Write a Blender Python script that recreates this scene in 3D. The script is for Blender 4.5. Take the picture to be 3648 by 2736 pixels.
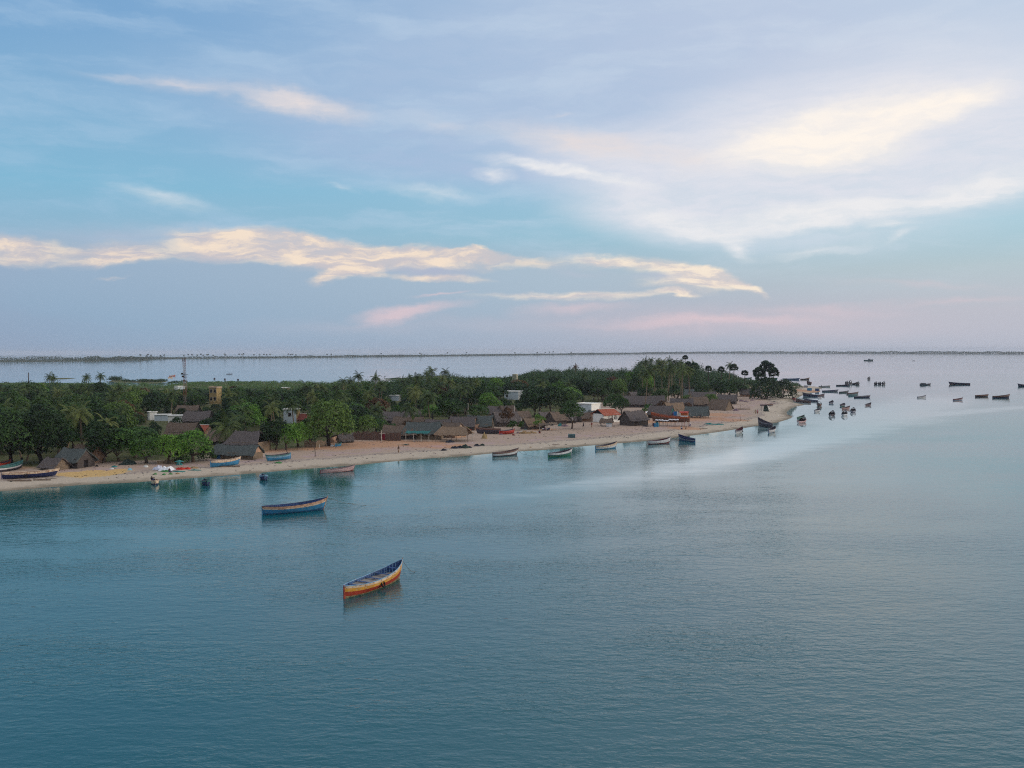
import bpy, bmesh, math, random
import numpy as np
from mathutils import Vector, Matrix, noise as mnoise

for o in list(bpy.data.objects):
    bpy.data.objects.remove(o, do_unlink=True)
SC = bpy.context.scene
COL = SC.collection
R = math.radians
random.seed(7)

# ------------------------------------------------------------------ camera
CAM_H = 25.0
FPX = 3430.0                       # focal length in pixels of the 3648 px wide photograph
PITCH = math.atan(118.0 / FPX)
ROLL = R(0.2)
cp, sp = math.cos(PITCH), math.sin(PITCH)
F0 = np.array([0, cp, -sp]); U0 = np.array([0, sp, cp]); R0 = np.array([1.0, 0, 0])
CU = U0 * math.cos(ROLL) + R0 * math.sin(ROLL)
CR = R0 * math.cos(ROLL) - U0 * math.sin(ROLL)
cam_d = bpy.data.cameras.new('camera')
cam = bpy.data.objects.new('camera', cam_d); COL.objects.link(cam)
M = Matrix(((CR[0], CU[0], -F0[0], 0), (CR[1], CU[1], -F0[1], 0), (CR[2], CU[2], -F0[2], CAM_H), (0, 0, 0, 1)))
cam.matrix_world = M
cam_d.sensor_width = 36.0
cam_d.lens = 36.0 * FPX / 3648.0
cam_d.clip_start = 0.5
cam_d.clip_end = 60000.0
SC.camera = cam

SC.render.engine = 'CYCLES'
SC.view_settings.view_transform = 'Standard'
SC.view_settings.look = 'None'
SC.view_settings.exposure = 0.0
SC.view_settings.gamma = 1.0
SC.cycles.max_bounces = 5
SC.cycles.diffuse_bounces = 2
SC.cycles.glossy_bounces = 2
SC.cycles.transmission_bounces = 1
SC.cycles.transparent_max_bounces = 4
SC.cycles.volume_bounces = 0
SC.cycles.caustics_reflective = False
SC.cycles.caustics_refractive = False
SC.cycles.filter_width = 1.1
SC.cycles.use_denoising = False
SC.cycles.use_adaptive_sampling = True
SC.cycles.adaptive_threshold = 0.004

def ray(u, v):
    """direction through a point of the photograph (3648 x 2736)"""
    return F0 + (u - 1824.0) / FPX * CR - (v - 1368.0) / FPX * CU

def srgb(r, g, b, a=1.0):
    f = lambda c: (c / 255.0 / 12.92) if c <= 10.3 else ((c / 255.0 + 0.055) / 1.055) ** 2.4
    return (f(r), f(g), f(b), a)

# ------------------------------------------------------------------ small node language
class N:
    """a socket one can do arithmetic with"""
    nt = None
    def __init__(s, sock): s.s = sock
    @staticmethod
    def _m(op, *a, clamp=False):
        n = N.nt.nodes.new('ShaderNodeMath'); n.operation = op; n.use_clamp = clamp
        for i, x in enumerate(a):
            if isinstance(x, N): N.nt.links.new(x.s, n.inputs[i])
            else: n.inputs[i].default_value = x
        return N(n.outputs[0])
    def __add__(s, o): return N._m('ADD', s, o)
    def __radd__(s, o): return N._m('ADD', o, s)
    def __sub__(s, o): return N._m('SUBTRACT', s, o)
    def __rsub__(s, o): return N._m('SUBTRACT', o, s)
    def __mul__(s, o): return N._m('MULTIPLY', s, o)
    def __rmul__(s, o): return N._m('MULTIPLY', o, s)
    def __truediv__(s, o): return N._m('DIVIDE', s, o)
    def clamp(s): return s.max(0.0).min(1.0)
    def pow(s, o): return N._m('POWER', s, o)
    def max(s, o): return N._m('MAXIMUM', s, o)
    def min(s, o): return N._m('MINIMUM', s, o)
    def step(s, a, b, lo=0.0, hi=1.0, kind='SMOOTHSTEP'):
        if kind == 'LINEAR':                      # written out: keeps the compiled shader small
            return (((s - a) * (1.0 / (b - a))).clamp()) * (hi - lo) + lo
        n = N.nt.nodes.new('ShaderNodeMapRange'); n.interpolation_type = kind
        N.nt.links.new(s.s, n.inputs[0])
        for i, x in enumerate((a, b, lo, hi)):
            if isinstance(x, N): N.nt.links.new(x.s, n.inputs[i + 1])
            else: n.inputs[i + 1].default_value = x
        return N(n.outputs[0])

def vec(x, y, z=0.0):
    n = N.nt.nodes.new('ShaderNodeCombineXYZ')
    for i, q in enumerate((x, y, z)):
        if isinstance(q, N): N.nt.links.new(q.s, n.inputs[i])
        else: n.inputs[i].default_value = q
    return N(n.outputs[0])

def vm(op, a, b=None, scale=None):
    n = N.nt.nodes.new('ShaderNodeVectorMath'); n.operation = op
    for i, q in enumerate((a, b)):
        if q is None: continue
        if isinstance(q, N): N.nt.links.new(q.s, n.inputs[i])
        else: n.inputs[i].default_value = q
    if scale is not None:
        if isinstance(scale, N): N.nt.links.new(scale.s, n.inputs[3])
        else: n.inputs[3].default_value = scale
    return N(n.outputs['Value'] if op in ('DOT_PRODUCT', 'LENGTH', 'DISTANCE') else n.outputs[0])

def noise(v, scale, detail=3.0, rough=0.5, color=False, dist=0.0, kind='FBM'):
    n = N.nt.nodes.new('ShaderNodeTexNoise'); n.noise_dimensions = '3D'
    if isinstance(v, N): N.nt.links.new(v.s, n.inputs['Vector'])
    n.inputs['Scale'].default_value = scale; n.inputs['Detail'].default_value = detail
    n.inputs['Roughness'].default_value = rough; n.inputs['Distortion'].default_value = dist
    return N(n.outputs[1] if color else n.outputs[0])

def mixc(f, a, b, mode='MIX'):
    n = N.nt.nodes.new('ShaderNodeMix'); n.data_type = 'RGBA'; n.blend_type = mode; n.clamp_factor = True
    if isinstance(f, N): N.nt.links.new(f.s, n.inputs[0])
    else: n.inputs[0].default_value = f
    for i, q in ((6, a), (7, b)):
        if isinstance(q, N): N.nt.links.new(q.s, n.inputs[i])
        else: n.inputs[i].default_value = q
    return N(n.outputs[2])

def ramp(f, stops):
    n = N.nt.nodes.new('ShaderNodeValToRGB')
    N.nt.links.new(f.s, n.inputs[0])
    el = n.color_ramp.elements
    while len(el) < len(stops): el.new(0.5)
    for e, (p, c) in zip(el, stops): e.position = p; e.color = c
    return N(n.outputs[0])

# ------------------------------------------------------------------ world: sky with dusk clouds
SUN_AZ, SUN_EL = 82.0, 9.0           # degrees right of the view axis, above the horizon
K = FPX / 100.0
def S(u, v):
    """photograph point -> (azimuth, elevation) of that direction in the sky's own units"""
    d = ray(u, v); d = d / np.linalg.norm(d)
    return math.atan2(d[0], d[1]) * K, math.asin(d[2]) * K

world = bpy.data.worlds.new('World'); SC.world = world; world.use_nodes = True
nt = world.node_tree; nt.nodes.clear(); N.nt = nt
tc = nt.nodes.new('ShaderNodeTexCoord')
sep = nt.nodes.new('ShaderNodeSeparateXYZ'); nt.links.new(tc.outputs['Generated'], sep.inputs[0])
dx, dy, dz = (N(sep.outputs[i]) for i in range(3))
AZ = N._m('ARCTAN2', dx, dy) * K
EL = N._m('ARCSINE', dz) * K
P0 = vec(AZ, EL, 0.0)
nz = noise(vm('MULTIPLY', P0, (0.22, 0.60, 1)), 1.0, 5.0, 0.55, color=True)
w1 = vm('MULTIPLY', vm('SUBTRACT', nz, (0.5, 0.5, 0.5)), (2.6, 1.15, 0))
nz2 = noise(vm('MULTIPLY', P0, (1.3, 2.6, 1)), 1.0, 4.0, 0.6, color=True)
w2 = vm('MULTIPLY', vm('SUBTRACT', nz2, (0.5, 0.5, 0.5)), (0.62, 0.32, 0))
PW = vm('ADD', vm('ADD', P0, w1), w2)
PS = vm('ADD', P0, vm('SCALE', w1, scale=0.3))
fine = noise(vm('MULTIPLY', PW, (0.55, 2.6, 1)), 1.0, 6.0, 0.62)

def caps(P, lst):
    """sum of long soft ellipses, each from one end point to the other"""
    acc = None
    for u1, v1, u2, v2, r1, r2, amp in lst:
        a = S(u1, v1); b = S(u2, v2)
        L = math.hypot(b[0] - a[0], b[1] - a[1]); r = (r1 + r2) / 200.0
        mp = nt.nodes.new('ShaderNodeMapping'); mp.vector_type = 'TEXTURE'
        nt.links.new(P.s, mp.inputs[0])
        mp.inputs[1].default_value = ((a[0] + b[0]) / 2, (a[1] + b[1]) / 2, 0)
        mp.inputs[2].default_value = (0, 0, math.atan2(b[1] - a[1], b[0] - a[0]))
        mp.inputs[3].default_value = (L * 0.56 + r * 0.8, r * 1.35, 1)
        g = nt.nodes.new('ShaderNodeTexGradient'); g.gradient_type = 'SPHERICAL'
        nt.links.new(mp.outputs[0], g.inputs[0])
        acc = N._m('MULTIPLY_ADD', N(g.outputs[1]), amp * 1.55, acc if acc is not None else 0.0)
    return acc.step(0.0, 1.3)

# clear sky, left and right of the view
tE = EL.step(-0.4, 14.0, 0.0, 1.0, 'LINEAR')
def e2(v): return (1250 - v) / 100.0
def pos(v): return (e2(v) + 0.4) / 14.4
left = ramp(tE, [(0.0, srgb(146, 164, 190)), (pos(1000), srgb(150, 170, 198)), (pos(860), srgb(144, 184, 210)),
                 (pos(700), srgb(128, 186, 216)), (pos(450), srgb(128, 178, 214)), (pos(200), srgb(116, 166, 210)), (1.0, srgb(106, 158, 206))])
right = ramp(tE, [(0.0, srgb(184, 190, 206)), (pos(1120), srgb(192, 194, 206)), (pos(980), srgb(184, 202, 210)),
                  (pos(840), srgb(160, 204, 220)), (pos(640), srgb(164, 202, 226)), (pos(400), srgb(164, 194, 226)), (1.0, srgb(152, 188, 226))])
base = mixc(AZ.step(-19.0, 18.0), left, right)
sky_n = nt.nodes.new('ShaderNodeTexSky'); sky_n.sky_type = 'NISHITA'; sky_n.sun_disc = False
sky_n.sun_elevation = R(SUN_EL); sky_n.sun_rotation = R(SUN_AZ)
sky_n.air_density = 1.0; sky_n.dust_density = 1.5; sky_n.ozone_density = 1.0
nish = vm('SCALE', N(sky_n.outputs[0]), scale=0.10)
front = AZ.step(30.0, 62.0, 1.0, 0.0) * (AZ * -1.0).step(30.0, 62.0, 1.0, 0.0) * EL.step(16.0, 40.0, 1.0, 0.0)
evening = mixc(EL.step(0.0, 50.0), srgb(158, 166, 184), (2.3, 2.2, 2.2, 1))  # unseen sky overhead and behind, brightened as fill light
rest = mixc(0.5, evening, nish)
base = mixc(front.step(0, 1, 0.0, 0.9, 'LINEAR'), rest, base)

cirrus = noise(vm('MULTIPLY', PW, (0.16, 0.85, 1)), 1.0, 6.0, 0.58)
c = base
LAV = srgb(152, 170, 200); LAVR = srgb(196, 202, 222)
high = caps(PS, [(900, -500, 4600, -700, 900, 900, 0.95), (2400, -150, 4600, -200, 420, 420, 0.8)])  # unseen veil above the view, added to even out the sea's reflection
c = mixc(high * 0.42, c, mixc(AZ.step(-19.0, 18.0), srgb(132, 166, 204), srgb(228, 229, 234)))
# thin lavender veil over the upper sky
veil = caps(PS, [(900, 160, 3200, 120, 420, 420, 0.85), (1500, 350, 3200, 250, 300, 330, 0.5), (500, 470, 1900, 560, 90, 150, 0.5), (1100, 330, 2700, 420, 190, 260, 0.9),
                 (0, 200, 1200, 330, 120, 140, 0.5)])
c = mixc(veil * (fine.step(0.3, 0.7, 0.75, 1.0)), c, mixc(AZ.step(-19.0, 18.0), srgb(146, 180, 214), srgb(194, 205, 226)))
c = mixc(cirrus.step(0.42, 0.72) * EL.step(1.5, 4.0) * 0.50, c, mixc(AZ.step(-19.0, 18.0), srgb(172, 200, 226), srgb(214, 223, 235)))
# grey violet shade beneath the lit cloud bank
shade = caps(PW, [(-300, 950, 1500, 1010, 130, 110, 0.95), (1100, 1010, 2400, 985, 120, 75, 0.9), (-600, 1110, 2300, 1120, 190, 120, 0.9)])
c = mixc(shade, c, mixc(EL.step(0.0, 3.2), mixc(AZ.step(-19.0, 18.0), srgb(140, 168, 194), srgb(180, 192, 205)), mixc(AZ.step(-19.0, 18.0), srgb(152, 176, 200), srgb(184, 200, 210))))
# white veil on the right
wv = caps(PS, [(2100, 640, 3900, 560, 210, 290, 1.0), (2500, 450, 4100, 260, 220, 250, 0.85), (1750, 500, 2500, 600, 75, 150, 0.5), (2000, 730, 2700, 790, 70, 110, 0.6)])
haze_top = caps(PW, [(-200, 830, 1000, 815, 50, 40, 0.5), (1000, 860, 1700, 905, 30, 20, 0.3)])
c = mixc(haze_top, c, srgb(176, 188, 208))
c = mixc(wv * fine.step(0.25, 0.75, 0.7, 1.0), c, srgb(224, 226, 235))
# white wisps and streaks
wis = caps(PW, [(1650, 560, 2420, 678, 36, 9, 0.9), (2450, 820, 3250, 730, 45, 40, 0.8), (3250, 735, 3800, 610, 42, 60, 0.95), (2650, 780, 3500, 700, 70, 60, 0.5),
                (2580, 845, 2680, 905, 40, 26, 0.6), (3060, 815, 3270, 800, 22, 14, 0.55), (2700, 910, 3150, 880, 24, 16, 0.45), (3150, 880, 3260, 830, 22, 14, 0.4),
                (2150, 700, 2700, 850, 40, 60, 0.35), (380, 668, 760, 725, 20, 34, 0.5), (1350, 655, 1700, 690, 26, 30, 0.4),
                (1700, 615, 1850, 640, 30, 24, 0.5), (2200, 760, 2550, 800, 60, 70, 0.4), (1180, 650, 1300, 690, 12, 16, 0.3)])
c = mixc((wis * fine.step(0.28, 0.72, 0.55, 1.15)).clamp(), c, srgb(236, 236, 238))
# cream streaks higher up
cre = caps(PW, [(250, 272, 520, 305, 16, 24, 0.25), (400, 290, 860, 330, 22, 40, 0.45), (860, 325, 1320, 404, 54, 30, 0.66), (700, 320, 1250, 380, 80, 60, 0.25), (1300, 404, 1900, 500, 22, 60, 0.3),
                (1780, 460, 2300, 560, 75, 60, 0.62), (2300, 560, 2700, 560, 50, 60, 0.4), (1950, 410, 2050, 385, 14, 6, 0.3),
                (2000, 480, 2500, 520, 60, 60, 0.4)])
c = mixc((cre * fine.step(0.28, 0.72, 0.6, 1.1)).clamp(), c, srgb(228, 220, 220))
# the bright spot before the hidden sun
br = caps(PW, [(2980, 520, 3150, 430, 40, 56, 0.75), (2400, 580, 3600, 320, 110, 120, 0.55), (2550, 540, 3500, 350, 60, 70, 0.4), (3000, 490, 3600, 320, 50, 36, 0.45), (2850, 520, 3200, 440, 130, 120, 0.3), (3300, 400, 3640, 300, 60, 40, 0.3), (2650, 560, 3050, 500, 50, 60, 0.35)])
c = mixc((br * fine.step(0.3, 0.7, 0.7, 1.05)).clamp(), c, srgb(255, 246, 236))
# lit cream tops of the cloud bank
ridge = caps(PW, [(-300, 840, 250, 885, 30, 34, 0.8), (-300, 880, 1000, 900, 46, 40, 0.34), (900, 910, 1900, 935, 40, 26, 0.4), (-200, 915, 300, 925, 20, 22, 0.5), (200, 945, 560, 905, 14, 22, 0.4), (250, 890, 620, 880, 40, 34, 0.6), (620, 850, 1000, 905, 46, 56, 0.95), (520, 812, 1150, 850, 34, 36, 0.5), (850, 840, 1250, 930, 62, 60, 0.95), (1050, 900, 1800, 935, 50, 30, 0.6),
                  (1000, 850, 1500, 902, 26, 30, 0.9), (1500, 905, 1830, 920, 22, 12, 0.95), (1740, 935, 2060, 940, 22, 18, 0.5), (1140, 940, 1330, 965, 46, 36, 0.95), (1330, 985, 1760, 995, 20, 14, 0.85),
                  (1100, 1015, 1250, 960, 12, 36, 0.9), (350, 945, 700, 900, 14, 22, 0.45), (1150, 900, 1330, 960, 52, 34, 0.7), (500, 990, 360, 1000, 8, 6, 0.3)])
c = mixc((ridge * fine.step(0.32, 0.66, 0.62, 1.08)).clamp(), c, mixc(fine.step(0.4, 0.62), srgb(216, 202, 200), srgb(243, 225, 206)))
hol = caps(PW, [(1320, 958, 1720, 972, 26, 20, 0.8), (420, 880, 600, 905, 14, 12, 0.4), (880, 880, 1050, 940, 10, 22, 0.4), (1000, 870, 1200, 900, 10, 8, 0.3)])
c = mixc(hol, c, srgb(176, 184, 204))
# second bank
ridge2 = caps(PW, [(1960, 920, 2250, 935, 20, 26, 0.75), (2150, 930, 2640, 985, 30, 40, 0.95), (2250, 1005, 2660, 1010, 20, 36, 0.85), (2620, 1000, 2740, 1055, 22, 9, 0.7),
                   (2480, 1062, 2300, 1040, 16, 12, 0.7), (1600, 1066, 2560, 1045, 16, 20, 0.7), (2450, 960, 2650, 1010, 44, 30, 0.85)])
c = mixc((ridge2 * fine.step(0.32, 0.66, 0.5, 1.15)).clamp(), c, mixc(fine.step(0.4, 0.62), srgb(228, 212, 206), srgb(246, 232, 214)))
c = mixc(caps(PW, [(2200, 985, 2420, 990, 20, 16, 0.6), (1900, 960, 2200, 975, 20, 20, 0.4)]), c, srgb(184, 192, 208))
# pink streaks lower down
pink = caps(PW, [(1260, 1130, 1700, 1085, 24, 14, 0.6), (1280, 1150, 1560, 1120, 18, 14, 0.4), (1450, 1065, 1700, 1040, 8, 9, 0.5), (1700, 1150, 3700, 1150, 60, 60, 0.4), (600, 1170, 2000, 1150, 40, 40, 0.22), (2000, 1150, 3000, 1130, 18, 16, 0.3),
                 (2600, 1090, 3300, 1110, 22, 16, 0.25), (2900, 1000, 3700, 1040, 16, 18, 0.3), (3100, 1085, 3800, 1070, 12, 16, 0.35), (1800, 1110, 2300, 1085, 22, 20, 0.4)])
c = mixc(pink, c, srgb(222, 200, 206))
bg = nt.nodes.new('ShaderNodeBackground'); nt.links.new(c.s, bg.inputs[0]); bg.inputs[1].default_value = 1.0
wo = nt.nodes.new('ShaderNodeOutputWorld'); nt.links.new(bg.outputs[0], wo.inputs[0])
world.cycles.sampling_method = 'NONE'

# the low dusk sun stands outside the picture on the right, softened by thin cloud
sun_d = bpy.data.lights.new('sun', 'SUN'); sun = bpy.data.objects.new('sun', sun_d); COL.objects.link(sun)
sun_d.energy = 1.6; sun_d.angle = R(12); sun_d.color = (1.0, 0.90, 0.78)
sdir = Vector((math.sin(R(SUN_AZ)) * math.cos(R(SUN_EL)), math.cos(R(SUN_AZ)) * math.cos(R(SUN_EL)), math.sin(R(SUN_EL))))
sun.rotation_euler = sdir.to_track_quat('Z', 'Y').to_euler()

# ------------------------------------------------------------------ tagging and mesh helpers
def tag(o, label=None, cat=None, group=None, kind=None):
    if label: o['label'] = label
    if cat: o['category'] = cat
    if group: o['group'] = group
    if kind: o['kind'] = kind
    return o

def empty(name, loc, rz=0.0, sc=None):
    o = bpy.data.objects.new(name, None); COL.objects.link(o)
    o.empty_display_size = 0.3
    o.location = loc; o.rotation_euler = (0, 0, rz)
    if sc is not None: o.scale = sc if hasattr(sc, '__len__') else (sc, sc, sc)
    return o

class MB:
    """collects faces for ONE mesh object"""
    def __init__(s): s.v = []; s.f = []; s.mi = []
    def add(s, vs, fs, mi=0):
        o = len(s.v); s.v.extend([tuple(map(float, q)) for q in vs])
        for f in fs: s.f.append([i + o for i in f]); s.mi.append(mi)
        return s
    def box(s, c, d, rz=0.0, mi=0, taper=1.0):
        x, y, z = (q / 2 for q in d); cr, sr = math.cos(rz), math.sin(rz); vs = []
        for k, t in ((-1, 1.0), (1, taper)):
            for i, j in ((-1, -1), (1, -1), (1, 1), (-1, 1)):
                px, py = i * x * t, j * y * t
                vs.append((c[0] + px * cr - py * sr, c[1] + px * sr + py * cr, c[2] + k * z))
        return s.add(vs, [(0, 3, 2, 1), (4, 5, 6, 7), (0, 1, 5, 4), (1, 2, 6, 5), (2, 3, 7, 6), (3, 0, 4, 7)], mi)
    def tube(s, pts, rs, n=6, mi=0, cap=True):
        pts = [Vector(p) for p in pts]
        if not hasattr(rs, '__len__'): rs = [rs] * len(pts)
        vs = []; fs = []
        for i, p in enumerate(pts):
            t = (pts[min(i + 1, len(pts) - 1)] - pts[max(i - 1, 0)]).normalized()
            a = t.cross(Vector((0, 0, 1)) if abs(t.z) < 0.95 else Vector((1, 0, 0))).normalized(); b = t.cross(a)
            for k in range(n):
                an = 2 * math.pi * k / n
                vs.append(p + (a * math.cos(an) + b * math.sin(an)) * rs[i])
        for i in range(len(pts) - 1):
            for k in range(n):
                fs.append((i * n + k, i * n + (k + 1) % n, (i + 1) * n + (k + 1) % n, (i + 1) * n + k))
        if cap: fs.append(tuple(range(n))[::-1]); fs.append(tuple((len(pts) - 1) * n + k for k in range(n)))
        return s.add(vs, fs, mi)
    def lathe(s, prof, c=(0, 0, 0), n=12, mi=0):
        vs = []; fs = []
        for r, z in prof:
            for k in range(n):
                an = 2 * math.pi * k / n; vs.append((c[0] + r * math.cos(an), c[1] + r * math.sin(an), c[2] + z))
        for i in range(len(prof) - 1):
            for k in range(n):
                fs.append((i * n + k, i * n + (k + 1) % n, (i + 1) * n + (k + 1) % n, (i + 1) * n + k))
        fs.append(tuple(range(n))[::-1]); fs.append(tuple((len(prof) - 1) * n + k for k in range(n)))
        return s.add(vs, fs, mi)
    def data(s, name, mats, smooth=False):
        m = bpy.data.meshes.new(name); m.from_pydata(s.v, [], s.f)
        for q in (mats if isinstance(mats, (list, tuple)) else [mats]): m.materials.append(q)
        if any(s.mi): m.polygons.foreach_set('material_index', s.mi)
        if smooth: m.polygons.foreach_set('use_smooth', [True] * len(s.f))
        m.update(); return m
    def build(s, name, mats, parent=None, smooth=False, label=None):
        o = bpy.data.objects.new(name, s.data(name, mats, smooth)); COL.objects.link(o)
        if parent: o.parent = parent
        if label: o['label'] = label
        return o

def quads_mesh(name, V, mats, mi=None, smooth=False):
    """V: (n, 4, 3) array of quads -> mesh data"""
    n = len(V); m = bpy.data.meshes.new(name)
    m.vertices.add(n * 4); m.vertices.foreach_set('co', np.asarray(V, dtype=np.float32).ravel())
    m.loops.add(n * 4); m.loops.foreach_set('vertex_index', np.arange(n * 4, dtype=np.int32))
    m.polygons.add(n); m.polygons.foreach_set('loop_start', np.arange(0, n * 4, 4, dtype=np.int32))
    m.polygons.foreach_set('loop_total', np.full(n, 4, dtype=np.int32))
    for q in (mats if isinstance(mats, (list, tuple)) else [mats]): m.materials.append(q)
    if mi is not None: m.polygons.foreach_set('material_index', np.asarray(mi, dtype=np.int32))
    m.update(calc_edges=True); return m

def obj(name, data, parent=None, loc=(0, 0, 0), rz=0.0):
    o = bpy.data.objects.new(name, data); COL.objects.link(o); o.location = loc; o.rotation_euler = (0, 0, rz)
    if parent: o.parent = parent
    return o

def copy_tree(o, parent=None):
    c = o.copy(); COL.objects.link(c); c.parent = parent
    for k in ('label',):
        if parent is None and k in c: del c[k]
    for ch in list(o.children): copy_tree(ch, c)
    return c

# ------------------------------------------------------------------ materials
MATS = {}
def material(name, col, rough=0.85, spec=0.25, var=0.25, scale=1.5, col2=None, streak=None, bump=0.0, fn=None, objrand=0.0, worn=None, worn_at=0.58):
    """procedural paint, thatch, mud and so on: two tones mixed by noise, optional worn patches"""
    key = name
    if key in MATS: return MATS[key]
    m = bpy.data.materials.new(name); m.use_nodes = True; t = m.node_tree; N.nt = t
    b = t.nodes['Principled BSDF']; b.inputs['Roughness'].default_value = rough
    b.inputs['Specular IOR Level'].default_value = spec
    tcn = t.nodes.new('ShaderNodeTexCoord'); co = N(tcn.outputs['Object'])
    geo = t.nodes.new('ShaderNodeNewGeometry')
    if streak: co = vm('MULTIPLY', co, streak)
    n1 = noise(co, scale, 5.0, 0.65); n2 = noise(co, scale * 5.3, 3.0, 0.6)
    c1 = tuple(q * (1 - var) for q in col[:3]) + (1,); c2 = (col2 if col2 else tuple(min(1, q * (1 + var)) for q in col[:3]) + (1,))
    c = mixc((n1 * 0.65 + n2 * 0.35).step(0.36, 0.64), c1, c2)
    if worn:
        w = noise(vm('MULTIPLY', co, (1, 1, 2.2)), scale * 2.1, 6.0, 0.7)
        c = mixc(w.step(worn_at, worn_at + 0.05), c, worn)
    if objrand:
        oi = t.nodes.new('ShaderNodeObjectInfo'); c = mixc(1.0, c, vm('SCALE', (1.0, 1.0, 1.0), scale=N(oi.outputs['Random']) * objrand + (1 - objrand / 2)), 'MULTIPLY')
    t.links.new(c.s, b.inputs['Base Color'])
    if bump:
        bn = t.nodes.new('ShaderNodeBump'); bn.inputs['Strength'].default_value = bump; bn.inputs['Distance'].default_value = 0.1
        t.links.new(noise(co, scale * 6, 3.0, 0.6).s, bn.inputs['Height']); t.links.new(bn.outputs[0], b.inputs['Normal'])
    MATS[key] = m
    return m

def paint(r, g, b, worn=0.57, bare=(120, 105, 92)):
    return material('paint_%d_%d_%d_%d' % (r, g, b, int(worn * 100)), srgb(r, g, b), rough=0.6, spec=0.35, var=0.28, scale=1.3, worn=srgb(*bare), worn_at=worn)

def leaf_mat(name, c1, c2, c3, transl=0.25):
    """leaves: tone varies from leaf to leaf, from clump to clump and from tree to tree"""
    m = bpy.data.materials.new(name); m.use_nodes = True; t = m.node_tree; N.nt = t
    b = t.nodes['Principled BSDF']; b.inputs['Roughness'].default_value = 0.6; b.inputs['Specular IOR Level'].default_value = 0.2
    geo = t.nodes.new('ShaderNodeNewGeometry'); oi = t.nodes.new('ShaderNodeObjectInfo'); tcn = t.nodes.new('ShaderNodeTexCoord')
    rnd = N(geo.outputs['Random Per Island']); ro = N(oi.outputs['Random'])
    n1 = noise(N(tcn.outputs['Object']), 0.55, 3.0, 0.6)
    c = mixc((rnd * 0.55 + n1.step(0.35, 0.65) * 0.7 - 0.12).clamp(), c1, c2)
    c = mixc(ro.step(0.55, 1.0) * 0.7, c, c3)
    c = mixc(1.0, c, vm('SCALE', (1.0, 1.0, 1.0), scale=ro * 0.7 + 0.65), 'MULTIPLY')
    t.links.new(c.s, b.inputs['Base Color'])
    tr = t.nodes.new('ShaderNodeBsdfTranslucent'); t.links.new(c.s, tr.inputs[0])
    mx = t.nodes.new('ShaderNodeMixShader'); mx.inputs[0].default_value = transl
    t.links.new(b.outputs[0], mx.inputs[1]); t.links.new(tr.outputs[0], mx.inputs[2])
    t.links.new(mx.outputs[0], t.nodes['Material Output'].inputs[0])
    return m

# ------------------------------------------------------------------ the lie of the land
def flat(u, v, z=0.0):
    """where the line of sight through a point of the photograph meets height z"""
    d = ray(u, v); k = (z - CAM_H) / d[2]
    return np.array([d[0] * k, d[1] * k])

FRONT = [(-2600, 2100), (-1400, 1900), (-600, 1800), (-200, 1764), (0, 1751), (153, 1738), (303, 1727), (479, 1719), (650, 1706), (824, 1693), (1047, 1674), (1143, 1667),
         (1250, 1659), (1360, 1648), (1520, 1634), (1679, 1623), (1800, 1611), (1928, 1604), (2088, 1589), (2295, 1572), (2400, 1560), (2547, 1541),
         (2640, 1527), (2694, 1518), (2767, 1506), (2798, 1497), (2820, 1489), (2824, 1484), (2806, 1477), (2803, 1468), (2817, 1456), (2841, 1447), (2864, 1443.5), (2860, 1440), (2830, 1434),
         (2823, 1428), (2838, 1418), (2864, 1407), (2890, 1401), (2923, 1396), (2920, 1387), (2932, 1381.5), (2900, 1376.5), (2847, 1374.5)]
BACK = [(2800, 1372), (2740, 1368), (2680, 1363), (2630, 1357), (2560, 1353), (2400, 1350), (2100, 1347.5), (1900, 1346), (1700, 1346), (1620, 1349), (1560, 1355), (1500, 1362),
        (1400, 1366), (1300, 1366), (1150, 1367), (1000, 1364), (850, 1362), (700, 1362), (640, 1368), (590, 1376), (540, 1374), (480, 1374), (400, 1371), (300, 1368), (150, 1366), (0, 1365),
        (-600, 1368), (-1600, 1372)]
LAND = np.array([flat(*p) for p in FRONT + BACK] + [(-1400.0, 60.0)])
BARS = [np.array([flat(*p) for p in q]) for q in (
    [(1375, 1350), (1440, 1348), (1500, 1343), (1560, 1341), (1600, 1340), (1600, 1343), (1520, 1347), (1450, 1352), (1385, 1353)],
    [(1405, 1361), (1425, 1357), (1450, 1357), (1462, 1361), (1430, 1364)],
    [(385, 1359), (400, 1354), (440, 1352), (470, 1357), (480, 1362), (420, 1364)],
    [(470, 1362), (500, 1352), (560, 1352), (600, 1360), (560, 1366), (500, 1366)],
    [(170, 1348.5), (250, 1347), (276, 1348), (250, 1350), (180, 1351)])]

def signed(P, poly):
    """distance to the edge of a polygon, positive inside; P (n,2)"""
    A = poly; B = np.roll(poly, -1, axis=0)
    best = np.full(len(P), 1e9); inside = np.zeros(len(P), bool)
    for a, b in zip(A, B):
        ab = b - a; L = (ab ** 2).sum() + 1e-9
        t = np.clip(((P - a) @ ab) / L, 0, 1)
        d = np.hypot(P[:, 0] - a[0] - t * ab[0], P[:, 1] - a[1] - t * ab[1]); best = np.minimum(best, d)
        cr = (a[1] > P[:, 1]) != (b[1] > P[:, 1])
        with np.errstate(divide='ignore', invalid='ignore'):
            xi = (b[0] - a[0]) * (P[:, 1] - a[1]) / (b[1] - a[1]) + a[0]
        inside ^= cr & (P[:, 0] < xi)
    return np.where(inside, best, -best)

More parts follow.
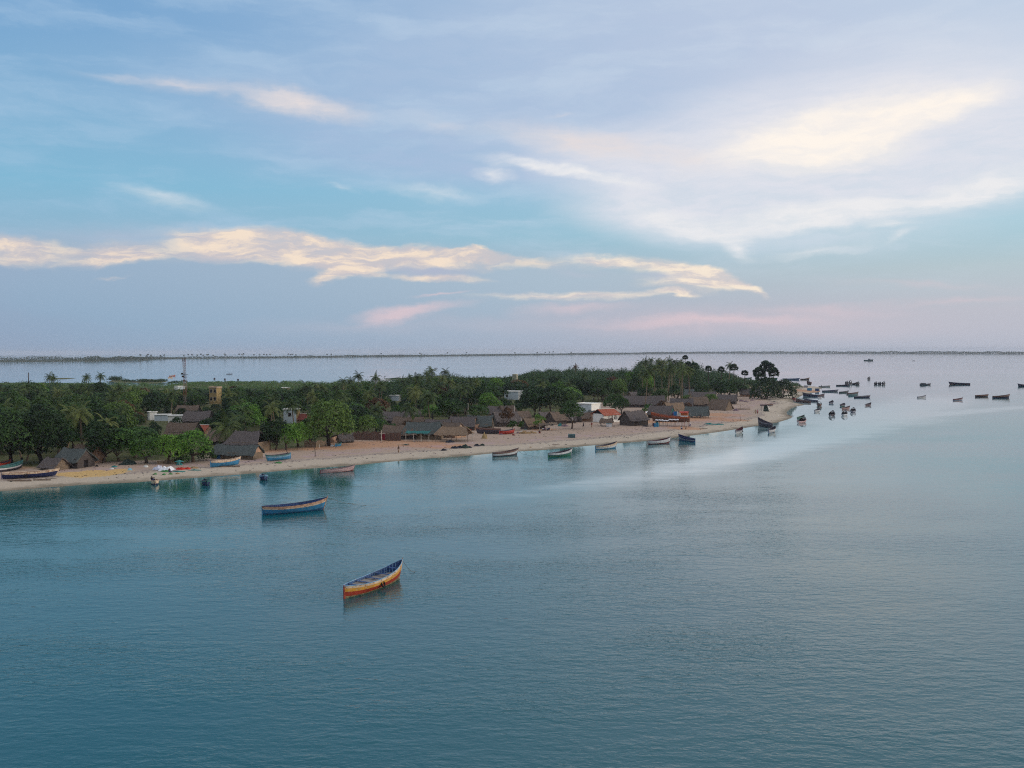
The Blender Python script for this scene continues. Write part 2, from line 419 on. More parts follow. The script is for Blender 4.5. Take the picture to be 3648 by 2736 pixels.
def vnoise(x, y, s, seed=0):
    """smooth value noise on arrays"""
    x = np.asarray(x, float) / s + seed * 17.3; y = np.asarray(y, float) / s + seed * 9.1
    xi, yi = np.floor(x), np.floor(y); fx, fy = x - xi, y - yi
    fx = fx * fx * (3 - 2 * fx); fy = fy * fy * (3 - 2 * fy)
    h = lambda a, b: np.modf(np.abs(np.sin(a * 127.1 + b * 311.7 + seed * 74.7) * 43758.5453))[0]
    return (h(xi, yi) * (1 - fx) + h(xi + 1, yi) * fx) * (1 - fy) + (h(xi, yi + 1) * (1 - fx) + h(xi + 1, yi + 1) * fx) * fy

def shore_d(P):
    d = signed(P, LAND)
    for b in BARS: d = np.maximum(d, signed(P, b))
    return d

def height(x, y, d=None):
    x = np.atleast_1d(np.asarray(x, float)); y = np.atleast_1d(np.asarray(y, float))
    if d is None: d = shore_d(np.stack([x, y], 1))
    n = vnoise(x, y, 6, 1) * 0.6 + vnoise(x, y, 2.3, 2) * 0.4 - 0.5
    rise = np.where(d > 0, 0.95 * (1 - np.exp(-d / 11.0)), np.maximum(d * 0.12, -3.0))
    return rise + n * 0.14 * np.clip(d / 6.0, 0, 1)

def G(u, v):
    """point of the ground (or water) seen at a point of the photograph"""
    z = 0.0
    for _ in range(5):
        p = flat(u, v, z); z = max(0.0, float(height(p[0], p[1])[0]))
    return Vector((p[0], p[1], z))

def proj(p):
    """world point -> photograph coordinates"""
    q = np.array([p[0], p[1], p[2] - CAM_H]); f = q @ F0
    return 1824 + FPX * (q @ CR) / f, 1368 - FPX * (q @ CU) / f, f

def fan_grid(az0, az1, da, dists):
    """rows of points spread like a fan, denser near the middle of the bay"""
    az = np.radians(np.arange(az0, az1 + 1e-6, da)); D = np.asarray(dists)
    AZg, Dg = np.meshgrid(az, D)
    return Dg * np.sin(AZg), Dg * np.cos(AZg)

def grid_obj(name, X, Y, Z, mat, attrs=None, smooth=True):
    r, c = X.shape; V = np.stack([X, Y, Z], -1).reshape(-1, 3)
    i = np.arange(r * c).reshape(r, c)
    F = np.stack([i[:-1, :-1], i[:-1, 1:], i[1:, 1:], i[1:, :-1]], -1).reshape(-1, 4)
    return V, F

def mesh_np(name, V, F, mat, attrs=None, smooth=True):
    m = bpy.data.meshes.new(name); nF = len(F); k = F.shape[1]
    m.vertices.add(len(V)); m.vertices.foreach_set('co', V.astype(np.float32).ravel())
    m.loops.add(nF * k); m.loops.foreach_set('vertex_index', F.astype(np.int32).ravel())
    m.polygons.add(nF); m.polygons.foreach_set('loop_start', np.arange(0, nF * k, k, dtype=np.int32))
    m.polygons.foreach_set('loop_total', np.full(nF, k, dtype=np.int32))
    if smooth: m.polygons.foreach_set('use_smooth', np.ones(nF, bool))
    m.materials.append(mat); m.update(calc_edges=True)
    for a, val in (attrs or {}).items():
        at = m.attributes.new(a, 'FLOAT', 'POINT'); at.data.foreach_set('value', np.asarray(val, dtype=np.float32).ravel())
    o = bpy.data.objects.new(name, m); COL.objects.link(o)
    return o

# ------------------------------------------------------------------ beach and island ground
def attr(name):
    n = N.nt.nodes.new('ShaderNodeAttribute'); n.attribute_name = name; return N(n.outputs['Fac'])

gm = bpy.data.materials.new('sand_and_earth'); gm.use_nodes = True; t = gm.node_tree; N.nt = t
b = t.nodes['Principled BSDF']; b.inputs['Roughness'].default_value = 0.95; b.inputs['Specular IOR Level'].default_value = 0.1
tcn = t.nodes.new('ShaderNodeTexCoord'); co = N(tcn.outputs['Object'])
d = attr('shore'); orange = attr('orange'); green = attr('green'); straw = attr('straw')
n1 = noise(co, 0.22, 5.0, 0.6); n2 = noise(co, 1.4, 5.0, 0.7); n3 = noise(vm('MULTIPLY', co, (0.5, 0.5, 0.5)), 0.5, 4.0, 0.7)
dd = d + (n1 - 0.5) * 7.0 + (n2 - 0.5) * 3.0
c = mixc(dd.step(0.3, 4.0), srgb(128, 118, 102), srgb(178, 165, 148))               # wet to dry sand
c = mixc(dd.step(8.0, 16.0), c, srgb(164, 144, 128))
wrack = dd.step(9.5, 10.8) * dd.step(11.5, 13.5, 1, 0) * n2.step(0.42, 0.62)
c = mixc(wrack * 0.85, c, srgb(96, 86, 94))                                      # line of dark weed
c = mixc((orange + (n1 - 0.5) * 0.8).step(0.35, 0.75) * 0.85, c, srgb(176, 134, 104))
mauve = dd.step(12.0, 16.0) * dd.step(18.0, 26.0, 1, 0) * n3.step(0.45, 0.6)
c = mixc(mauve * 0.4, c, srgb(172, 148, 158))
litter = n2.step(0.62, 0.70) * dd.step(8.0, 20.0)
c = mixc(litter * 0.55, c, srgb(122, 108, 98))
foot = noise(co, 5.5, 3.0, 0.8)
c = mixc(foot.step(0.55, 0.72) * 0.35, c, srgb(140, 128, 118))
c = mixc((green + (n1 - 0.5) * 0.5).step(0.35, 0.65), c, mixc(n2.step(0.35, 0.65), srgb(62, 74, 40), srgb(104, 100, 70)))
c = mixc((straw + (n2 - 0.5) * 1.1).step(0.42, 0.6) * 0.9, c, mixc(foot.step(0.4, 0.6), srgb(212, 180, 120), srgb(176, 140, 86)))
t.links.new(c.s, b.inputs['Base Color'])
bn = t.nodes.new('ShaderNodeBump'); bn.inputs['Strength'].default_value = 0.9; bn.inputs['Distance'].default_value = 0.25
t.links.new((n2 * 0.7 + foot * 0.4).s, bn.inputs['Height']); t.links.new(bn.outputs[0], b.inputs['Normal'])

X, Y = fan_grid(-46, 24, 0.14, np.concatenate([np.arange(120, 330, 1.3), np.geomspace(330, 1150, 190)]))
V, F = grid_obj('ground', X, Y, X * 0, gm)
P2 = V[:, :2]; dsh = shore_d(P2); V[:, 2] = height(P2[:, 0], P2[:, 1], dsh)
keep = (dsh[F] > -14).any(axis=1)
F = F[keep]; used = np.unique(F); remap = np.full(len(V), -1); remap[used] = np.arange(len(used)); F = remap[F]; V = V[used]; dsh = dsh[used]
def blob(P, pts, rad):
    o = np.zeros(len(P))
    for p in pts:
        q = G(p[0], p[1]); rr = p[2] if len(p) > 2 else rad
        o = np.maximum(o, np.exp(-((P[:, 0] - q.x) ** 2 + (P[:, 1] - q.y) ** 2) / rr ** 2))
    return o
orange = blob(V, [(980, 1600, 9), (1100, 1592, 10), (1200, 1588, 12), (1300, 1583, 12), (1400, 1580, 12), (1500, 1582, 11), (1580, 1588, 8), (2330, 1502, 9), (2500, 1492, 14), (2560, 1478, 12), (2440, 1525, 7), (2600, 1496, 8), (2870, 1392, 18), (60, 1660, 8), (1940, 1530, 5), (2240, 1500, 8)], 10)
GREENLINE = [(-2600, 1850), (-600, 1668), (0, 1658), (150, 1668), (330, 1648), (520, 1640), (700, 1640), (760, 1612), (960, 1600), (1060, 1596), (1160, 1576), (1240, 1562), (1420, 1552), (1560, 1545), (1640, 1500),
             (1800, 1470), (1900, 1492), (2050, 1480), (2100, 1440), (2230, 1425), (2400, 1404), (2560, 1398), (2650, 1380), (2740, 1376), (2800, 1374)]
wood_poly = np.array([flat(u, v, 0.9) for u, v in GREENLINE] + [flat(u, v, 0.9) for u, v in BACK] + [(-1400.0, 260.0)])
green = np.clip(0.5 + signed(V[:, :2], wood_poly) / 16.0, 0, 1)
green = np.maximum(green, (dsh > 0) * (np.hypot(V[:, 0], V[:, 1]) > 720) * 1.0)
straw = blob(V, [(250, 1688, 3.5), (300, 1690, 4.5), (350, 1688, 4.5), (400, 1683, 3.5), (430, 1676, 3), (330, 1680, 3)], 4)
ground = tag(mesh_np('ground', V, F, gm, {'shore': dsh, 'orange': orange, 'green': green, 'straw': straw}), 'pale sand beach running into the brown and green ground of the village', kind='structure')

# ------------------------------------------------------------------ water
wm = bpy.data.materials.new('sea_water'); wm.use_nodes = True; t = wm.node_tree; N.nt = t
b = t.nodes['Principled BSDF']
tcn = t.nodes.new('ShaderNodeTexCoord'); co = N(tcn.outputs['Object'])
slick = attr('slick'); painted_sheen = attr('painted_sheen'); shallow = attr('shallow'); sparse = attr('distance')
patch = noise(vm('MULTIPLY', co, (0.5, 1.0, 1)), 0.035, 5.0, 0.65)
patch2 = noise(vm('MULTIPLY', co, (0.25, 1.0, 1)), 0.012, 4.0, 0.6)
calm = (slick + (patch - 0.5) * 1.2 * slick).clamp()
wind = (patch.step(0.35, 0.65, 0.55, 1.5)) * (patch2.step(0.4, 0.6, 0.75, 1.25))
deep = mixc((patch2 - 0.5) * 1.0 + 0.5, srgb(0, 74, 82), srgb(0, 84, 90))
col = mixc((painted_sheen * 1.1 + (noise(vm('MULTIPLY', co, (0.35, 1.0, 1)), 0.16, 5.0, 0.7) - 0.5) * 1.5).step(0.25, 1.15) * painted_sheen.step(0.02, 0.5) * 0.66, mixc(shallow.pow(1.6) * 0.85, deep, srgb(92, 134, 128)), srgb(190, 200, 202))  # bright sky reflected in the calm streak, painted into the base colour
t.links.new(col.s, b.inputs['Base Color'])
b.inputs['IOR'].default_value = 1.333; b.inputs['Specular IOR Level'].default_value = 0.85
rough = (sparse * 0.04 + 0.02) * (calm * -0.3 + 1.0)
t.links.new(rough.s, b.inputs['Roughness'])
wv1 = noise(vm('MULTIPLY', co, (0.8, 1.3, 1)), 1.6, 3.0, 0.55, dist=0.4)
wv2 = noise(vm('MULTIPLY', co, (0.8, 1.5, 1)), 0.6, 2.0, 0.5, dist=0.3)
wv3 = noise(vm('MULTIPLY', co, (0.7, 1.2, 1)), 6.0, 2.0, 0.5)
hh = (wv1 * 0.042 + wv2 * 0.06 + wv3 * 0.008) * wind * (calm * -0.8 + 1.0) * (sparse * -2.0 + 1.4).max(0.2) * (attr('sheltered') * -0.75 + 1.0)
bn = t.nodes.new('ShaderNodeBump'); bn.inputs['Strength'].default_value = 1.0; bn.inputs['Distance'].default_value = 1.0
t.links.new(hh.s, bn.inputs['Height']); t.links.new(bn.outputs[0], b.inputs['Normal'])

SEA_R = 11500.0
dist = np.concatenate([[0.5, 12, 24], np.arange(32, 420, 3.0), np.geomspace(420, SEA_R, 90)])
X, Y = fan_grid(-50, 50, 0.5, dist)
V, F = grid_obj('water', X, Y, X * 0, wm)
# the rest of the disc, behind and beside the camera
Xb, Yb = fan_grid(50, 310, 5.0, np.geomspace(0.5, SEA_R, 14)); Vb, Fb = grid_obj('w', Xb, Yb, Xb * 0, wm)
V = np.concatenate([V, Vb]); F = np.concatenate([F, Fb + (len(V) - len(Vb))])
P2 = V[:, :2]; dsh = shore_d(P2)
def seg_band(P, pts):
    """soft band along a path of (u, v, half width in metres, strength)"""
    o = np.zeros(len(P)); Q = [(flat(p[0], p[1]), p[2], p[3]) for p in pts]
    for (a, wa, sa), (b2, wb, sb) in zip(Q[:-1], Q[1:]):
        ab = b2 - a; L = (ab ** 2).sum(); tt = np.clip(((P - a) @ ab) / L, 0, 1)
        dd_ = np.hypot(P[:, 0] - a[0] - tt * ab[0], P[:, 1] - a[1] - tt * ab[1]); w = wa + tt * (wb - wa)
        o = np.maximum(o, np.clip(1.3 - dd_ / w, 0, 1) * (sa + tt * (sb - sa)))
    return o
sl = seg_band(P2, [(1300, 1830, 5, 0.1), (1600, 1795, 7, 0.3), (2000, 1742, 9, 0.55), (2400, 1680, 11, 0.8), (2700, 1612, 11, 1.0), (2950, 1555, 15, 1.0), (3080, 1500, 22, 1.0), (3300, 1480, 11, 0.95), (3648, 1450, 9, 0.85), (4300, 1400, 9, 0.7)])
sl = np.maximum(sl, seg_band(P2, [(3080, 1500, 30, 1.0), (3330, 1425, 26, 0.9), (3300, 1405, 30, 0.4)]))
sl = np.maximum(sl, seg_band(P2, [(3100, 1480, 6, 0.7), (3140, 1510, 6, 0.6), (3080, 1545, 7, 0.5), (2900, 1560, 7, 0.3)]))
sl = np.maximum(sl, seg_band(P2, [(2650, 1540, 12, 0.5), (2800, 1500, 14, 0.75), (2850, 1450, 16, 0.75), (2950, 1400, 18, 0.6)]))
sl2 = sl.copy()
sl = np.maximum(sl, seg_band(P2, [(2400, 1330, 90, 0.9), (2900, 1330, 90, 0.9), (3648, 1322, 90, 0.7), (4300, 1320, 90, 0.6)]))
sl = np.maximum(sl, seg_band(P2, [(900, 1314, 120, 0.9), (1500, 1308, 140, 0.9), (2100, 1304, 120, 0.8)]))
sl = np.maximum(sl, seg_band(P2, [(1300, 1340, 40, 0.7), (1500, 1332, 40, 0.9), (1650, 1326, 40, 0.7)]))
sh = np.exp(-np.clip(-dsh, 0, 400) / 9.0) * (dsh < 2)
dd0 = np.clip(np.log(np.maximum(np.hypot(P2[:, 0], P2[:, 1]), 60) / 60.0) / math.log(25.0), 0, 1)
water = tag(mesh_np('water', V, F, wm, {'sheltered': np.exp(-np.clip(-dsh, 0, 900) / 28.0), 'slick': sl, 'painted_sheen': sl2, 'shallow': sh, 'distance': dd0}), 'calm teal sea with ripples and pale slicks', kind='structure')

# ------------------------------------------------------------------ buildings of the village
def hor(u): return 1250 + (1824 - u) * math.tan(ROLL)
def dist_at(v, u=1824): return CAM_H * FPX / (v - hor(u))
PROT = set()
CLEAR = []                      # what must stay in view: (u0, v0, u1, v1, distance, footprint x, y, radius)

THATCH = [material('thatch_grey', srgb(78, 73, 74), 0.95, 0.05, 0.34, 2.2, srgb(118, 110, 108), streak=(5.0, 1, 1), bump=0.8),
          material('thatch_brown', srgb(88, 77, 70), 0.95, 0.05, 0.34, 2.2, srgb(128, 112, 100), streak=(5.0, 1, 1), bump=0.8),
          material('thatch_teal_grey', srgb(70, 78, 80), 0.95, 0.05, 0.34, 2.2, srgb(104, 110, 108), streak=(5.0, 1, 1), bump=0.8),
          material('thatch_new', srgb(116, 98, 82), 0.95, 0.05, 0.34, 2.2, srgb(154, 132, 112), streak=(5.0, 1, 1), bump=0.8)]
TILE = material('red_tiles', srgb(140, 70, 54), 0.8, 0.15, 0.26, 1.8, srgb(170, 98, 76), streak=(3, 1, 1), bump=0.5)
TILE_DULL = material('dull_red_tiles', srgb(104, 56, 52), 0.85, 0.1, 0.25, 1.8, srgb(128, 74, 64), streak=(3, 1, 1), bump=0.5)
MUD = material('mud_wall', srgb(170, 138, 116), 0.95, 0.05, 0.2, 1.0, bump=0.3)
MATTING = material('palm_matting', srgb(110, 96, 84), 0.95, 0.05, 0.3, 3.0, srgb(142, 126, 108), streak=(1, 1, 4), bump=0.5)
MATDARK = material('dark_matting', srgb(72, 66, 66), 0.95, 0.05, 0.3, 3.0, srgb(98, 90, 86), streak=(1, 1, 4), bump=0.5)
PLASTER = material('white_plaster', srgb(228, 228, 224), 0.85, 0.2, 0.06, 0.8, srgb(240, 238, 232), worn=srgb(168, 166, 160), worn_at=0.66)
BLUEGREY_AND_SHADE = material('bluegrey_and_shaded_plaster', srgb(188, 200, 208), 0.85, 0.2, 0.08, 0.8, worn=srgb(140, 148, 152), worn_at=0.64)  # real blue-grey walls, and the shade painted on the white houses' fronts
YELLOWW = material('yellow_plaster', srgb(168, 144, 96), 0.85, 0.2, 0.14, 0.8, worn=srgb(112, 98, 82), worn_at=0.52)
SANDW = material('sandstone_wall', srgb(178, 156, 136), 0.9, 0.1, 0.12, 1.2, bump=0.3)
WOOD = material('weathered_wood', srgb(122, 106, 92), 0.85, 0.2, 0.25, 2.5, streak=(1, 1, 0.3))
WOODDARK = material('dark_wood', srgb(70, 56, 48), 0.85, 0.2, 0.25, 2.5, streak=(1, 1, 0.3))
POLEW = material('pale_pole', srgb(196, 190, 180), 0.85, 0.2, 0.12, 2.0)
DARK = material('dark_opening', srgb(34, 30, 32), 0.9, 0.1, 0.1, 1.0)
TEALC = material('teal_net_cloth', srgb(40, 96, 98), 0.85, 0.1, 0.25, 2.0, srgb(62, 122, 116), bump=0.5)
BLUEC = material('blue_cloth', srgb(36, 104, 158), 0.8, 0.2, 0.2, 2.0)
WHITEC = material('white_cloth', srgb(214, 216, 220), 0.85, 0.2, 0.08, 1.5, worn=srgb(172, 176, 186), worn_at=0.6)

def roof_mesh(L, W, hw, hr, over, hip, rng, thick=0.22, sag=0.26, shag=0.16):
    """thatched gable roof: sagging ridge, ragged eaves, real thickness"""
    mb = MB(); nL = max(8, int(L * 2)); prof = [(-1, 0), (-0.66, 0.36), (-0.33, 0.69), (0, 1), (0.33, 0.69), (0.66, 0.36), (1, 0)]
    half = W / 2 + over; slope = hr / (W / 2); drop = slope * over; top = []; bot = []
    ph = rng.random() * 9
    for i in range(nL + 1):
        t = i / nL * 2 - 1; rt = []; rb = []
        for a, z in prof:
            x = t * (L / 2 + over * 0.7) * (1 - hip * z)
            bow = -sag * (1 - t * t) * (0.4 + 0.6 * z) + math.sin(t * 5 + ph) * 0.05
            y = a * half + (rng.random() - 0.5) * shag * (2.2 if abs(a) == 1 else 1)
            zz = hw - drop + z * (hr + drop) + bow + (rng.random() - 0.5) * shag * (2.4 if abs(a) == 1 else 1)
            xe = x + ((rng.random() - 0.5) * shag * 3 if i in (0, nL) else 0)
            rt.append((xe, y, zz)); rb.append((xe * 0.995, y * 0.97, zz - thick))
        top.append(rt); bot.append(rb)
    n = len(prof); vs = [p for r in top for p in r] + [p for r in bot for p in r]; o = (nL + 1) * n; fs = []
    for i in range(nL):
        for k in range(n - 1):
            a = i * n + k; fs.append((a, a + n, a + n + 1, a + 1)); fs.append((o + a, o + a + 1, o + a + n + 1, o + a + n))
        a = i * n; fs.append((a, o + a, o + a + n, a + n)); a = i * n + n - 1; fs.append((a, a + n, o + a + n, o + a))
    for k in range(n - 1):
        fs.append((k, k + 1, o + k + 1, o + k)); a = nL * n + k; fs.append((a, o + a, o + a + 1, a + 1))
    mb.add(vs, fs)
    if hip > 0.02:          # close the hipped ends beneath the slope
        pass
    # loose stalks along the ridge and the eaves
    for side in (0, 3, n - 1):
        for i in range(nL):
            p = Vector(top[i][side]); q = Vector(top[i + 1][side])
            for _ in range(2):
                s = rng.random(); c = p.lerp(q, s); d = Vector(((rng.random() - .5) * .2, (0.28 if side == n - 1 else (-0.28 if side == 0 else (rng.random() - .5) * .3)), -0.12 if side != 3 else 0.14))
                w = Vector((0.10, 0, 0)); mb.add([c - w, c + w, c + w * 0.6 + d, c - w * 0.6 + d], [(0, 1, 2, 3)])
    return mb

def note_clear(root, L, W, h, pad=0):
    cs = []
    for i in (-1, 1):
        for j in (-1, 1):
            for z in (0.3, h):
                p = root.matrix_basis @ Vector((i * L / 2, j * W / 2, z)); cs.append(proj(p))
    us = [c[0] for c in cs]; vs_ = [c[1] for c in cs]; d = sum(c[2] for c in cs) / 8
    w_ = max(us) - min(us); pu = max(pad, w_ * (0.06 if d < 290 else 0.16))
    CLEAR.append((min(us) + pu, min(vs_) + pad, max(us) - pu, max(vs_) - pad, d, root.location.x, root.location.y, 0.5 * max(L, W)))

HUTN = [0]
def hut(u, v, L, W, rot, hw, hr, roof, wall, label, hip=0.04, over=0.55, open_posts=0, door=None, back=True, gable=None, clear=6, name='thatched_hut', cat='hut', tile=False, group=None):
    """(u, v): foot of the nearest wall's middle in the photograph; rot: degrees, positive when the left end is the nearer one"""
    HUTN[0] += 1; rng = random.Random(HUTN[0] * 13 + 5)
    a = R(rot); p = G(u, v); k = abs(math.cos(a)) * W / 2 + abs(math.sin(a)) * L / 2 * 0.6
    base = math.atan2(p.x, p.y)                       # square to the line of sight
    p = p + Vector((math.sin(base), math.cos(base), 0)) * k
    p.z = float(height(p.x, p.y)[0]) - 0.05
    root = empty(name, p, a - base * 0.5); tag(root, label, cat, group)
    rm = roof_mesh(L, W, hw, hr, over, hip, rng, *((0.10, 0.03, 0.015) if tile else ()))
    rm.build('roof', roof, root, smooth=False)
    if tile:
        r2 = MB(); r2.tube([(-L / 2 - over * 0.7, 0, hw + hr + 0.03), (L / 2 + over * 0.7, 0, hw + hr + 0.0)], 0.13, 6)
        r2.build('ridge_cap', POLEW, root)
    hx, hy = L / 2, W / 2
    if open_posts:
        n = open_posts
        for i in range(n):
            for j in (-1, 1):
                x = -hx + (2 * hx) * i / (n - 1)
                m = MB(); m.tube([(x + rng.uniform(-.1, .1), j * hy, 0), (x, j * hy, hw + 0.15)], (0.08, 0.06), 6)
                m.build('post', POLEW if rng.random() < 0.5 else WOOD, root)
        if open_posts and wall is not None:            # back screen
            m = MB(); m.box((0, hy * 0.96, hw * 0.5), (L * 0.96, 0.08, hw * 0.94)); m.build('back_screen', wall, root)
    else:
        m = MB(); T = 0.12
        for j in (-1, 1): m.box((0, j * (hy - T / 2), hw / 2), (2 * hx, T, hw))
        for i in (-1, 1): m.box((i * (hx - T / 2), 0, hw / 2), (T, 2 * hy - 2 * T, hw))
        m.build('wall', wall, root)
        if hip < 0.12:
            for i in (-1, 1):
                x = i * (hx - 0.02); x2 = i * (hx - 0.14); g = MB(); zt = hw + hr - 0.28; yy = hy * (hr - 0.28) / hr
                vs = [(x, -yy, hw), (x, yy, hw), (x, 0, zt), (x2, -yy, hw), (x2, yy, hw), (x2, 0, zt)]
                g.add(vs, [(0, 1, 2), (5, 4, 3), (0, 3, 4, 1), (1, 4, 5, 2), (2, 5, 3, 0)])
                g.build('gable', gable or wall, root)
    if door:
        side, x, w, h, mat = door
        m = MB()
        if side == 'front': m.box((x, -hy - 0.02, h / 2), (w, 0.08, h))
        elif side == 'right': m.box((hx + 0.02, x, h / 2), (0.08, w, h))
        else: m.box((-hx - 0.02, x, h / 2), (0.08, w, h))
        m.build('door', mat, root)
    note_clear(root, L, W, hw + hr, clear)
    return root

T0, T1, T2, T3 = THATCH
H = hut
# --- left end of the beach
H(196, 1676, 4.2, 3.6, -38, 1.1, 1.5, T0, MATTING, 'low small thatched hut at the far left with a woven matting gable', gable=MATTING)
H(268, 1668, 6.2, 4.6, -35, 1.9, 2.1, T2, MATDARK, 'grey thatched hut with pale corner posts on the beach at the left', door=('right', 0, 1.0, 1.6, DARK))
H(312, 1652, 5.6, 4.4, -35, 1.8, 2.2, T1, MUD, 'thatched hut with a pale mud gable half hidden behind the grey hut with corner posts')
H(655, 1562, 8.6, 5.4, -18, 1.7, 2.7, T1, MATDARK, 'brown thatched hut standing alone among the trees above the beached net pile', hip=0.08)
H(722, 1552, 4.6, 4.0, -30, 1.5, 1.5, TILE, MUD, 'small house with a bright orange red tile roof beside the brown thatched hut', tile=True, name='tiled_house', cat='house')
H(708, 1512, 8.5, 6.0, -15, 1.7, 2.8, T0, MATDARK, 'large grey thatched roof just right of the lattice mast', clear=10)
H(672, 1480, 8.0, 5.0, -12, 1.6, 2.3, T1, MATDARK, 'brown thatched roof behind the long white roof by the mast', clear=8)
# --- the big double hut
H(885, 1612, 8.5, 6.5, -22, 2.4, 2.6, T0, MATTING, 'tall hipped thatched roof of the double hut, rising behind its long low wing', hip=0.3)
H(845, 1637, 10.5, 4.4, -22, 1.5, 1.7, T2, MATTING, 'long low thatched wing of the double hut facing the beach, with a pale matting gable', gable=MUD, door=('front', -3.4, 0.9, 1.3, BLUEC))
H(800, 1585, 8.0, 5.0, -20, 1.6, 2.2, T1, MATDARK, 'brown thatched roof tucked behind the double hut under the palm', clear=14)
H(1098, 1508, 7.5, 4.8, -15, 1.6, 1.5, TILE_DULL, MUD, 'house with a dull red tile roof in a gap between the trees', tile=True, name='tiled_house', cat='house')
H(1230, 1578, 3.6, 3.0, 20, 1.1, 1.3, T0, MATTING, 'tiny thatched shed under the big spreading tree by the brush fence', clear=4)
# --- centre group behind the brush fence
H(1428, 1566, 9.2, 4.6, -8, 1.9, 2.0, T1, MATDARK, 'brown thatched hut right behind the brush fence', gable=MUD)
H(1510, 1566, 10.5, 5.6, -8, 2.2, 2.5, T2, MATTING, 'teal grey hipped thatched house with an open awning before it', hip=0.16)
H(1458, 1530, 9.0, 5.0, -12, 1.8, 2.1, T1, MATDARK, 'brown thatched roof rising behind the hut at the brush fence', clear=8)
H(1430, 1510, 13.0, 5.5, -8, 1.8, 2.3, T0, MATDARK, 'long grey thatched roof farthest back behind the brush fence huts', clear=8)
H(1562, 1545, 7.5, 4.8, -10, 1.9, 2.3, T0, MATTING, 'grey thatched roof peeping up right of the hipped house with the awning', clear=8)
H(1612, 1560, 6.0, 4.6, -38, 2.0, 2.2, T1, MUD, 'thatched hut with a sandy gable behind the open thatched pavilion', gable=SANDW)
H(1618, 1575, 8.8, 6.0, -12, 2.3, 1.7, T3, None, 'open thatched pavilion on pale posts at the top of the beach', hip=0.3, open_posts=4, name='thatched_pavilion', cat='pavilion')
H(1650, 1533, 7.8, 4.8, -14, 1.8, 2.4, T0, MATDARK, 'grey thatched hut behind the pavilion', gable=MUD)
H(1712, 1532, 7.5, 4.6, -14, 1.9, 2.5, T2, MATTING, 'thatched hut with matting walls above the dark boat hull', door=('front', 0.6, 0.9, 1.6, WHITEC))
H(1800, 1520, 8.6, 5.2, 28, 2.0, 2.6, T0, MATDARK, 'grey thatched hut with a row of pale posts behind the red canoe')
H(1850, 1508, 6.5, 4.5, 24, 1.9, 2.2, T1, MATDARK, 'thatched hut between the posts hut and the hut with the fishing nets', clear=8)
H(1772, 1484, 7.0, 4.6, -20, 1.7, 2.2, T0, MUD, 'thatched hut seen through the trees with a pale right gable', clear=6)
H(1806, 1484, 6.0, 4.6, 35, 1.7, 2.4, T1, MATTING, 'thatched hut with a dark left gable in the second row behind the red canoe', clear=6)
H(1898, 1530, 6.2, 4.2, 32, 1.6, 1.9, T3, MATDARK, 'weathered pale thatched hut with a net heap at its door', door=('front', 1.2, 0.8, 1.1, DARK))
H(1948, 1506, 5.4, 4.0, 25, 1.7, 2.0, T0, MATDARK, 'small thatched hut deep in shade behind the group of sitting people', clear=5)
H(1982, 1512, 5.6, 4.4, 40, 1.9, 2.2, T1, MATDARK, 'thatched hut with a dark wide left gable and a teal net by its wall')
H(2016, 1508, 5.4, 4.0, 20, 1.5, 1.7, T0, MATDARK, 'low dark thatched hut under the slender dark tree', clear=6)
H(2078, 1502, 6.0, 4.2, -26, 1.5, 1.7, T1, MUD, 'thatched hut with a warm mud gable left of the red roofed house', gable=MUD)
H(2122, 1496, 5.0, 4.0, -30, 1.8, 1.5, T2, MATDARK, 'blue grey thatched roof between the white block and the red roofed house', clear=6)
H(2258, 1517, 7.4, 5.4, 36, 2.3, 2.5, T0, MATDARK, 'large free standing grey thatched hut with a dark matting gable')
H(2160, 1519, 3.6, 2.4, -10, 1.7, 0.9, T1, None, 'small thatched porch on posts before the red roofed house', open_posts=2, hip=0.12, name='thatched_porch', cat='porch')
# --- right group
H(2290, 1452, 18.0, 6.0, -4, 2.0, 3.0, T0, MATDARK, 'very long grey thatched roof behind the sandy wall', door=('front', 2.0, 1.4, 1.6, BLUEC))
H(2330, 1438, 11.0, 6.0, -4, 2.0, 3.0, T1, MATDARK, 'thatched roof in the back row above the very long grey roof', clear=8)
H(2232, 1446, 6.0, 4.5, -30, 1.8, 2.2, T1, MUD, 'small thatched hut with a sandy gable at the left end of the very long roof', clear=6)
H(2260, 1424, 6.0, 4.5, 30, 1.8, 2.2, T0, MATTING, 'little thatched hut highest up among the trees above the very long roof', clear=4)
H(2356, 1490, 8.2, 5.2, -22, 1.9, 2.6, T0, MATDARK, 'thatched hut with a teal gable behind the boat shed', gable=TEALC)
H(2400, 1478, 7.4, 5.0, 26, 2.0, 2.6, T3, MATTING, 'pale thatched hut behind the laundry', clear=8)
H(2482, 1490, 8.2, 5.4, -8, 1.5, 2.7, T2, None, 'thatched shelter raised on short posts beside the boat shed', hip=0.08, open_posts=5, name='thatched_shelter', cat='shelter')
H(2428, 1460, 9.0, 5.4, -10, 2.0, 2.6, T0, MATDARK, 'dark thatched hut in the middle of the right hand group', clear=8)
H(2485, 1452, 8.0, 5.4, 24, 2.0, 2.6, T1, MATDARK, 'brown thatched hut behind the raised shelter', clear=8)
H(2566, 1462, 7.8, 5.8, -34, 1.1, 3.4, T1, MATTING, 'big steep thatched hut standing at the right end of the village')
H(2500, 1432, 12.5, 6.0, -3, 2.0, 2.8, T0, MATDARK, 'long dark thatched roof behind the steep hut', clear=8)
H(2462, 1420, 10.0, 6.0, -3, 2.0, 2.8, T2, MATDARK, 'long thatched roof farthest back in the right hand group', clear=8)
H(2590, 1440, 8.0, 5.0, -14, 2.0, 2.4, T0, MATDARK, 'thatched hut just behind the steep hut on its right', clear=6)
H(2672, 1414, 10.0, 5.5, -6, 2.0, 2.4, T0, MUD, 'thatched hut with a warm mud wall between the two big tree clumps', clear=4)
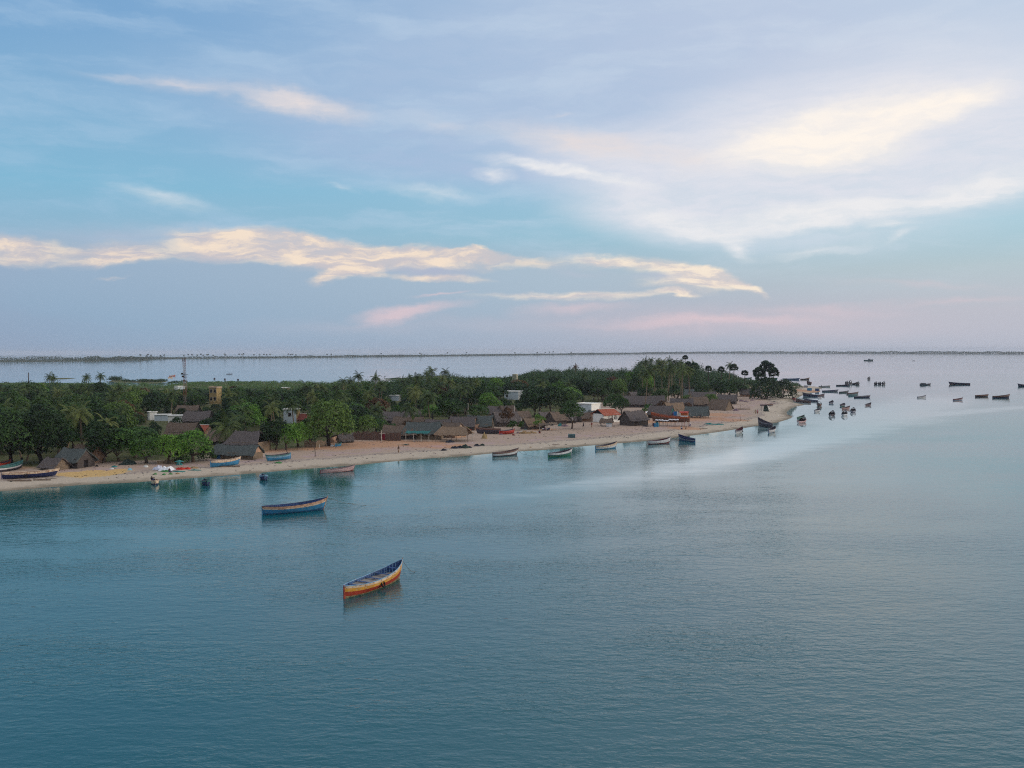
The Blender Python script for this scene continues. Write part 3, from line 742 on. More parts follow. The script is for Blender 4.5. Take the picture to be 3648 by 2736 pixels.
H(2620, 1392, 9.0, 5.0, -6, 2.0, 2.3, T0, MATDARK, 'thatched roof half hidden behind the trees near the sandy point', clear=6)
H(2462, 1386, 9.0, 5.0, -6, 2.0, 2.3, T0, MATDARK, 'grey roof glimpsed through the wood above the right hand group', clear=6)

# ---- masonry
def block(u, v, L, W, rot, h, m_front, m_side, label, parapet=0.25, name='flat_roofed_house', roofm=None, wins=(), clear=4, cat='house', door=None):
    p = G(u, v); base = math.atan2(p.x, p.y); a = R(rot)
    p = p + Vector((math.sin(base), math.cos(base), 0)) * (abs(math.cos(a)) * W / 2 + abs(math.sin(a)) * L / 2 * 0.6); p.z = float(height(p.x, p.y)[0]) - 0.1
    root = empty(name, p, a - base); tag(root, label, cat)
    m = MB()
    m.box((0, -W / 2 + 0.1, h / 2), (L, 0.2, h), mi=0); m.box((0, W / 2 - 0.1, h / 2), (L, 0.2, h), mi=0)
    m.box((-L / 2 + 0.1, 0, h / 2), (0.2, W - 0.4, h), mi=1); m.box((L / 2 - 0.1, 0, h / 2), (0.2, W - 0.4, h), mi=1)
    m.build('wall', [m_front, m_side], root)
    r = MB(); r.box((0, 0, h + 0.08), (L + 0.5, W + 0.5, 0.16))
    if parapet:
        for j in (-1, 1): r.box((0, j * (W / 2 + 0.12), h + 0.16 + parapet / 2), (L + 0.44, 0.14, parapet))
        for i in (-1, 1): r.box((i * (L / 2 + 0.12), 0, h + 0.16 + parapet / 2), (0.14, W + 0.10, parapet))
    r.build('roof', roofm or PLASTER, root)
    for side, x, z, w, hh in wins:
        q = MB(); fr = MB()
        if side == 'f':
            fr.box((x, -W / 2 - 0.02, z), (w + 0.2, 0.1, hh + 0.2)); q.box((x, -W / 2 - 0.06, z), (w, 0.06, hh))
        elif side == 'r':
            fr.box((L / 2 + 0.02, x, z), (0.1, w + 0.2, hh + 0.2)); q.box((L / 2 + 0.06, x, z), (0.06, w, hh))
        else:
            fr.box((-L / 2 - 0.02, x, z), (0.1, w + 0.2, hh + 0.2)); q.box((-L / 2 - 0.06, x, z), (0.06, w, hh))
        f = fr.build('window', POLEW, root); q.build('pane', DARK, f)
    if door:
        q = MB(); q.box((door[0], -W / 2 - 0.03, door[2] / 2), (door[1], 0.08, door[2])); q.build('door', DARK, root)
    note_clear(root, L, W, h, clear); PROT.add(len(CLEAR) - 1)
    return root

block(1829, 1424, 7.6, 5.5, -24, 4.0, BLUEGREY_AND_SHADE, PLASTER, 'white flat roofed house standing among the trees below the water tower', wins=[('f', -2.2, 2.0, 1.0, 1.1)])
block(2096, 1484, 6.4, 6.6, -31, 4.6, BLUEGREY_AND_SHADE, PLASTER, 'tall windowless white block behind the red roofed house', parapet=0.15)  # shaded front painted blue-grey, side towards the sun left white
yb = block(768, 1440, 4.0, 3.8, -36, 7.6, YELLOWW, YELLOWW, 'weathered yellow two storey house rising above the trees', wins=[('f', -0.9, 6.2, 1.1, 1.5), ('f', 1.1, 6.2, 1.1, 1.5), ('f', -0.9, 2.6, 1.1, 1.4), ('f', 1.1, 2.6, 1.1, 1.4)], parapet=0.4, clear=3, roofm=SANDW)
block(636, 1505, 6.2, 3.4, -14, 2.3, PLASTER, YELLOWW, 'low white house with a long flat roof at the foot of the lattice mast', parapet=0.12, clear=3)
block(580, 1500, 5.0, 3.2, -10, 2.2, BLUEGREY_AND_SHADE, BLUEGREY_AND_SHADE, 'low grey annexe left of the white flat roofed house by the mast', parapet=0.1, clear=3)
block(543, 1497, 2.6, 2.6, 15, 2.9, PLASTER, PLASTER, 'little white hut at the left end of the grey annexe', parapet=0.1, clear=3)
block(1040, 1508, 4.4, 4.0, -20, 4.6, BLUEGREY_AND_SHADE, YELLOWW, 'narrow blue grey house with a yellow side wall beside the dull red roof', wins=[('f', 0, 3.0, 1.0, 1.2)], parapet=0.25, clear=3)
block(1405, 1428, 5.5, 4.0, -15, 2.6, BLUEGREY_AND_SHADE, PLASTER, 'small whitish house glimpsed between the palms in the middle of the wood', parapet=0.1, clear=3)
block(640, 1398, 4.4, 4.2, 30, 3.6, BLUEGREY_AND_SHADE, PLASTER, 'pale little house left of the lattice mast amid the far trees', parapet=0.1, clear=3)
block(1018, 1400, 4.0, 4.0, 10, 3.0, SANDW, SANDW, 'sandy coloured hut showing above the tree tops right of the yellow house', parapet=0.1, clear=3)

# red roofed house with its veranda
rh = H(2158, 1505, 6.8, 5.6, 38, 2.9, 1.5, TILE, PLASTER, 'white house with a red tile roof and a pillared veranda', tile=True, over=0.7, name='tiled_house', cat='house', gable=DARK)
for x in (0.4, 1.9, 3.3):
    m = MB(); m.box((x, -3.55, 1.2), (0.26, 0.26, 2.4)); m.build('pillar', PLASTER, rh)
m = MB(); m.box((1.85, -3.55, 0.45), (3.1, 0.16, 0.9)); m.build('parapet', PLASTER, rh)
for x in (1.1, 2.6):
    f = MB(); f.box((x, -2.84, 1.45), (1.0, 0.08, 1.1)); f = f.build('window', POLEW, rh); q = MB(); q.box((x, -2.90, 1.45), (0.8, 0.05, 0.9)); q.build('pane', DARK, f)
# sandy courtyard wall
def wall_run(name, cat, pts, h, thick, mat, label, ragged=0.0, posts=0, top=None, seed=1, postmat=None, clear=4):
    rng = random.Random(seed); P = [G(*p) for p in pts]; c = sum(P, Vector()) / len(P); c.z = 0
    root = empty(name, c); tag(root, label, cat); m = MB()
    for a, b2 in zip(P[:-1], P[1:]):
        n = max(2, int((b2 - a).length / 0.35)) if ragged else 1
        for i in range(n):
            p, q = a.lerp(b2, i / n), a.lerp(b2, (i + 1) / n); mid = (p + q) / 2 - c; hh = h * (1 + (rng.random() - 0.5) * ragged)
            ang = math.atan2(q.y - p.y, q.x - p.x) + ((rng.random() - 0.5) * 0.3 if ragged else 0)
            m.box((mid.x, mid.y + (rng.random() - .5) * ragged * 0.3, mid.z + hh / 2 - 0.1), ((q - p).length * (1.0 if not ragged else 0.99), thick, hh + 0.2), ang)
    m.build('brush_panel' if ragged else 'wall', mat, root)
    if top:
        m = MB()
        for a, b2 in zip(P[:-1], P[1:]):
            mid = (a + b2) / 2 - c; m.box((mid.x, mid.y, mid.z + h + 0.13), ((b2 - a).length + 0.1, thick + 0.12, 0.06), math.atan2(b2.y - a.y, b2.x - a.x))
        m.build('coping', top, root)
    for i in range(posts):
        t_ = i / max(1, posts - 1) * (len(P) - 1); k = min(int(t_), len(P) - 2); p = P[k].lerp(P[k + 1], t_ - k) - c
        q = MB(); q.tube([(p.x, p.y - thick * 0.7, p.z - 0.1), (p.x + rng.uniform(-.1, .1), p.y - thick * 0.7, p.z + h * rng.uniform(1.05, 1.45))], (0.06, 0.045), 5); q.build('post', postmat or WOOD, root)
    us = [p[0] for p in pts]; vs_ = [p[1] for p in pts]; d = c.length
    CLEAR.append((min(us) + clear, min(vs_) - h * FPX / d + clear, max(us) - clear, max(vs_) - 2, d, c.x, c.y, 2))
    return root
wall_run('courtyard_wall', 'wall', [(2228, 1490), (2262, 1492), (2302, 1492), (2306, 1484)], 1.9, 0.25, SANDW, 'sandy masonry courtyard wall behind the large free standing hut', top=PLASTER)
BRUSH = material('brush_fence', srgb(96, 76, 74), 0.95, 0.05, 0.3, 3.0, srgb(126, 102, 92), streak=(2, 2, 0.6), bump=0.6)
wall_run('brush_fence', 'fence', [(1256, 1566), (1300, 1568), (1358, 1569)], 2.1, 0.16, BRUSH, 'dark reddish brush fence left of the cross shaped pole', ragged=0.3, posts=6, seed=3)
wall_run('brush_fence', 'fence', [(1366, 1569), (1400, 1570), (1428, 1570)], 1.9, 0.16, BRUSH, 'brush fence between the cross shaped pole and the awning', ragged=0.3, posts=4, seed=4)
wall_run('brush_fence', 'fence', [(1086, 1594), (1125, 1594), (1163, 1588)], 1.5, 0.16, MATTING, 'pale matting fence under the big spreading tree', ragged=0.35, posts=5, seed=5)
wall_run('brush_fence', 'fence', [(1172, 1578), (1195, 1573), (1222, 1566)], 1.6, 0.16, MUD, 'short sandy fence beside the beached dinghy', ragged=0.25, posts=3, seed=6)
wall_run('brush_fence', 'fence', [(1300 + 368, 1532), (1300 + 392, 1533), (1300 + 412, 1531)], 1.8, 0.14, MUD, 'mud coloured matting fence before the hut behind the dark boat hull', ragged=0.2, posts=4, seed=8)
wall_run('brush_fence', 'fence', [(1836, 1516), (1860, 1514), (1880, 1512)], 1.8, 0.14, MATDARK, 'fence with tall pale posts right of the red canoe', ragged=0.2, posts=6, seed=9, postmat=POLEW)
wall_run('brush_fence', 'fence', [(560, 1668 - 14), (600, 1668 - 16), (650, 1660 - 14)], 0.7, 0.14, MATTING, 'low sagging fence behind the heap of coloured nets', ragged=0.5, posts=4, seed=10)
wall_run('brush_fence', 'fence', [(2016, 1502), (2040, 1503), (2072, 1504)], 1.9, 0.14, MATDARK, 'dark fence under the slender dark tree', ragged=0.3, posts=4, seed=12)

# awning in front of the hipped house
def awning(u, v, L, W, rot, h, mat, label, nposts=4, clear=4, tilt=0.12):
    p = G(u, v); base = math.atan2(p.x, p.y); p = p + Vector((0, W / 2, 0)); p.z = float(height(p.x, p.y)[0])
    root = empty('awning', p, R(rot) - base * 0.5); tag(root, label, 'awning'); m = MB(); n = 14; vs = []; fs = []; rng = random.Random(int(u))
    for i in range(n + 1):
        for j in range(5):
            x = -L / 2 + L * i / n; y = -W / 2 + W * j / 4
            vs.append((x, y, h + tilt * (j - 2) + rng.uniform(-.06, .06) - 0.15 * math.sin(math.pi * i / n * 3) ** 2))
    for i in range(n):
        for j in range(4): a = i * 5 + j; fs.append((a, a + 5, a + 6, a + 1))
    k = len(vs); vs += [(x, y, z - 0.06) for x, y, z in vs]; fs += [tuple(q + k for q in reversed(f)) for f in fs]
    m.add(vs, fs); m.build('cover', mat, root)
    for i in range(nposts):
        q = MB(); x = -L / 2 + 0.2 + (L - 0.4) * i / (nposts - 1); q.tube([(x, -W / 2 + 0.15, -0.1), (x + rng.uniform(-.08, .08), -W / 2 + 0.15, h - 0.2)], (0.07, 0.06), 6); q.build('post', POLEW, root)
    note_clear(root, L, W, h, clear); return root
awning(1488, 1573, 6.6, 2.4, -8, 2.5, TEALC, 'teal net awning on thin posts before the hipped thatched house', 4)
awning(1945, 1534, 4.4, 2.2, 6, 1.9, THATCH[1], 'low brown awning shading a group of sitting people', 3)
awning(1972, 1534, 2.4, 2.0, 4, 2.2, MATTING, 'bare pole frame with matting at the right of the low brown awning', 3)
awning(1735, 1532, 4.2, 2.6, -8, 1.7, MATTING, 'sagging pole and matting shade behind the dark boat hull', 4)

# lattice mast
def mast():
    p = G(662, 1466); root = empty('lattice_mast', p); tag(root, 'tall slender red and white lattice mast with antennas and small platforms', 'radio mast')
    Ht = 21.5; lean = -0.42
    RED = material('mast_red', srgb(118, 64, 56), 0.6, 0.3, 0.15, 2.0); WHT = material('mast_white', srgb(136, 118, 112), 0.6, 0.3, 0.1, 2.0)
    def c(z, k):
        w = 0.72 - 0.14 * z / Ht; an = R(90 + 120 * k + 20); return Vector((lean * z / Ht + w * math.cos(an), w * math.sin(an), z))
    for k in range(3):
        m = MB()
        for s in range(7):
            z0, z1 = Ht * s / 7, Ht * (s + 1) / 7; m.tube([c(z0, k), c(z1, k)], 0.075, 5, mi=s % 2)
        m.build('leg', [RED, WHT], root)
    m = MB(); n = 22
    for s in range(n):
        z0, z1 = Ht * s / n, Ht * (s + 1) / n
        for k in range(3):
            m.tube([c(z0, k), c(z1, (k + 1) % 3)], 0.035, 4, mi=(s * 7 // n) % 2); m.tube([c(z0, k), c(z0, (k + 1) % 3)], 0.035, 4, mi=(s * 7 // n) % 2)
    m.build('bracing', [RED, WHT], root)
    for z, w in ((15.0, 2.6), (13.9, 1.8)):
        m = MB(); m.box((lean * z / Ht, 0, z), (w, 1.5, 0.12)); m.box((lean * z / Ht - w * 0.28, -0.6, z + 0.35), (0.9, 0.25, 0.55)); m.build('platform', WOODDARK, root)
    for s in (-1, 1):
        m = MB(); m.box((lean + 0.45 * s, -0.2, Ht - 0.5), (0.22, 0.18, 1.6)); m.build('antenna', WOODDARK, root)
    m = MB(); m.tube([(lean, 0, Ht - 1), (lean, 0, Ht + 1.2)], 0.04, 5); m.build('lightning_rod', WHT, root)
    CLEAR.append((650, 1340, 672, 1450, p.length, p.x, p.y, 1))
mast()
# water tower
def tower():
    p = G(1835, 1398); D = p.length; root = empty('water_tower', p); tag(root, 'pale cylindrical water tank on concrete legs above the trees', 'water tower')
    zt = 25 - (1338 - hor(1835)) * D / FPX; r = 9.6 * D / FPX
    m = MB(); m.lathe([(r * 0.9, zt - 3.6), (r, zt - 3.3), (r, zt - 0.25), (r * 1.04, zt - 0.2), (r * 1.04, zt - 0.05), (r * 0.6, zt + 0.1), (0.1, zt + 0.15)], n=24); m.build('tank', material('tank_cream', srgb(196, 192, 172), 0.85, 0.1, 0.1, 0.7, worn=srgb(140, 136, 122), worn_at=0.6), root, smooth=True)
    for i in (-1, 1):
        for j in (-1, 1): q = MB(); q.box((i * r * 0.75, j * r * 0.75, (zt - 3.5) / 2), (0.35, 0.35, zt - 3.5)); q.build('leg', POLEW, root)
    q = MB()
    for z in (2.5, 4.8):
        for i in (-1, 1): q.box((0, i * r * 0.75, z), (r * 1.5 - 0.35, 0.2, 0.25)); q.box((i * r * 0.75, 0, z + 0.3), (0.2, r * 1.5 - 0.35, 0.25))
    q.build('brace', POLEW, root)
    CLEAR.append((1824, 1338, 1846, 1368, D, p.x, p.y, 2))
tower()

# ------------------------------------------------------------------ wooden fishing boats
TYRE = material('tyre_rubber', srgb(30, 26, 30), 0.8, 0.3, 0.2, 2.0)
ROPE = material('rope', srgb(120, 112, 96), 0.9, 0.1, 0.1, 4.0)
BOARDS = material('grey_bottom_boards', srgb(126, 122, 120), 0.9, 0.1, 0.22, 1.6, srgb(158, 150, 142), streak=(0.5, 4, 1))

def hull_fn(L, B, hs, hm, hb, rake=0.10):
    """returns f(t, s) -> point on the planking; t 0 stern .. 1 bow, s 0 keel .. 1 gunwale"""
    def sheer(t): return hs * (1 - t) ** 2 + hm * 2 * t * (1 - t) * 1.0 + hb * t ** 2.0 + (hb - hm) * 0.35 * max(0, t - 0.8) / 0.2 * 0.5
    def beam(t):
        a = abs(2 * t - 0.92); a = min(1.0, a / (0.93 if t < 0.46 else 1.08)); return B / 2 * max(0.0, 1 - a ** 2.3) ** 0.78
    def f(t, s, inset=0.0):
        zk = -0.28 + 0.5 * max(0, t - 0.78) ** 1.5 * 3 + 0.10 * max(0, 0.12 - t) * 5
        z = zk + (sheer(t) - zk) * s
        w = max(0.0, beam(t) - inset) * (0.30 + 0.70 * (1 - (1 - s) ** 2.0)) if s > 0 else 0.0
        x = (t - 0.5) * L + rake * L * (s - 0.3) * max(0, t - 0.62) ** 1.4 * 2.6 - 0.03 * L * s * max(0, 0.2 - t) * 4
        return x, w, z
    return f, sheer, beam

def boat(root, L, B, hs, hm, hb, low, band, top, inner, detail=2, bands=(0.56, 0.80), rim=None, tyre=None, thwarts=4, rope=None, ribs=True, post=None, cover=None, water_line=None, boards=None, floor=None):
    f, sheer, beam = hull_fn(L, B, hs, hm, hb)
    nT = {3: 30, 2: 16, 1: 10}[detail]
    T = [i / nT for i in range(nT + 1)]
    def shell(rows, mat, name, inset=0.0, parent=root, mi=None, flip=False):
        m = MB()
        for side in (-1, 1):
            vs = []; fs = []; mis = []
            for t in T:
                for s in rows: x, w, z = f(t, s, inset); vs.append((x, side * w, z + (0.01 if inset else 0)))
            n = len(rows)
            for i in range(nT):
                for k in range(n - 1):
                    a = i * n + k; q = (a, a + n, a + n + 1, a + 1); fs.append(q if side * (-1 if flip else 1) < 0 else q[::-1]); mis.append(mi[k] if mi else 0)
            o = len(m.v); m.v.extend(vs); m.f.extend([[j + o for j in q] for q in fs]); m.mi.extend(mis)
        return m.build(name, mat, parent, smooth=True)
    b0, b1 = bands
    if water_line is not None: shell([0, 0.14, 0.25, 0.30, b0 * 0.75, b0], [water_line, low], 'hull', mi=[0, 0, 0, 1, 1])
    else: shell([0, 0.14, 0.25, b0 * 0.75, b0], low, 'hull')
    shell([b0, (b0 + b1) / 2, b1], band, 'strake')
    shell([b1, (b1 + 1) / 2, 1.0], top, 'wash_strake')
    shell([0.28, 0.6, 1.0], inner, 'lining', inset=0.07, flip=True)
    # gunwale rail
    m = MB()
    for side in (-1, 1):
        pts = []
        for t in T: x, w, z = f(t, 1.0); pts.append((x, side * max(0.0, w - 0.035), z + 0.02))
        m.tube(pts, 0.05 if detail > 1 else 0.06, 4 if detail < 3 else 6)
    m.build('gunwale', rim or top, root)
    # bottom boards
    m = MB(); vs = []; fs = []; zf = max(0.16, sheer(0.5) * (floor or 0.42))
    for t in T[1:-1]:
        s = min(0.9, (zf + 0.28) / (sheer(t) + 0.28)); x, w, z = f(t, s, 0.08); vs += [(x, -w, zf), (x, w, zf)]
    for i in range(len(T) - 3): a = i * 2; fs.append((a, a + 2, a + 3, a + 1))
    m.add(vs, fs); m.build('floor_boards', boards or BOARDS, root)
    if thwarts:
        for i in range(thwarts):
            t = 0.16 + 0.68 * i / max(1, thwarts - 1); s = 0.94 if floor else 0.86; x, w, z = f(t, s, 0.05)
            q = MB(); q.box((x, 0, z), (0.24 if detail > 2 else 0.2, 2 * w, 0.05)); q.build('thwart', inner, root)
    if ribs and detail >= 2:
        q = MB(); n = int(L / (0.33 if detail == 3 else 0.6))
        for i in range(2, n - 1):
            t = i / n
            for side in (-1, 1):
                pts = []
                for s in (0.42, 0.7, 0.98):
                    x, w, z = f(t, s, 0.10); pts.append((x, side * w, z))
                q.tube(pts, 0.042, 4)
        q.build('ribs', post or inner, root)
    # stem and stern posts
    x0, _, z0 = f(1.0, 0.0); x1, _, z1 = f(1.0, 1.0); q = MB(); q.tube([(x0 - 0.05, 0, z0), ((x0 + x1) / 2, 0, (z0 + z1) / 2), (x1, 0, z1), (x1 + 0.08, 0, z1 + 0.2)], (0.07, 0.07, 0.075, 0.05), 6); q.build('stem_post', top, root)
    x0, _, z0 = f(0.0, 0.0); x1, _, z1 = f(0.0, 1.0); q = MB(); q.box(((x0 + x1) / 2 - 0.03, 0, (z0 + z1 + 0.08) / 2), (0.14, 0.16, z1 - z0 + 0.08)); q.build('stern_post', low, root)
    if tyre:
        t, side = tyre; x, w, z = f(t, 0.62); q = MB(); rr = 0.26; c = Vector((x, side * (w + 0.09), z - 0.02)); pts = [(c.x + rr * math.cos(a_ * math.pi / 8), c.y - side * 0.10 * math.sin(a_ * math.pi / 8), c.z + rr * math.sin(a_ * math.pi / 8)) for a_ in range(17)]
        q.tube(pts, 0.085, 8, cap=False); q.build('tyre_fender', TYRE, root)
        q = MB(); q.tube([(c.x, c.y, c.z + rr), (x, side * (w + 0.02), f(t, 1.0)[2] + 0.05)], 0.02, 4); q.build('fender_rope', ROPE, root)
    if rope:
        x, _, z = f(1.0, 0.97); q = MB(); n = 10; pts = [(x + rope * i / n, 0.35 * i / n, z * (1 - i / n) ** 1.6 - 0.03 * (i == n)) for i in range(n + 1)]; q.tube(pts, 0.022, 4); q.build('mooring_rope', ROPE, root)
    if cover:
        q = MB(); x0, x1, h = cover; xa, wa, za = f(x0, 1.0); xb, wb, zb = f(x1, 1.0); n = 6; vs = []; fs = []
        for i in range(n + 1):
            t = x0 + (x1 - x0) * i / n; x, w, z = f(t, 1.0)
            for k in range(7): an = math.pi * k / 6; vs.append((x, w * 0.95 * math.cos(an), z * 0.9 + h * math.sin(an)))
        for i in range(n):
            for k in range(6): a = i * 7 + k; fs.append((a, a + 1, a + 8, a + 7))
        q.add(vs, fs); q.build('cabin_hood', cover_mat, root)
    return root
cover_mat = material('hood_cloth', srgb(66, 70, 76), 0.8, 0.2, 0.2, 1.0)

BK = dict(
    white=(paint(204, 202, 200), paint(204, 202, 200)), dark=None)
P_ORANGE = paint(160, 58, 40, 0.60, (140, 86, 66)); P_YELLOW = paint(204, 146, 54, 0.54, (196, 168, 130)); P_CREAM = paint(206, 184, 160, 0.53, (158, 112, 84))
P_BLUE = paint(38, 68, 118, 0.55, (104, 120, 146)); P_LBLUE = paint(48, 120, 164, 0.56, (96, 120, 138)); P_TEAL = paint(48, 100, 100, 0.55, (84, 104, 100))
P_WHITE = paint(200, 200, 204, 0.60, (134, 126, 124)); P_PINK = paint(190, 158, 160, 0.56, (150, 116, 110)); P_NAVY = paint(30, 40, 82, 0.62, (70, 74, 96))
P_DARK = paint(68, 64, 76, 0.56, (104, 92, 90)); P_BROWN = paint(108, 78, 68, 0.56, (140, 108, 92)); P_MAROON = paint(98, 50, 58, 0.60, (126, 90, 88))
P_GREEN = paint(48, 108, 84, 0.58, (96, 116, 100)); P_GREY = paint(136, 136, 146, 0.58, (104, 98, 100)); P_SKY = paint(104, 144, 172, 0.56, (160, 164, 166)); P_RED = paint(158, 52, 46, 0.60, (130, 86, 74))

BOATS = {}
def float_at(name, label, cat='boat', group=None, x=0, y=0, z=0, heading=0, tilt=0.0):
    root = empty(name, (x, y, z), heading); root.rotation_euler = (tilt, 0, heading); return tag(root, label, cat, group)

def boat_ends(a, b, label, B, hs, hm, hb, **k):
    """moored boat whose waterline ends are seen at a (stern) and b (bow)"""
    pa, pb = flat(*a), flat(*b); L = float(np.hypot(*(pb - pa))) * 1.02; c = (pa + pb) / 2
    r = float_at('fishing_boat', label, x=c[0], y=c[1], heading=math.atan2(pb[1] - pa[1], pb[0] - pa[0]))
    return boat(r, L, B, hs, hm, hb, **k)

# the three nearest
boat_ends((1232, 2131), (1424, 2062), 'orange and yellow wooden boat with a blue ribbed inside, nearest the camera', 2.5, 1.30, 0.72, 1.85,
          low=P_ORANGE, band=P_YELLOW, top=P_CREAM, inner=P_BLUE, detail=3, bands=(0.60, 0.84), rim=P_SKY, tyre=(0.5, -1), thwarts=5, rope=3.0, floor=0.78, post=P_SKY, water_line=paint(150, 138, 104, 0.5, (96, 92, 76)))
boat_ends((940, 1834), (1154, 1815), 'long blue boat with a cream and rusty band, second nearest, moored on open water', 2.3, 1.35, 0.85, 1.75,
          low=P_LBLUE, band=P_CREAM, top=P_BROWN if False else paint(186, 148, 124, 0.52, (148, 108, 88)), inner=P_BLUE, detail=3, bands=(0.69, 0.79), rim=P_NAVY, thwarts=5, rope=7.0, water_line=paint(28, 86, 130, 0.55, (60, 70, 84)))
boat_ends((1144, 1686), (1258, 1677), 'pale pink low boat with a blue bow close to the shore', 1.7, 0.65, 0.50, 1.1,
          low=P_MAROON, band=P_PINK, top=P_PINK, inner=paint(150, 132, 128), detail=2, bands=(0.34, 0.8), rim=P_DARK)

GRP = 'wooden boats moored along the shore'
FAR = 'wooden boats anchored off the sandy point'
def ebb(u, v, w, bow, depth, L, label, low, band=None, top=None, inner=None, group=GRP, B=1.85, hs=0.98, hm=0.68, hb=1.5, detail=2, z=0.0, **k):
    """moored boat from its place, its seen width in the photograph, the side its bow points to (1 right, -1 left) and away (1) or towards (-1) the camera"""
    p = flat(u, v); D = float(np.hypot(*p)); W = w * D / FPX
    if D > 330: hs, hm, hb = hs * 0.74, hm * 0.74, hb * 0.74
    best = min((abs(abs(L * math.cos(t)) * 1.0 + abs(B * 0.8 * math.sin(t)) - W), t) for t in np.linspace(0.0, math.pi / 2, 91))[1]
    if L * 1.0 < W: L = W; best = 0.05
    az = math.atan2(p[0], p[1]); h = best * depth if bow > 0 else math.pi - best * depth
    r = float_at('fishing_boat', label, group=group, x=p[0], y=p[1] + abs(math.sin(best)) * L * 0.35, z=z, heading=h - az)
    return boat(r, L, B, hs, hm, hb, low=low, band=band or low, top=top or band or low, inner=inner or P_DARK, detail=detail, **k)

ebb(1800, 1626, 100, 1, 1, 7.2, 'weathered white and brown boat with an orange bow, leftmost of the row along the beach', P_DARK, P_WHITE, P_BROWN, P_BROWN, bands=(0.42, 0.78), rim=P_DARK, hb=1.45)
ebb(1996, 1628, 96, 1, 1, 7.0, 'green and white boat moored along the beach', P_GREEN, P_TEAL, P_WHITE, P_DARK, bands=(0.45, 0.66), rim=P_DARK)
ebb(2161, 1601, 86, 1, 1, 7.0, 'pale grey boat with a stripe of blue at the waterline, moored along the beach', P_LBLUE, P_WHITE, P_CREAM, P_DARK, bands=(0.36, 0.7), rim=P_DARK)
ebb(2351, 1583, 88, 1, 1, 7.4, 'white boat with a maroon bottom moored along the beach', P_MAROON, P_WHITE, P_WHITE, P_MAROON, bands=(0.42, 0.7), rim=P_DARK)
ebb(2452, 1574, 70, -1, 1, 7.4, 'blue and white boat, its bow towards the beach, right of the maroon bottomed one', P_BLUE, P_GREY, P_NAVY, P_NAVY, bands=(0.45, 0.7), rim=P_NAVY)
ebb(2640, 1545, 38, 1, 1, 7.4, 'white boat with a dark rim lying end on near the beach', P_WHITE, P_WHITE, P_GREY, P_MAROON, bands=(0.3, 0.7), rim=P_DARK, tyre=(0.6, -1))
ebb(2734, 1523, 64, -1, 1, 9.0, 'big dark grey boat with a tall bow run up against the sand', P_DARK, P_DARK, P_GREY, P_DARK, hs=1.3, hm=1.1, hb=2.6, B=2.4, bands=(0.5, 0.9), rim=P_DARK)
ebb(2757, 1542, 36, 1, 1, 6.8, 'small white boat just off the big dark grey boat', P_BLUE, P_WHITE, P_WHITE, P_DARK, bands=(0.3, 0.7), rim=P_DARK)
# short ones near the left beach
ebb(541, 1728, 24, 1, -1, 4.6, 'small boat seen end on with a person sitting in it', P_NAVY, P_CREAM, P_CREAM, P_BROWN, group=None, bands=(0.5, 0.8), hb=0.9, hs=0.65, hm=.5, B=1.5)
ebb(724, 1730, 32, 1, -1, 4.4, 'small navy boat seen end on before the leafy bush', P_NAVY, P_NAVY, P_TEAL, P_DARK, group=None, hb=0.95, hs=0.75, hm=.6, B=1.6, bands=(0.5, 0.8))
ebb(932, 1711, 31, 1, -1, 4.4, 'small navy boat with a white bow post near the thatched double hut', P_NAVY, P_NAVY, P_SKY, P_DARK, group=None, hb=1.0, hs=0.75, hm=.6, B=1.6, bands=(0.5, 0.85), post=P_WHITE)
# cluster beside the point
C = FAR
ebb(2860, 1494, 34, 1, 1, 7.6, 'teal green boat moored alongside the cream hooded one', P_TEAL, P_TEAL, P_GREEN, P_DARK, group=C)
ebb(2866, 1508, 40, 1, 1, 9.0, 'cream sided boat with a dark arched hood at its bow', P_WHITE, P_PINK, P_PINK, P_DARK, group=C, B=2.6, cover=(0.62, 0.92, 0.9), bands=(0.3, 0.7))
ebb(2918, 1468, 26, 1, 1, 7.4, 'small white boat with a dark rim inside the cluster, nearest the point', P_GREY, P_WHITE, P_WHITE, P_DARK, group=C, bands=(0.35, 0.7), rim=P_DARK)
ebb(2972, 1483, 24, 1, 1, 7.4, 'hooded dark boat seen end on, left one of the near pair', P_WHITE, P_DARK, P_DARK, P_DARK, group=C, B=2.4, cover=(0.35, 0.9, 1.1), bands=(0.4, 0.6))
ebb(3017, 1482, 24, 1, 1, 7.4, 'hooded white boat seen end on, right one of the near pair', P_TEAL, P_WHITE, P_WHITE, P_DARK, group=C, B=2.3, cover=(0.45, 0.9, 1.0), bands=(0.35, 0.7))
ebb(3047, 1470, 20, 1, 1, 7.2, 'grey hooded boat at the outer edge of the cluster', P_NAVY, P_GREY, P_GREY, P_DARK, group=C, B=2.3, cover=(0.45, 0.9, 1.0), bands=(0.4, 0.7))
ebb(3021, 1459, 34, 1, 1, 8.0, 'pinkish brown boat with a high bow in the middle of the cluster', P_BROWN, P_PINK, P_BROWN, P_DARK, group=C, bands=(0.4, 0.75))
ebb(3009, 1448, 22, 1, 1, 7.6, 'teal boat with a raised dark bow behind the pinkish brown one', P_TEAL, P_GREY, P_DARK, P_DARK, group=C, B=2.2)
ebb(2925, 1447, 19, 1, -1, 7.0, 'dark hooded boat seen end on with a tan stern', P_BROWN, P_BROWN, P_DARK, P_DARK, group=C, B=2.3, cover=(0.2, 0.8, 1.2), hs=1.3)
ebb(2968, 1438, 19, 1, 1, 7.6, 'lone small grey boat left of the teal one with a raised dark bow', P_GREY, P_BLUE, P_DARK, P_DARK, group=C, B=2.0)
ebb(3100, 1446, 27, 1, 1, 7.6, 'maroon and white boat alone to the right of the cluster', P_WHITE, P_MAROON, P_DARK, P_DARK, group=C, bands=(0.35, 0.7))
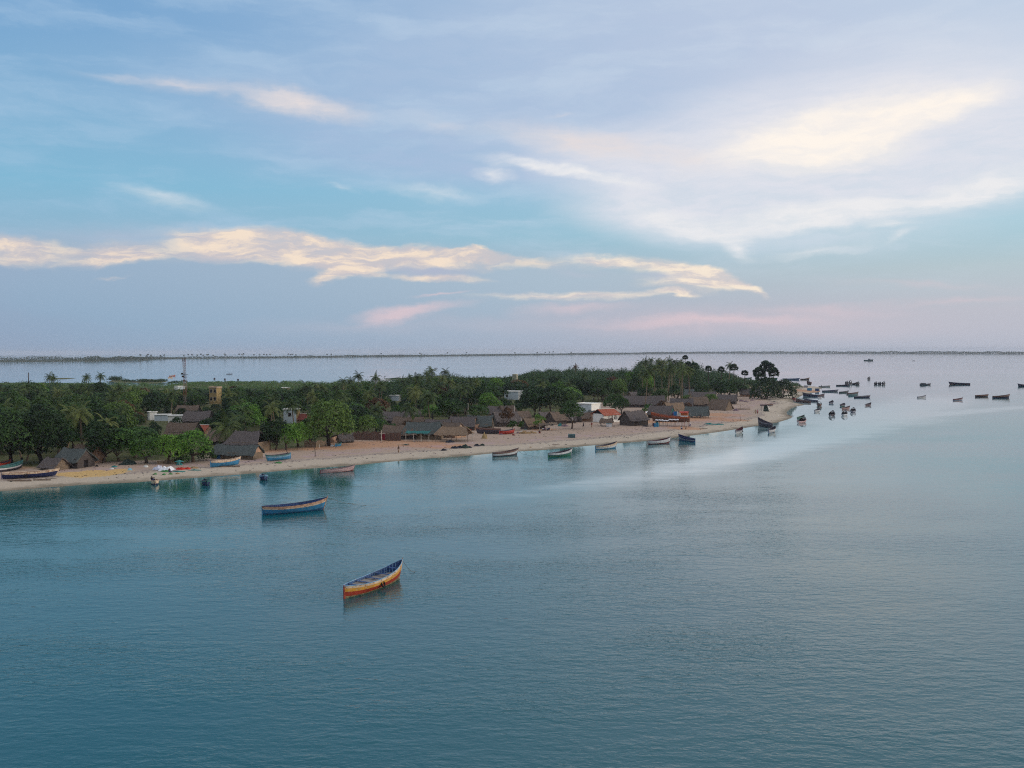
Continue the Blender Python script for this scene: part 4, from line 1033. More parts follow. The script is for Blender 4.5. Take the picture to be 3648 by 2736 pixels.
ebb(2868, 1435, 58, -1, 1, 10.5, 'long dark maroon boat touching the sand spit', P_MAROON, P_DARK, P_BROWN, P_DARK, group=C, B=2.4, hm=1.1, hs=1.1, hb=2.0)
ebb(2894, 1431, 52, -1, 1, 9.5, 'long navy boat behind the dark maroon one', P_NAVY, P_GREY, P_NAVY, P_DARK, group=C, hm=0.9)
ebb(2832, 1424, 16, 1, -1, 6.0, 'short orange red boat with its stern on the sand spit', P_RED, P_RED, P_DARK, P_DARK, group=C, hs=1.5)
ebb(2924, 1420, 17, 1, 1, 5.0, 'little white dinghy floating behind the long boats', P_WHITE, P_WHITE, P_WHITE, P_MAROON, group=C, hs=.7, hm=.55, hb=.9, cat_='d') if False else ebb(2924, 1420, 17, 1, 1, 4.4, 'little white dinghy floating behind the long boats', P_WHITE, P_WHITE, P_WHITE, P_MAROON, group=C, hs=.7, hm=.55, hb=.9)
ebb(2892, 1413, 56, -1, 1, 11.0, 'long navy boat with a high prow alongside the sandy point', P_NAVY, P_NAVY, P_DARK, P_DARK, group=C, B=2.5, hm=1.2, hs=1.2, hb=2.4)
ebb(2930, 1412, 30, 1, 1, 8.0, 'low dark boat whose stern overlaps the long navy one', P_DARK, P_MAROON, P_DARK, P_DARK, group=C)
ebb(2961, 1396, 54, 1, 1, 10.5, 'long low navy boat with a white line between the two sand bars', P_NAVY, P_WHITE, P_NAVY, P_DARK, group=C, bands=(0.5, 0.62), hm=0.9)
ebb(3011, 1400, 36, 1, 1, 8.5, 'low dark teal boat right of the long low navy one', P_DARK, P_TEAL, P_DARK, P_DARK, group=C, hm=0.7)
ebb(3042, 1405, 42, 1, 1, 9.0, 'grey boat with a rusty high bow, inner one of a moored pair', P_GREY, P_DARK, P_BROWN, P_DARK, group=C)
ebb(3043, 1411, 34, 1, 1, 8.0, 'teal hulled boat, outer one of a moored pair', P_TEAL, P_SKY, P_TEAL, P_DARK, group=C, hb=1.2)
ebb(3077, 1417, 54, 1, 1, 10.0, 'long dark boat with light ends right of the moored pair', P_NAVY, P_DARK, P_GREY, P_DARK, group=C, hm=0.9)
ebb(2940, 1379, 40, 1, 1, 8.6, 'grey boat with an engine at its stern beside the sandy point', P_DARK, P_GREY, P_WHITE, P_DARK, group=C, bands=(0.4, 0.75))
ebb(3004, 1375, 42, 1, 1, 9.0, 'dark navy boat left of the raft of hooded boats', P_NAVY, P_DARK, P_DARK, P_DARK, group=C)
ebb(3020, 1368, 13, 1, 1, 6.4, 'dark hooded boat, first from the left in the raft of four', P_DARK, P_DARK, P_DARK, P_DARK, group=C, B=2.6, cover=(0.2, 0.9, 1.4), detail=1)
ebb(3033, 1369, 12, 1, 1, 6.4, 'tall grey hooded boat, second from the left in the raft of four', P_GREY, P_DARK, P_DARK, P_DARK, group=C, B=2.6, cover=(0.2, 0.9, 2.2), detail=1)
ebb(3046, 1370, 18, 1, 1, 6.8, 'black low boat, third from the left in the raft of four', P_DARK, P_DARK, P_DARK, P_DARK, group=C, B=2.6, detail=1)
ebb(3059, 1370, 16, 1, 1, 6.4, 'dark hooded boat at the right end of the raft of four', P_DARK, P_BROWN, P_DARK, P_DARK, group=C, B=2.6, cover=(0.2, 0.9, 1.2), detail=1)
for u_, lb in ((3124, 'left'), (3138, 'middle'), (3152, 'right')):
    ebb(u_, 1370, 13, 1, 1, 6.4, 'dark hooded boat, %s one of three tied side by side' % lb, P_DARK if lb != 'right' else P_GREY, P_DARK, P_DARK, P_DARK, group=C, B=2.5, cover=(0.2, 0.9, 1.1 + 0.15 * (u_ % 3)), detail=1)
ebb(3099, 1351, 11, 1, 1, 6.4, 'lone grey hooded boat above the three tied side by side', P_GREY, P_GREY, P_DARK, P_DARK, group=C, B=2.4, cover=(0.3, 0.9, 1.3), detail=1)
ebb(3300, 1372, 37, 1, 1, 8.6, 'dark boat heaped with nets out on the right', P_DARK, P_DARK, P_GREY, P_DARK, group=C, B=2.3, hs=1.3, cover=(0.1, 0.5, 0.8))
ebb(3419, 1370, 60, -1, 1, 11.5, 'long dark maroon boat far out on the right', P_MAROON, P_NAVY, P_DARK, P_DARK, group=C, B=2.5, hm=1.3, hs=1.4, hb=2.4)
ebb(3655, 1377, 40, -1, 1, 9.5, 'dark purple boat cut by the right edge of the picture', P_NAVY, P_DARK, P_DARK, P_DARK, group=C, B=2.4, hm=1.2, hs=1.3, hb=2.2)
ebb(3290, 1418, 33, 1, 1, 8.0, 'white sided boat with a sharp raised bow at the end of the pale slick', P_BLUE, P_WHITE, P_GREY, P_DARK, group=C, bands=(0.3, 0.7))
ebb(3420, 1427, 35, 1, 1, 8.0, 'blue and white boat with a maroon bow right of the slick', P_BLUE, P_WHITE, P_MAROON, P_DARK, group=C, bands=(0.45, 0.62))
ebb(3505, 1414, 44, 1, 1, 9.0, 'dark brown boat, left one of the outer pair', P_DARK, P_BROWN, P_BROWN, P_DARK, group=C, hm=1.0, hs=1.2, B=2.2)
ebb(3574, 1418, 54, 1, 1, 10.0, 'large brown boat, right one of the outer pair', P_NAVY, P_BROWN, P_BROWN, P_DARK, group=C, hm=1.1, hs=1.3, hb=2.2, B=2.4)
# behind the point
ebb(2818, 1353, 54, 1, 1, 11.5, 'long blue grey boat with a white line behind the sandy point', P_BLUE, P_WHITE, P_BLUE, P_DARK, group=C, bands=(0.55, 0.68), hs=1.5, hm=1.0, hb=1.9)
ebb(2869, 1353, 31, 1, 1, 8.0, 'rusty brown boat right of the long blue grey one', P_DARK, P_BROWN, P_BROWN, P_DARK, group=C, hs=1.2, hb=2.2)
ebb(2742, 1351, 50, 1, 1, 11.0, 'green boat seen between the trunks of the palmyra palms', P_GREEN, P_TEAL, P_GREEN, P_DARK, group=C, hs=1.4, hm=1.0)
ebb(2634, 1349, 24, -1, 1, 8.0, 'pale orange boat behind the trees left of the lone palmyra palm', P_PINK, P_PINK, P_ORANGE, P_DARK, group=C)
ebb(2668, 1349, 26, 1, 1, 8.0, 'dark green boat just behind the lone palmyra palm', P_GREEN, P_DARK, P_DARK, P_DARK, group=C)
ebb(2822, 1378, 46, 1, 1, 9.5, 'teal boat drawn up behind the bushes of the point', P_TEAL, P_TEAL, P_GREEN, P_DARK, group=C, hm=1.3, hs=1.4, hb=2.4, B=2.3)
ebb(2772, 1366, 20, 1, 1, 7.5, 'dull green boat peeping over the bushes of the point', P_GREEN, P_TEAL, P_DARK, P_DARK, group=C)
# across the water on the left
ebb(816, 1333, 20, 1, 1, 7.0, 'dark canoe with a standing person on the far water at the left', P_DARK, group=None, B=1.2, hs=.6, hm=.45, hb=.7, detail=1)
ebb(612, 1340, 22, 1, 1, 7.5, 'small orange red boat on the far water left of the mast', P_RED, P_RED, P_WHITE, P_DARK, group=None, detail=1, hb=2.2)
ebb(604, 1346, 18, 1, 1, 7.0, 'small yellowish boat beside the orange red one', P_CREAM, P_CREAM, P_CREAM, P_DARK, group=None, detail=1)
ebb(1553, 1312, 13, 1, 1, 7.5, 'tiny dark canoe on the far water above the tall coconut palms', P_DARK, group=None, B=1.2, hs=.7, hm=.5, hb=.8, detail=1)
ebb(762, 1351, 7, 1, 1, 5.0, 'tiny boat close behind the far scrub, left of two more', P_DARK, group=None, detail=1)
ebb(799, 1353, 6, 1, 1, 5.0, 'tiny boat close behind the far scrub, middle of three', P_DARK, group=None, detail=1)
ebb(846, 1355, 6, 1, 1, 5.0, 'tiny boat close behind the far scrub, right of two more', P_DARK, group=None, detail=1)
ebb(3256, 1286, 10, 1, 1, 8.0, 'tiny far boat on the horizon side right of the trawler', P_GREY, group=None, detail=1)

# trawler on the horizon side
def trawler():
    p = flat(3094, 1285.5); r = float_at('trawler', 'dark trawler with a wheelhouse and mast far out before the low far shore', 'trawler', x=p[0], y=p[1], heading=-math.atan2(p[0], p[1]) + 0.12)
    boat(r, 19, 4.6, 2.2, 1.9, 3.4, P_TEAL, P_TEAL, P_DARK, P_DARK, detail=1, ribs=False, thwarts=0)
    m = MB(); m.box((1.5, 0, 3.2), (5.0, 2.6, 2.4)); m.box((2.2, 0, 4.5), (4.4, 3.0, 0.2)); m.build('wheelhouse', P_GREY, r)
    m = MB(); m.tube([(-7.6, 0, 1.5), (-7.6, 0, 6.8)], 0.16, 5); m.build('mast', WOODDARK, r)
trawler()

# boats drawn up on the sand
def beached(u, v, w, bow, depth, L, label, low, band, top, inner, lift=0.32, tilt=0.0, name='beached_boat', **k):
    p = G(u, v); D = p.length; W = w * D / FPX; B = k.get('B', 1.7); best = min((abs(abs(L * math.cos(t)) + abs(B * 0.8 * math.sin(t)) - W), t) for t in np.linspace(0, math.pi / 2, 91))[1]
    if L < W: L = W; best = 0.05
    az = math.atan2(p.x, p.y); h = best * depth if bow > 0 else math.pi - best * depth
    r = float_at(name, label, x=p.x, y=p.y + 0.6, z=p.z + lift, heading=h - az, tilt=tilt)
    kk = dict(B=1.7, hs=0.9, hm=0.65, hb=1.3, detail=2); kk.update(k)
    return boat(r, L, kk.pop('B'), kk.pop('hs'), kk.pop('hm'), kk.pop('hb'), low=low, band=band, top=top, inner=inner, **kk)
beached(102, 1704, 156, 1, 1, 9.2, 'long beached boat with a green stern and a streaked cream rim at the far left', P_NAVY, P_NAVY, P_CREAM, P_BROWN, bands=(0.45, 0.72), tyre=(0.42, -1), hs=0.95, hm=0.65, hb=1.1)
beached(30, 1678, 84, 1, 1, 6.5, 'pale teal beached boat behind the long cream rimmed one', P_DARK, P_WHITE, P_TEAL, P_TEAL, bands=(0.4, 0.65), hm=0.6)
beached(10, 1664, 50, 1, 1, 5.0, 'red beached canoe at the left edge of the picture', P_RED, P_RED, P_ORANGE, P_DARK, hs=.6, hm=.5, hb=.8)
beached(800, 1662, 104, 1, 1, 6.6, 'beached boat with a blue side and worn cream rim before the double hut', P_LBLUE, P_LBLUE, P_CREAM, P_CREAM, bands=(0.5, 0.78), hs=1.0)
beached(990, 1641, 92, -1, -1, 6.4, 'light blue beached boat with a dark inside right of the double hut', P_LBLUE, P_SKY, P_TEAL, P_DARK, bands=(0.55, 0.8), hs=1.1, hm=0.7, hb=1.1, rim=P_DARK)
beached(1204, 1590, 30, 1, 1, 2.6, 'small blue dinghy beached under the big spreading tree', P_LBLUE, P_LBLUE, P_TEAL, P_DARK, B=1.1, hs=.5, hm=.4, hb=.6, lift=0.15)
beached(1740, 1546, 84, -1, 1, 6.8, 'bare dark plank hull beached in front of the matting fence', P_DARK, P_DARK, P_BROWN, P_DARK, hs=1.2, hm=1.1, hb=1.4)
beached(1806, 1547, 62, 1, 1, 5.4, 'dull red beached canoe beside the dark plank hull', P_RED, P_RED, P_RED, P_DARK, hs=.8, hm=.55, hb=1.0, rim=P_DARK)
beached(2884, 1374, 22, 1, -1, 7.0, 'brown boat seen end on, drawn up on the outer sand bar', P_BROWN, P_BROWN, P_MAROON, P_DARK, B=2.8, hs=2.6, hm=1.4, hb=2.0, lift=0.5)
beached(2732, 1447, 44, 1, 1, 5.6, 'small dull canoe lying on the sand below the big bushes', P_GREY, P_BROWN, P_BROWN, P_DARK, B=1.2, hs=.5, hm=.45, hb=.6, lift=0.2)

# the boat being repaired in its shed of posts and awnings
def repair():
    p = G(2392, 1519); az = math.atan2(p.x, p.y); r = float_at('boat_under_repair', 'big bare wooden boat under repair, propped on posts among strips of awning', x=p.x, y=p.y + 1.6, z=p.z + 1.55, heading=math.pi - az - 0.12)
    boat(r, 11.6, 3.2, 1.5, 1.35, 2.6, low=paint(96, 72, 60, 0.5, (124, 100, 84)), band=P_BROWN, top=paint(150, 72, 46, 0.56, (176, 112, 72)), inner=P_DARK, detail=2, bands=(0.45, 0.72), rim=paint(168, 88, 52, 0.6, (200, 150, 110)))
    for i in range(9):
        for s in (-1, 1):
            x = -5.0 + i * 1.25; q = MB(); q.tube([(x, s * 1.75, -1.6), (x + 0.1 * (i % 3 - 1), s * 1.45, 0.2 + 0.2 * (i % 2))], 0.07, 5); q.build('prop', WOOD if i % 2 else POLEW, r)
    m = MB(); m.box((-4.4, 0, 1.9), (2.2, 2.2, 1.6)); m.build('cabin', paint(172, 98, 52, 0.56, (120, 72, 50)), r)
    m = MB(); vs = []; fs = []
    for i in (0, 1):
        for k in range(9): an = math.pi * k / 8; vs.append((-5.7 + i * 2.8, 1.4 * math.cos(an), 2.7 + 0.55 * math.sin(an)))
    for k in range(8): fs.append((k, k + 1, k + 10, k + 9))
    m.add(vs, fs); m.build('cabin_roof', P_ORANGE, r)
    m = MB(); m.box((-4.4, 1.16, 1.75), (2.3, 0.1, 0.35)); m.build('cabin_band', WHITEC, r)
    for x, ln, z in ((3.4, 2.6, 0.62), (1.4, 2.4, 0.48), (-1.2, 3.2, 0.82)):
        m = MB(); vs = []; fs = []
        for i in range(9):
            xx = x - ln / 2 + ln * i / 8; dz = 0.09 * math.sin(i * 2.1); vs += [(xx, 1.7, z + dz), (xx, 2.6, z - 0.25 + dz), (xx, 1.7, z + dz - 0.05), (xx, 2.6, z - 0.30 + dz)]
        for i in range(8): a = i * 4; fs += [(a, a + 1, a + 5, a + 4), (a + 2, a + 6, a + 7, a + 3)]
        m.add(vs, fs); m.build('awning_strip', WHITEC, r)
    q = MB(); q.tube([(5.6, 2.3, -1.6), (5.6, 2.3, 1.0), (4.4, 1.9, 1.05)], 0.07, 5); q.build('frame', paint(112, 60, 50), r)
    q = MB(); q.tube([(-5.9, 2.3, -1.6), (-5.9, 2.3, 0.6), (-4.6, 2.3, 0.6), (-4.6, 2.3, -1.6)], 0.07, 5); q.build('frame', paint(112, 60, 50), r)
    CLEAR.append((2326, 1478, 2466, 1520, p.length, p.x, p.y, 5))
repair()

# ------------------------------------------------------------------ small things on the beach
def poly_post(name, cat, pts, r, mat, label, part=None):
    c = Vector(pts[0]); root = None
    m = MB(); m.tube([Vector(p) - c for p in pts], r, 6); o = m.build(name, mat); o.location = c; return tag(o, label, cat)

def pole(u, vtop, D, label, r=0.11, arm=None, mat=None):
    """upright pole whose top shows at (u, vtop), D metres away"""
    az = math.atan2(u - 1824, FPX); x, y = D * math.tan(az), D; z = float(height(x, y)[0]); h = CAM_H - (vtop - hor(u)) * D / FPX - z
    root = empty('utility_pole', (x, y, z)); tag(root, label, 'pole'); m = MB(); m.tube([(0, 0, -0.3), (0.03, 0, h * 0.5), (0, 0, h)], (r * 1.2, r, r * 0.8), 6); m.build('shaft', mat or POLEW, root)
    if arm: q = MB(); q.box((0, 0, h - 0.5), (arm, 0.1, 0.1)); q.build('crossarm', WOODDARK, root)
    CLEAR.append((u - 3, vtop, u + 3, vtop + (h * 0.75) * FPX / D, D, x, y, 0.3)); return root
pole(1026, 1470, 330, 'pale concrete pole beside the narrow blue grey house', arm=1.2)
pole(1167, 1452, 345, 'pale pole standing in the wood right of the dull red tiled house')
pole(1257, 1516, 268, 'thin grey pole at the left end of the dark brush fence', r=0.07)
pole(1667, 1436, 345, 'pale pole in the wood above the grey hut behind the pavilion')
pole(1832, 1445, 330, 'pale tall pole at the edge of the large dark trees')
pole(696, 1485, 325, 'thin white pole in front of the large thatched roof by the mast', r=0.09)
pole(2040, 1488, 318, 'pale pole close behind the slender dark tree', r=0.08)
pole(1856, 1490, 305, 'tall pale post rising over the fence, left one of two', r=0.13)
pole(1837, 1492, 305, 'tall pale post rising over the fence, right of the thin olive tree', r=0.12)
pole(2136, 1448, 345, 'pale corner pole behind the red tiled roof', r=0.12)
pole(101, 1327, 560, 'dark iron mast on the back shore at the far left', r=0.25, mat=WOODDARK)

def post(u, v, h, lean, label, mat=WOODDARK, r=0.08, name='mooring_post', crook=0.12):
    p = G(u, v); pts = [p + Vector((0, 0, -0.3)), p + Vector((lean * 0.4 + crook, 0, h * 0.45)), p + Vector((lean, 0, h))]
    return poly_post(name, 'post', pts, (r * 1.2, r, r * 0.7), mat, label)
post(1122, 1628, 2.2, -0.1, 'crooked dark post standing alone on the beach before the big spreading tree')
post(1028, 1626, 1.7, -0.7, 'dark leaning timber beside the light blue beached boat', r=0.09)
post(2636, 1497, 1.5, 0.0, 'dark straight post alone on the wide sand right of the boat shed')
post(1137, 1596, 1.0, 0.0, 'short pale stake at the right part of the pale matting fence', mat=POLEW, r=0.07)
post(2047, 1530, 0.9, 0.1, 'short dark stump near the foot of the slender dark tree', r=0.10) if False else None
post(2636, 1455, 1.6, 0.1, 'thin dark stick on the sand behind the lone straight post', r=0.06)
# cross shaped pole with a red sheet
def cross():
    p = G(1359, 1573); r = empty('cross_pole', p); tag(r, 'white cross shaped pole with a red sheet before the brush fence', 'pole')
    m = MB(); m.tube([(0, 0, -0.2), (0, 0, 3.0)], 0.08, 6); m.build('shaft', POLEW, r); m = MB(); m.box((0.25, 0, 2.15), (1.5, 0.08, 0.1)); m.build('crossbar', POLEW, r)
    m = MB(); vs = []; fs = []
    for i in range(5):
        for k in range(4): vs.append((0.15 + i * 0.2, 0.12 + 0.05 * math.sin(i * 2), 2.1 - k * 0.55))
    for i in range(4):
        for k in range(3): a = i * 4 + k; fs.append((a, a + 1, a + 5, a + 4))
    m.add(vs, fs); m.build('sheet', material('maroon_cloth', srgb(112, 36, 52), 0.85, 0.1, 0.2, 2.0), r)
cross()

# heaps: nets, sacks, straw
def heap(u, v, w, dpt, h, mat, label, cat='net', name='net_heap', lumps=5, seed=1, rz=0.0):
    p = G(u, v); rng = random.Random(seed * 7 + int(u)); m = MB(); n = 18; r_ = 7; vs = [(0, 0, h)]; fs = []
    def hh(a, t): return max(0.0, (1 - t ** 2.2)) * (0.75 + 0.25 * math.sin(a * lumps * 0.5 + seed) + 0.18 * math.sin(a * 3 + t * 7 + seed))
    for k in range(1, r_ + 1):
        t = k / r_
        for i in range(n):
            a = 2 * math.pi * i / n; e = 1 + 0.16 * math.sin(3 * a + seed) + 0.08 * math.sin(7 * a); vs.append((w / 2 * t * e * math.cos(a), dpt / 2 * t * e * math.sin(a), h * hh(a, t) + rng.uniform(-.04, .04) * (k < r_) - (0.1 if k == r_ else 0)))
    for i in range(n): fs.append((0, 1 + i, 1 + (i + 1) % n))
    for k in range(r_ - 1):
        for i in range(n): a = 1 + k * n + i; b_ = 1 + k * n + (i + 1) % n; fs.append((a, a + n, b_ + n, b_))
    m.add(vs, fs); o = m.build(name, mat, smooth=True); o.location = p; o.rotation_euler = (0, 0, rz); return tag(o, label, cat)
NETB = material('net_dark_green', srgb(38, 50, 50), 0.95, 0.05, 0.3, 3.5, srgb(66, 80, 74), bump=1.0)
NETK = material('net_black_blue', srgb(34, 38, 50), 0.95, 0.05, 0.3, 3.5, srgb(58, 62, 74), bump=1.0)
NETG = material('net_bright_green', srgb(38, 98, 62), 0.9, 0.05, 0.3, 3.5, srgb(92, 150, 92), bump=1.0)
NETT = material('net_teal', srgb(28, 96, 100), 0.9, 0.05, 0.3, 3.5, srgb(80, 150, 146), bump=1.0)
NETR = material('net_red', srgb(168, 34, 38), 0.9, 0.05, 0.25, 3.0, srgb(204, 74, 58), bump=1.0)
NETO = material('net_olive_brown', srgb(128, 104, 74), 0.95, 0.05, 0.3, 3.0, srgb(168, 140, 104), bump=1.0)
SACK = material('pale_sack', srgb(196, 196, 192), 0.9, 0.1, 0.15, 2.0, bump=0.4)
HAY = material('hay', srgb(150, 128, 92), 0.95, 0.05, 0.25, 4.0, srgb(182, 160, 120), streak=(3, 3, 1), bump=1.0)
MAUVEN = material('net_mauve', srgb(112, 92, 104), 0.95, 0.05, 0.3, 3.0, srgb(140, 122, 130), bump=1.0)
def px(w, v, u=1824): return w * dist_at(v, u) / FPX
for a in ((455, 1654, 58, 3.0, 1.2, NETB, 'dark green net heap under the yellowish green tree at the left'),
          (398, 1671, 17, 0.7, 0.3, SACK, 'pale bundle at the left end of the straw on the sand', 'bundle', 'bundle'),
          (408, 1664, 22, 1.0, 0.35, NETT, 'small teal net heap above the straw on the sand'),
          (462, 1675, 18, 0.9, 0.5, material('sky_bundle', srgb(120, 170, 190), 0.9, 0.1, 0.15, 2.0), 'light blue bundle at the right end of the straw', 'bundle', 'bundle'),
          (520, 1664, 18, 0.9, 0.5, SACK, 'cream bundle left of the crumpled white tarpaulin', 'bundle', 'bundle'),
          (345, 1662, 12, 0.6, 0.4, TYRE, 'dark little bundle on the sand right of the pale gable hut', 'bundle', 'bundle'),
          (553, 1690, 14, 0.9, 0.35, NETG, 'small green net heap nearest the small boat seen end on'),
          (584, 1692, 14, 0.8, 0.3, NETG, 'small green net heap, middle one of the row at the water side'),
          (608, 1690, 16, 0.8, 0.3, NETG, 'small green net heap below the crumpled white tarpaulin'),
          (632, 1689, 18, 0.7, 0.25, NETO, 'small olive net heap at the right end of the row at the water side'),
          (590, 1680, 40, 1.4, 0.35, NETG, 'flat green net spread under the crumpled white tarpaulin'),
          (644, 1672, 40, 1.4, 0.45, NETR, 'bright red net heap in the middle of the coloured nets'),
          (668, 1671, 26, 1.2, 0.4, NETR, 'red net heap at the right of the bright red one'),
          (634, 1681, 50, 0.6, 0.22, NETT, 'long teal net roll before the red nets'),
          (693, 1676, 52, 0.7, 0.25, NETT, 'long teal net roll at the right end of the coloured nets'),
          (690, 1668, 34, 1.2, 0.35, NETO, 'yellowish net heap right of the red ones'),
          (640, 1656, 26, 1.2, 0.7, NETT, 'dark teal canvas heap behind the red net'),
          (992, 1650, 30, 1.3, 0.35, NETG, 'green net spread on the sand under the light blue beached boat'),
          (1446, 1586, 30, 1.2, 0.3, NETB, 'dark net heap with a pole on the orange sand before the awning'),
          (1580, 1605, 22, 1.2, 0.5, NETK, 'small black net heap nearest the water below the pavilion'),
          (1620, 1597, 32, 1.5, 0.55, NETK, 'black net heap, left one of the long dark row'),
          (1638, 1596, 26, 1.4, 0.6, NETK, 'black net heap, middle one of the long dark row'),
          (1657, 1596, 30, 1.8, 0.95, NETB, 'biggest dark green net heap at the right of the long dark row'),
          (1672, 1595, 20, 1.2, 0.4, NETK, 'flat black net heap at the right tip of the long dark row'),
          (1699, 1588, 22, 1.2, 0.5, NETK, 'black net heap, left one of the separate pair'),
          (1719, 1587, 20, 1.1, 0.5, NETB, 'dark net heap, right one of the separate pair'),
          (1602, 1576, 34, 1.6, 0.6, NETK, 'dark net heap in the shade under the pavilion'),
          (1870, 1544, 44, 2.2, 0.8, NETO, 'pale brown net heap before the weathered pale hut'),
          (1896, 1543, 34, 1.8, 0.65, NETO, 'pale brown net heap right beside another on the sand'),
          (1858, 1542, 13, 0.9, 0.7, SACK, 'white bundle leaning on the pale brown net heap', 'bundle', 'bundle'),
          (1846, 1543, 15, 1.0, 0.5, MAUVEN, 'mauve net heap left of the white bundle'),
          (1880, 1530, 26, 1.0, 0.3, NETT, 'teal net spread by the door of the weathered pale hut'),
          (1786, 1549, 16, 0.9, 0.4, MAUVEN, 'small grey mauve net heap in front of the red canoe'),
          (1996, 1518, 16, 1.4, 1.0, NETT, 'teal net hanging low beside the dark gable hut'),
          (2012, 1519, 26, 1.4, 0.7, MAUVEN, 'grey mauve net heap right of the teal net by the dark gable hut'),
          (2300, 1519, 26, 1.4, 0.35, NETK, 'dark net spread at the right foot of the large free standing hut'),
          (2526, 1512, 34, 1.3, 0.5, NETT, 'teal net heap on the wide sand, left part of the long roll'),
          (2556, 1513, 44, 1.2, 0.35, NETT, 'teal net heap on the wide sand, right part of the long roll'),
          (2640, 1430, 20, 1.6, 0.9, MAUVEN, 'grey driftwood and net heap left of the huge dark bushes'),
          (2658, 1431, 22, 1.6, 0.7, MAUVEN, 'second grey driftwood heap left of the huge dark bushes'),
          (2680, 1427, 16, 1.4, 0.5, MAUVEN, 'small grey heap at the foot of the huge dark bushes'),
          (2622, 1463, 20, 1.4, 0.9, MAUVEN, 'driftwood heap at the right foot of the steep hut'),
          (2758, 1432, 14, 0.9, 0.35, NETK, 'tiny dark heap on the sand below the huge dark bushes'),
          (2820, 1440, 30, 1.2, 0.25, MAUVEN, 'flat mauve heap on the sand left of the long maroon boat'),
          (2750, 1437, 24, 1.5, 0.3, MAUVEN, 'flat grey net spread behind the little tarpaulin hut'),
          (1890, 1600 - 6, 10, 0.6, 0.2, NETO, 'tiny driftwood lump near the water left of the green and white boat')):
    u, v, w, dp, h, mt, lb = a[:7]; heap(u, v, px(w, v, u), dp, h, mt, lb, *(a[7:9]), seed=int(v) % 7)
# crumpled tarpaulin
def tarp(u, v, w, dp, h, mat, label, seed):
    p = G(u, v); m = MB(); n, k = 16, 10; vs = []; fs = []
    for i in range(n + 1):
        for j in range(k + 1):
            s, t = i / n, j / k; e = min(s, 1 - s, t, 1 - t) * 4
            z = h * min(1, e) * (0.45 + 0.55 * abs(math.sin(s * 9 + seed) * math.cos(t * 6 + s * 5 + seed)))
            vs.append(((s - .5) * w + 0.2 * math.sin(t * 7 + seed), (t - .5) * dp + 0.2 * math.sin(s * 8), z + 0.03))
    for i in range(n):
        for j in range(k): a = i * (k + 1) + j; fs.append((a, a + k + 1, a + k + 2, a + 1))
    m.add(vs, fs); o = m.build('tarpaulin', mat); o.location = p; return tag(o, label, 'tarpaulin')
tarp(592, 1676, px(48, 1676), 3.2, 0.9, WHITEC, 'crumpled white and pale blue tarpaulin in the middle of the coloured nets', 1)
tarp(563, 1672, px(26, 1672), 2.0, 0.9, material('white_blue_sheet', srgb(186, 190, 206), 0.85, 0.1, 0.1, 2.0, worn=srgb(40, 40, 70), worn_at=0.58), 'dirty white sheet with dark folds at the left end of the coloured nets', 4)
tarp(1185, 1590, px(14, 1590), 1.2, 0.5, WHITEC, 'small white sheet beside the blue dinghy under the big spreading tree', 6)
tarp(1625, 1560 - 2, px(24, 1558), 1.5, 0.3, SACK, 'pale sheet spread behind the pavilion', 2)

# parasol above the nets
def parasol():
    p = G(638, 1668); r = empty('beach_umbrella', p); tag(r, 'dark teal parasol tilted over the red net', 'umbrella')
    m = MB(); m.tube([(0, 0, -0.2), (0.05, 0, 1.5)], 0.03, 5); m.build('pole', POLEW, r)
    m = MB(); n = 10; vs = [(0.05, 0, 1.75)] + [(0.05 + 0.95 * math.cos(2 * math.pi * i / n), 0.95 * math.sin(2 * math.pi * i / n), 1.35 + 0.05 * (i % 2)) for i in range(n)]; m.add(vs, [(0, 1 + i, 1 + (i + 1) % n) for i in range(n)]); m.build('canopy', NETT, r)
parasol()

# concrete tank, drums, hay, trestles
def tank(u, v, w, dp, h, mat, label, name='water_trough', cat='tank', rz=0.0):
    p = G(u, v); r = empty(name, p + Vector((0, dp / 2, 0)), rz); tag(r, label, cat); m = MB(); T = 0.1
    for s in (-1, 1): m.box((0, s * (dp / 2 - T / 2), h / 2), (w, T, h)); m.box((s * (w / 2 - T / 2), 0, h / 2), (T, dp - 2 * T, h))
    m.box((0, 0, 0.06), (w - 2 * T, dp - 2 * T, 0.1)); m.build('body', mat, r)
    q = MB()
    for s in (-1, 1): q.box((0, s * (dp / 2 - T / 2), h + 0.03), (w + 0.1, T + 0.08, 0.06)); q.box((s * (w / 2 - T / 2), 0, h + 0.03), (T + 0.08, dp - 2 * T - 0.1, 0.06))
    q.build('rim', material('pale_teal_rim', srgb(120, 150, 154), 0.8, 0.2, 0.1, 2.0), r); return r
tank(2037, 1560, 1.9, 1.4, 0.95, material('teal_grey_tank', srgb(66, 92, 98), 0.85, 0.2, 0.2, 1.5, worn=srgb(96, 104, 104), worn_at=0.6), 'blue grey open tank standing alone in the middle of the beach')
tank(2885, 1392, 2.4, 1.6, 1.5, P_LBLUE, 'blue crate on the outer sand bar, left one', 'fish_crate', 'crate')
tank(2912, 1394, 1.9, 1.5, 1.6, P_BLUE, 'dark blue crate on the outer sand bar, right one', 'fish_crate', 'crate')
tank(2872, 1381, 2.2, 1.6, 1.3, P_GREY, 'grey crate against the brown boat on the outer sand bar', 'fish_crate', 'crate')
tank(2188 - 18, 1521, 1.6, 1.2, 1.0, P_WHITE, 'white counter box under the small thatched porch', 'counter', 'counter')
